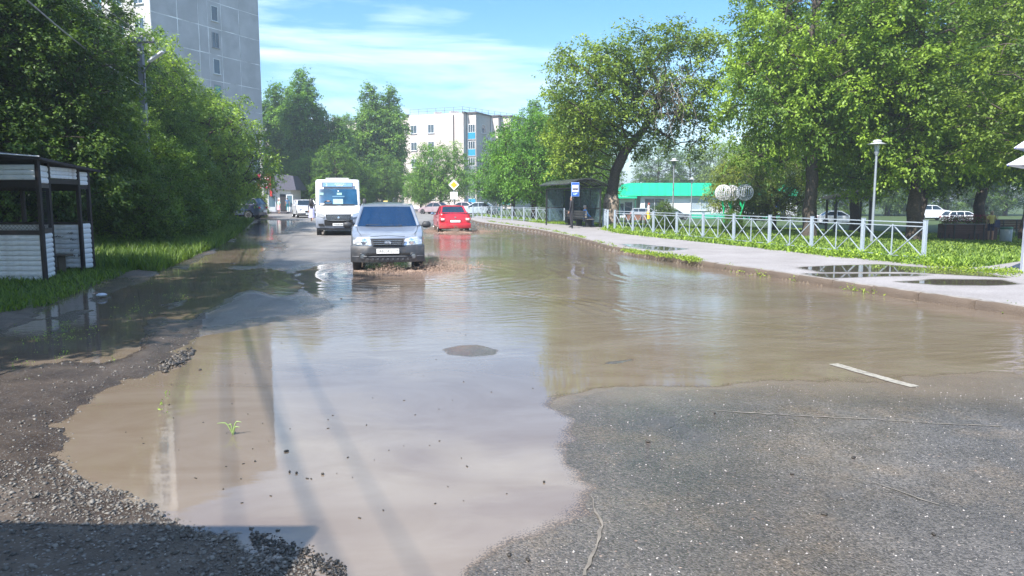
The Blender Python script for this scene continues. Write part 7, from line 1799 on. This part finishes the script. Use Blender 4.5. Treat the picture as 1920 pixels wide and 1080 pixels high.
# ------------------------------------------------------------------ grass, weeds, stones (uncountable)
grass_m = LEAF
def blades(name, n, region, hrange, wd, lean, seed, tint, colr=(0, 1), clump=0, m_=None):
    """region(rng, n) -> x, y, z; blades as bent strips"""
    rng = np.random.default_rng(seed); x, y, z = region(rng, n); n = len(x)
    hh = hrange[0] + (hrange[1] - hrange[0]) * rng.random(n) ** 1.5; a = rng.random(n) * 2 * np.pi; w_ = wd * (.6 + .8 * rng.random(n)) * (1 + y / 40)
    dx, dy = np.cos(a), np.sin(a); ln_ = lean * hh * (.3 + rng.random(n)); b2 = a + np.pi / 2 + rng.normal(size=n) * .4; lx, ly = np.cos(b2) * ln_, np.sin(b2) * ln_
    V_ = np.empty((n, 5, 3)); V_[:, 0] = np.stack([x - dx * w_ / 2, y - dy * w_ / 2, z], 1); V_[:, 1] = np.stack([x + dx * w_ / 2, y + dy * w_ / 2, z], 1)
    V_[:, 2] = np.stack([x + dx * w_ * .4 + lx * .35, y + dy * w_ * .4 + ly * .35, z + hh * .6], 1); V_[:, 3] = np.stack([x - dx * w_ * .4 + lx * .35, y - dy * w_ * .4 + ly * .35, z + hh * .6], 1)
    V_[:, 4] = np.stack([x + lx, y + ly, z + hh], 1)
    b0 = np.arange(n)[:, None] * 5; F1 = np.concatenate([b0 + [0, 1, 2], b0 + [0, 2, 3], b0 + [3, 2, 4]]); lv = np.repeat(np.clip(colr[0] + (colr[1] - colr[0]) * rng.random(n), 0, 1), 5)
    o_ = inst(name, npmesh(name, V_.reshape(-1, 3), F1, m_ or grass_m, {'lv': lv})); o_.color = (*tint, 1); o_['kind'] = 'stuff'; return o_
def zarr(x, y):
    i = np.clip(np.round(np.log(np.maximum(y, FY0) / FY0) / math.log(FQ)).astype(int), 0, rows - 1); j = np.clip(np.round((x / np.maximum(y, FY0) + 1.25) / 2.5 * 520).astype(int), 0, 520); return h[i * 521 + j]
def reg_poly(poly, y0, y1, x0, x1, pw=1.0, edge=None, jit=0):
    def f(rng, n):
        N_ = n * 4; y = y0 * (y1 / y0) ** (rng.random(N_) ** pw); x = rng.uniform(x0, x1, N_) if x0 is not None else rng.uniform(-.85, .85, N_) * y
        s_ = sdpoly(x, y, poly); k = s_ < jit
        if edge: k &= s_ > -edge * (.4 + rng.random(N_))
        k &= np.abs(x) < y * .85 + 1
        x, y = x[k][:n], y[k][:n]; return x, y, zarr(x, y) - .01
    return f
blades('lawn_grass', 95000, reg_poly(LAWN, 15, 60, 0, 45), (.04, .13), .026, .9, 1, (1.15, 1.2, 1.0), (.0, 1))
blades('lawn_grass', 30000, reg_poly(LAWN, 15, 62, -4, 22, edge=1.8), (.06, .19), .030, .9, 2, (1.15, 1.25, 1.0), (.1, 1))
blades('verge_grass', 70000, reg_poly(BANK, 17.2, 58, -26, -5, edge=4.5, jit=.8), (.10, .42), .012, .75, 3, (.75, .85, .7), (.0, 1))
blades('verge_grass', 30000, reg_poly(BANK, 8, 20, -18, -4, edge=5, jit=.25), (.03, .15), .012, 1.0, 4, (.8, .9, .7), (.0, 1))
# weeds sprouting along the kerb and the pavement edge
def weeds(name, spots, n, size, tint, seed):
    rng = np.random.default_rng(seed); Ps = []
    for (x, y, z, r_, hh) in spots:
        k = int(n * r_ / .3); p = rng.normal(size=(k, 3)) * [r_ * .6, r_ * .6, 0]; p[:, 2] = rng.random(k) * hh * np.exp(-(p[:, 0] ** 2 + p[:, 1] ** 2) / r_ ** 2); Ps.append(p + [x, y, z])
    p = np.concatenate(Ps); k = len(p); Vl, Fl, lv = leaves(rng, p, unit(rng.normal(size=(k, 3)) + [0, 0, .6]), size * (.6 + .8 * rng.random(k)), size * .5 * (.6 + .8 * rng.random(k)), unit(rng.normal(size=(k, 3)) + [0, -.3, 1.2]), rng.random(k))
    o_ = inst(name, npmesh(name, Vl, Fl, LEAF, {'lv': lv})); o_.color = (*tint, 1); o_['kind'] = 'stuff'; return o_
rw = random.Random(4)
sp = []
for k in range(120):
    px = rw.uniform(1160, 1300); q_ = G(px, 470 + (px - 1160) * .135 + rw.gauss(0, 1.2), .145); sp.append((q_[0] + .15, q_[1], .145, rw.uniform(.05, .14), rw.uniform(.04, .12)))
for k in range(60):
    px = rw.uniform(905, 1150); q_ = G(px, np.interp(px, [905, 1011, 1078, 1150], [414, 429, 443, 463]), .145); sp.append((q_[0] + .12, q_[1], .145, rw.uniform(.06, .16), rw.uniform(.03, .1)))
for px, py in ((1372, 508), (1395, 512), (1425, 517), (1440, 519), (1470, 522), (1490, 527), (1530, 531), (1600, 545), (1612, 548), (1645, 552), (1880, 583), (1895, 586)):
    q_ = G(px, py, .0); sp.append((q_[0] - .02, q_[1], .01, rw.uniform(.09, .18), rw.uniform(.10, .22)))
for k in range(60):
    px = rw.uniform(1745, 1910); q_ = G(px, 503 + (px - 1745) * .06 + rw.gauss(0, 2.5), .145); sp.append((q_[0], q_[1], .145, rw.uniform(.06, .16), rw.uniform(.04, .12)))
weeds('kerb_weeds', sp, 90, .045, (1.5, 1.45, .9), 7)
sp = []
i0 = 0
for k in range(330):
    t_ = rw.random() ** 1.0; seg = rw.randrange(1, 12); a, b_ = LAWN_EDGE[seg], LAWN_EDGE[seg + 1]; q_ = Vector(a).lerp(Vector(b_), t_); sp.append((q_.x + rw.uniform(0, .6), q_.y, .14, rw.uniform(.12, .32), rw.uniform(.10, .28)))
weeds('pavement_edge_weeds', sp, 85, .07, (1.55, 1.6, 1.05), 8)
sp = []
for k in range(70):
    px = rw.uniform(20, 420); py = np.interp(px, [20, 150, 300, 420], [660, 610, 560, 510]) + rw.gauss(0, 14); q_ = G(px, py); sp.append((q_[0], q_[1], zat(*q_), rw.uniform(.03, .08), rw.uniform(.05, .14)))
for px, py in ((305, 760), (315, 745), (300, 775), (78, 708), (52, 718), (108, 673), (210, 678), (120, 655), (25, 690)): q_ = G(px, py); sp.append((q_[0], q_[1], 0, .03, .07))
weeds('mud_weeds', sp, 90, .018, (1.5, 1.7, 1.1), 9)
# bent grass tuft standing in the puddle
tf = MB(); q_ = Vector((*G(437, 815), 0))
for dx, hgt, bend in ((-.06, .09, -.05), (.03, .10, .035), (-.01, .08, -.02), (.02, .06, .03)):
    pts_ = [q_ + Vector((dx * (t_ ** .8) + bend * t_ ** 2.5, 0, hgt * math.sin(min(1, t_ * 1.15) * math.pi * .62))) for t_ in [0, .2, .4, .6, .8, 1]]; tf.tube(pts_, [.006, .006, .005, .005, .004, .002], 5)
tag(tf.build('grass_tuft', mat('tuft_green', (.22, .30, .10), .6)), 'lone bent grass tuft standing in the near puddle', 'plant')

def stones(name, n, region, smin, smax, m_, seed, sink=.3):
    rng = np.random.default_rng(seed); x, y, z = region(rng, n); n = len(x)
    s_ = smin * (smax / smin) ** (rng.random(n) ** 2.2)
    o8 = np.array([(1, 0, 0), (0, 1, 0), (-1, 0, 0), (0, -1, 0), (0, 0, 1), (0, 0, -1)], float); o8 = o8[None] * (1 + rng.normal(size=(n, 6, 1)) * .2)
    sc_ = np.stack([s_ * (.8 + .6 * rng.random(n)), s_ * (.7 + .5 * rng.random(n)), s_ * (.35 + .35 * rng.random(n))], 1); q_ = o8 * sc_[:, None]
    a = rng.random(n) * 6.28; tl = rng.normal(size=n) * .3
    X_ = q_[..., 0] * np.cos(a)[:, None] - q_[..., 1] * np.sin(a)[:, None]; Y_ = q_[..., 0] * np.sin(a)[:, None] + q_[..., 1] * np.cos(a)[:, None]; Z_ = q_[..., 2] + X_ * tl[:, None]
    V_ = np.stack([X_ + x[:, None], Y_ + y[:, None], Z_ + (z + sc_[:, 2] * sink)[:, None]], -1).reshape(-1, 3)
    f8 = np.array([(0, 1, 4), (1, 2, 4), (2, 3, 4), (3, 0, 4), (1, 0, 5), (2, 1, 5), (3, 2, 5), (0, 3, 5)]); F_ = (np.arange(n)[:, None, None] * 6 + f8[None]).reshape(-1, 3)
    o_ = inst(name, npmesh(name, V_, F_, m_, {'lv': np.repeat(rng.random(n), 6)}), None); o_['kind'] = 'stuff'; return o_
def stonemat(name, c0, c1, rough=.6):
    m, t, b = NT(name); a = t.nodes.new('ShaderNodeAttribute'); a.attribute_name = 'lv'; r_ = t.nodes.new('ShaderNodeMix'); r_.data_type = 'RGBA'; t.links.new(a.outputs['Fac'], r_.inputs[0]); r_.inputs[6].default_value = (*c0, 1); r_.inputs[7].default_value = (*c1, 1); t.links.new(r_.outputs[2], b.inputs['Base Color']); b.inputs['Roughness'].default_value = rough; return m
st_m = stonemat('gravel_stone', (.06, .052, .044), (.20, .185, .165))
def shore(rng, n):
    N_ = n * 16; y = rng.uniform(2.4, 9, N_); x = rng.uniform(-1.05, .35, N_) * y; s_ = sdpoly(x, y, W1); z = zarr(x, y)
    pr_ = np.exp(-np.clip(s_, 0, 9) / .55) * (s_ > -.08) * (x < -.35) * (z > -.006) * np.where(y > 4.6, .16, 1.0); pr_ = np.maximum(pr_, np.where(y > 4.6, .03, .10) * (s_ > 0) * (sdpoly(x, y, ROADP) > -.5) * (x < -1)); k = rng.random(N_) < pr_ * (.4 + 1.4 * np.clip(fbm(x, y, .7, 5) + .35, 0, 1)); return x[k][:n], y[k][:n], z[k][:n]
stones('shore_gravel', 9000, shore, .004, .019, st_m, 21)
def roadbits(rng, n):
    y = 2.6 * (16 / 2.6) ** rng.random(n * 3); x = rng.uniform(-.75, .75, n * 3) * y; z = zarr(x, y); s_ = sdpoly(x, y, W1); k = (z > .003) & (s_ > .1) & (x < 6); return x[k][:n], y[k][:n], z[k][:n]
stones('road_chips', 2600, roadbits, .0025, .009, stonemat('chip_stone', (.05, .05, .05), (.50, .46, .43)), 22)
def mudlumps(rng, n):
    N_ = n * 8; px = rng.uniform(300, 362, N_); u_ = (px - 300) / 62; py = 692 - 32 * u_ + rng.normal(size=N_) * (3 + 4 * np.sin(np.pi * u_)); X_ = []; 
    for a, c in zip(px[:n], py[:n]): X_.append(G(a, c))
    X_ = np.array(X_); return X_[:, 0], X_[:, 1], np.full(len(X_), .0)
stones('mud_clods', 420, mudlumps, .012, .04, stonemat('wet_clod', (.03, .026, .022), (.10, .085, .07), .3), 23, .6)
def shoreclods(rng, n):
    N_ = n; px = rng.uniform(470, 650, N_); py = np.interp(px, [470, 560, 650], [1008, 1040, 1078]) + rng.normal(size=N_) * 10; X_ = np.array([G(a, c) for a, c in zip(px, py)]); return X_[:, 0], X_[:, 1], np.maximum(zarr(X_[:, 0], X_[:, 1]), 0)
stones('shore_clods', 700, shoreclods, .005, .018, stonemat('wet_clod2', (.02, .018, .016), (.08, .07, .06), .3), 24, .4)
# floating bits on the puddle
fl_ = MB(); rr_ = random.Random(3)
for px, py, s_ in ((537, 847, .02), (543, 886, .012), (556, 888, .012), (375, 694, .025), (478, 866, .01), (605, 890, .012), (640, 560, .02), (1215, 832, .02), (1340, 778, .012), (1600, 865, .02), (1485, 895, .016), (1750, 1012, .016), (1545, 972, .02), (955, 1042, .018), (990, 1052, .018), (1020, 905, .01)):
    q_ = Vector((*G(px, py), .006 + max(0, zat(*G(px, py))))); fl_.bbox(tuple(q_), (s_ * 1.6, s_, .012), .004, None, rr_.random() * 3)
for k in range(110):
    px, py = rr_.uniform(160, 1040), rr_.uniform(610, 1010); q_ = Vector(G(px, py)); s_ = rr_.uniform(.003, .009)
    if float(sdpoly(np.array([q_.x]), np.array([q_.y]), W1)[0]) < -.25: fl_.bbox((q_.x, q_.y, .003), (s_ * rr_.uniform(1, 3), s_, .004), .001, None, rr_.random() * 3)
o_ = fl_.build('floating_debris', mat('dark_debris', (.03, .025, .02), .6)); o_['kind'] = 'stuff'
rub = MB(); q_ = Vector((*G(191, 559), .04)); random.seed(1)
rub.lathe([(.02, 0), (.08, .005), (.09, .02), (.05, .045), (.01, .05)], (0, 0, 0), 9); ro = rub.build('plastic_bag', mat('pale_plastic', (.45, .50, .58), .5, bump=1, bs=12)); ro.location = q_; tag(ro, 'crumpled pale plastic bag lying on the mud by the shelter', 'litter')

# ------------------------------------------------------------------ thin summer haze
hz = MB(); hz.box((0, 650, 19), (1800, 1700, 42.6)); ho = hz.build('haze', None) if False else None
me = hz.mesh('haze', mat('_tmp', (1, 1, 1))); me.materials.clear()
hm2 = bpy.data.materials.new('haze_air'); hm2.use_nodes = True; t = hm2.node_tree; t.nodes.clear()
o_ = t.nodes.new('ShaderNodeOutputMaterial'); v = t.nodes.new('ShaderNodeVolumePrincipled'); v.inputs['Color'].default_value = (.80, .90, 1.0, 1); v.inputs['Density'].default_value = 0.0011; v.inputs['Anisotropy'].default_value = .25
t.links.new(v.outputs[0], o_.inputs['Volume']); me.materials.append(hm2)
ho = inst('haze', me); ho['kind'] = 'stuff'
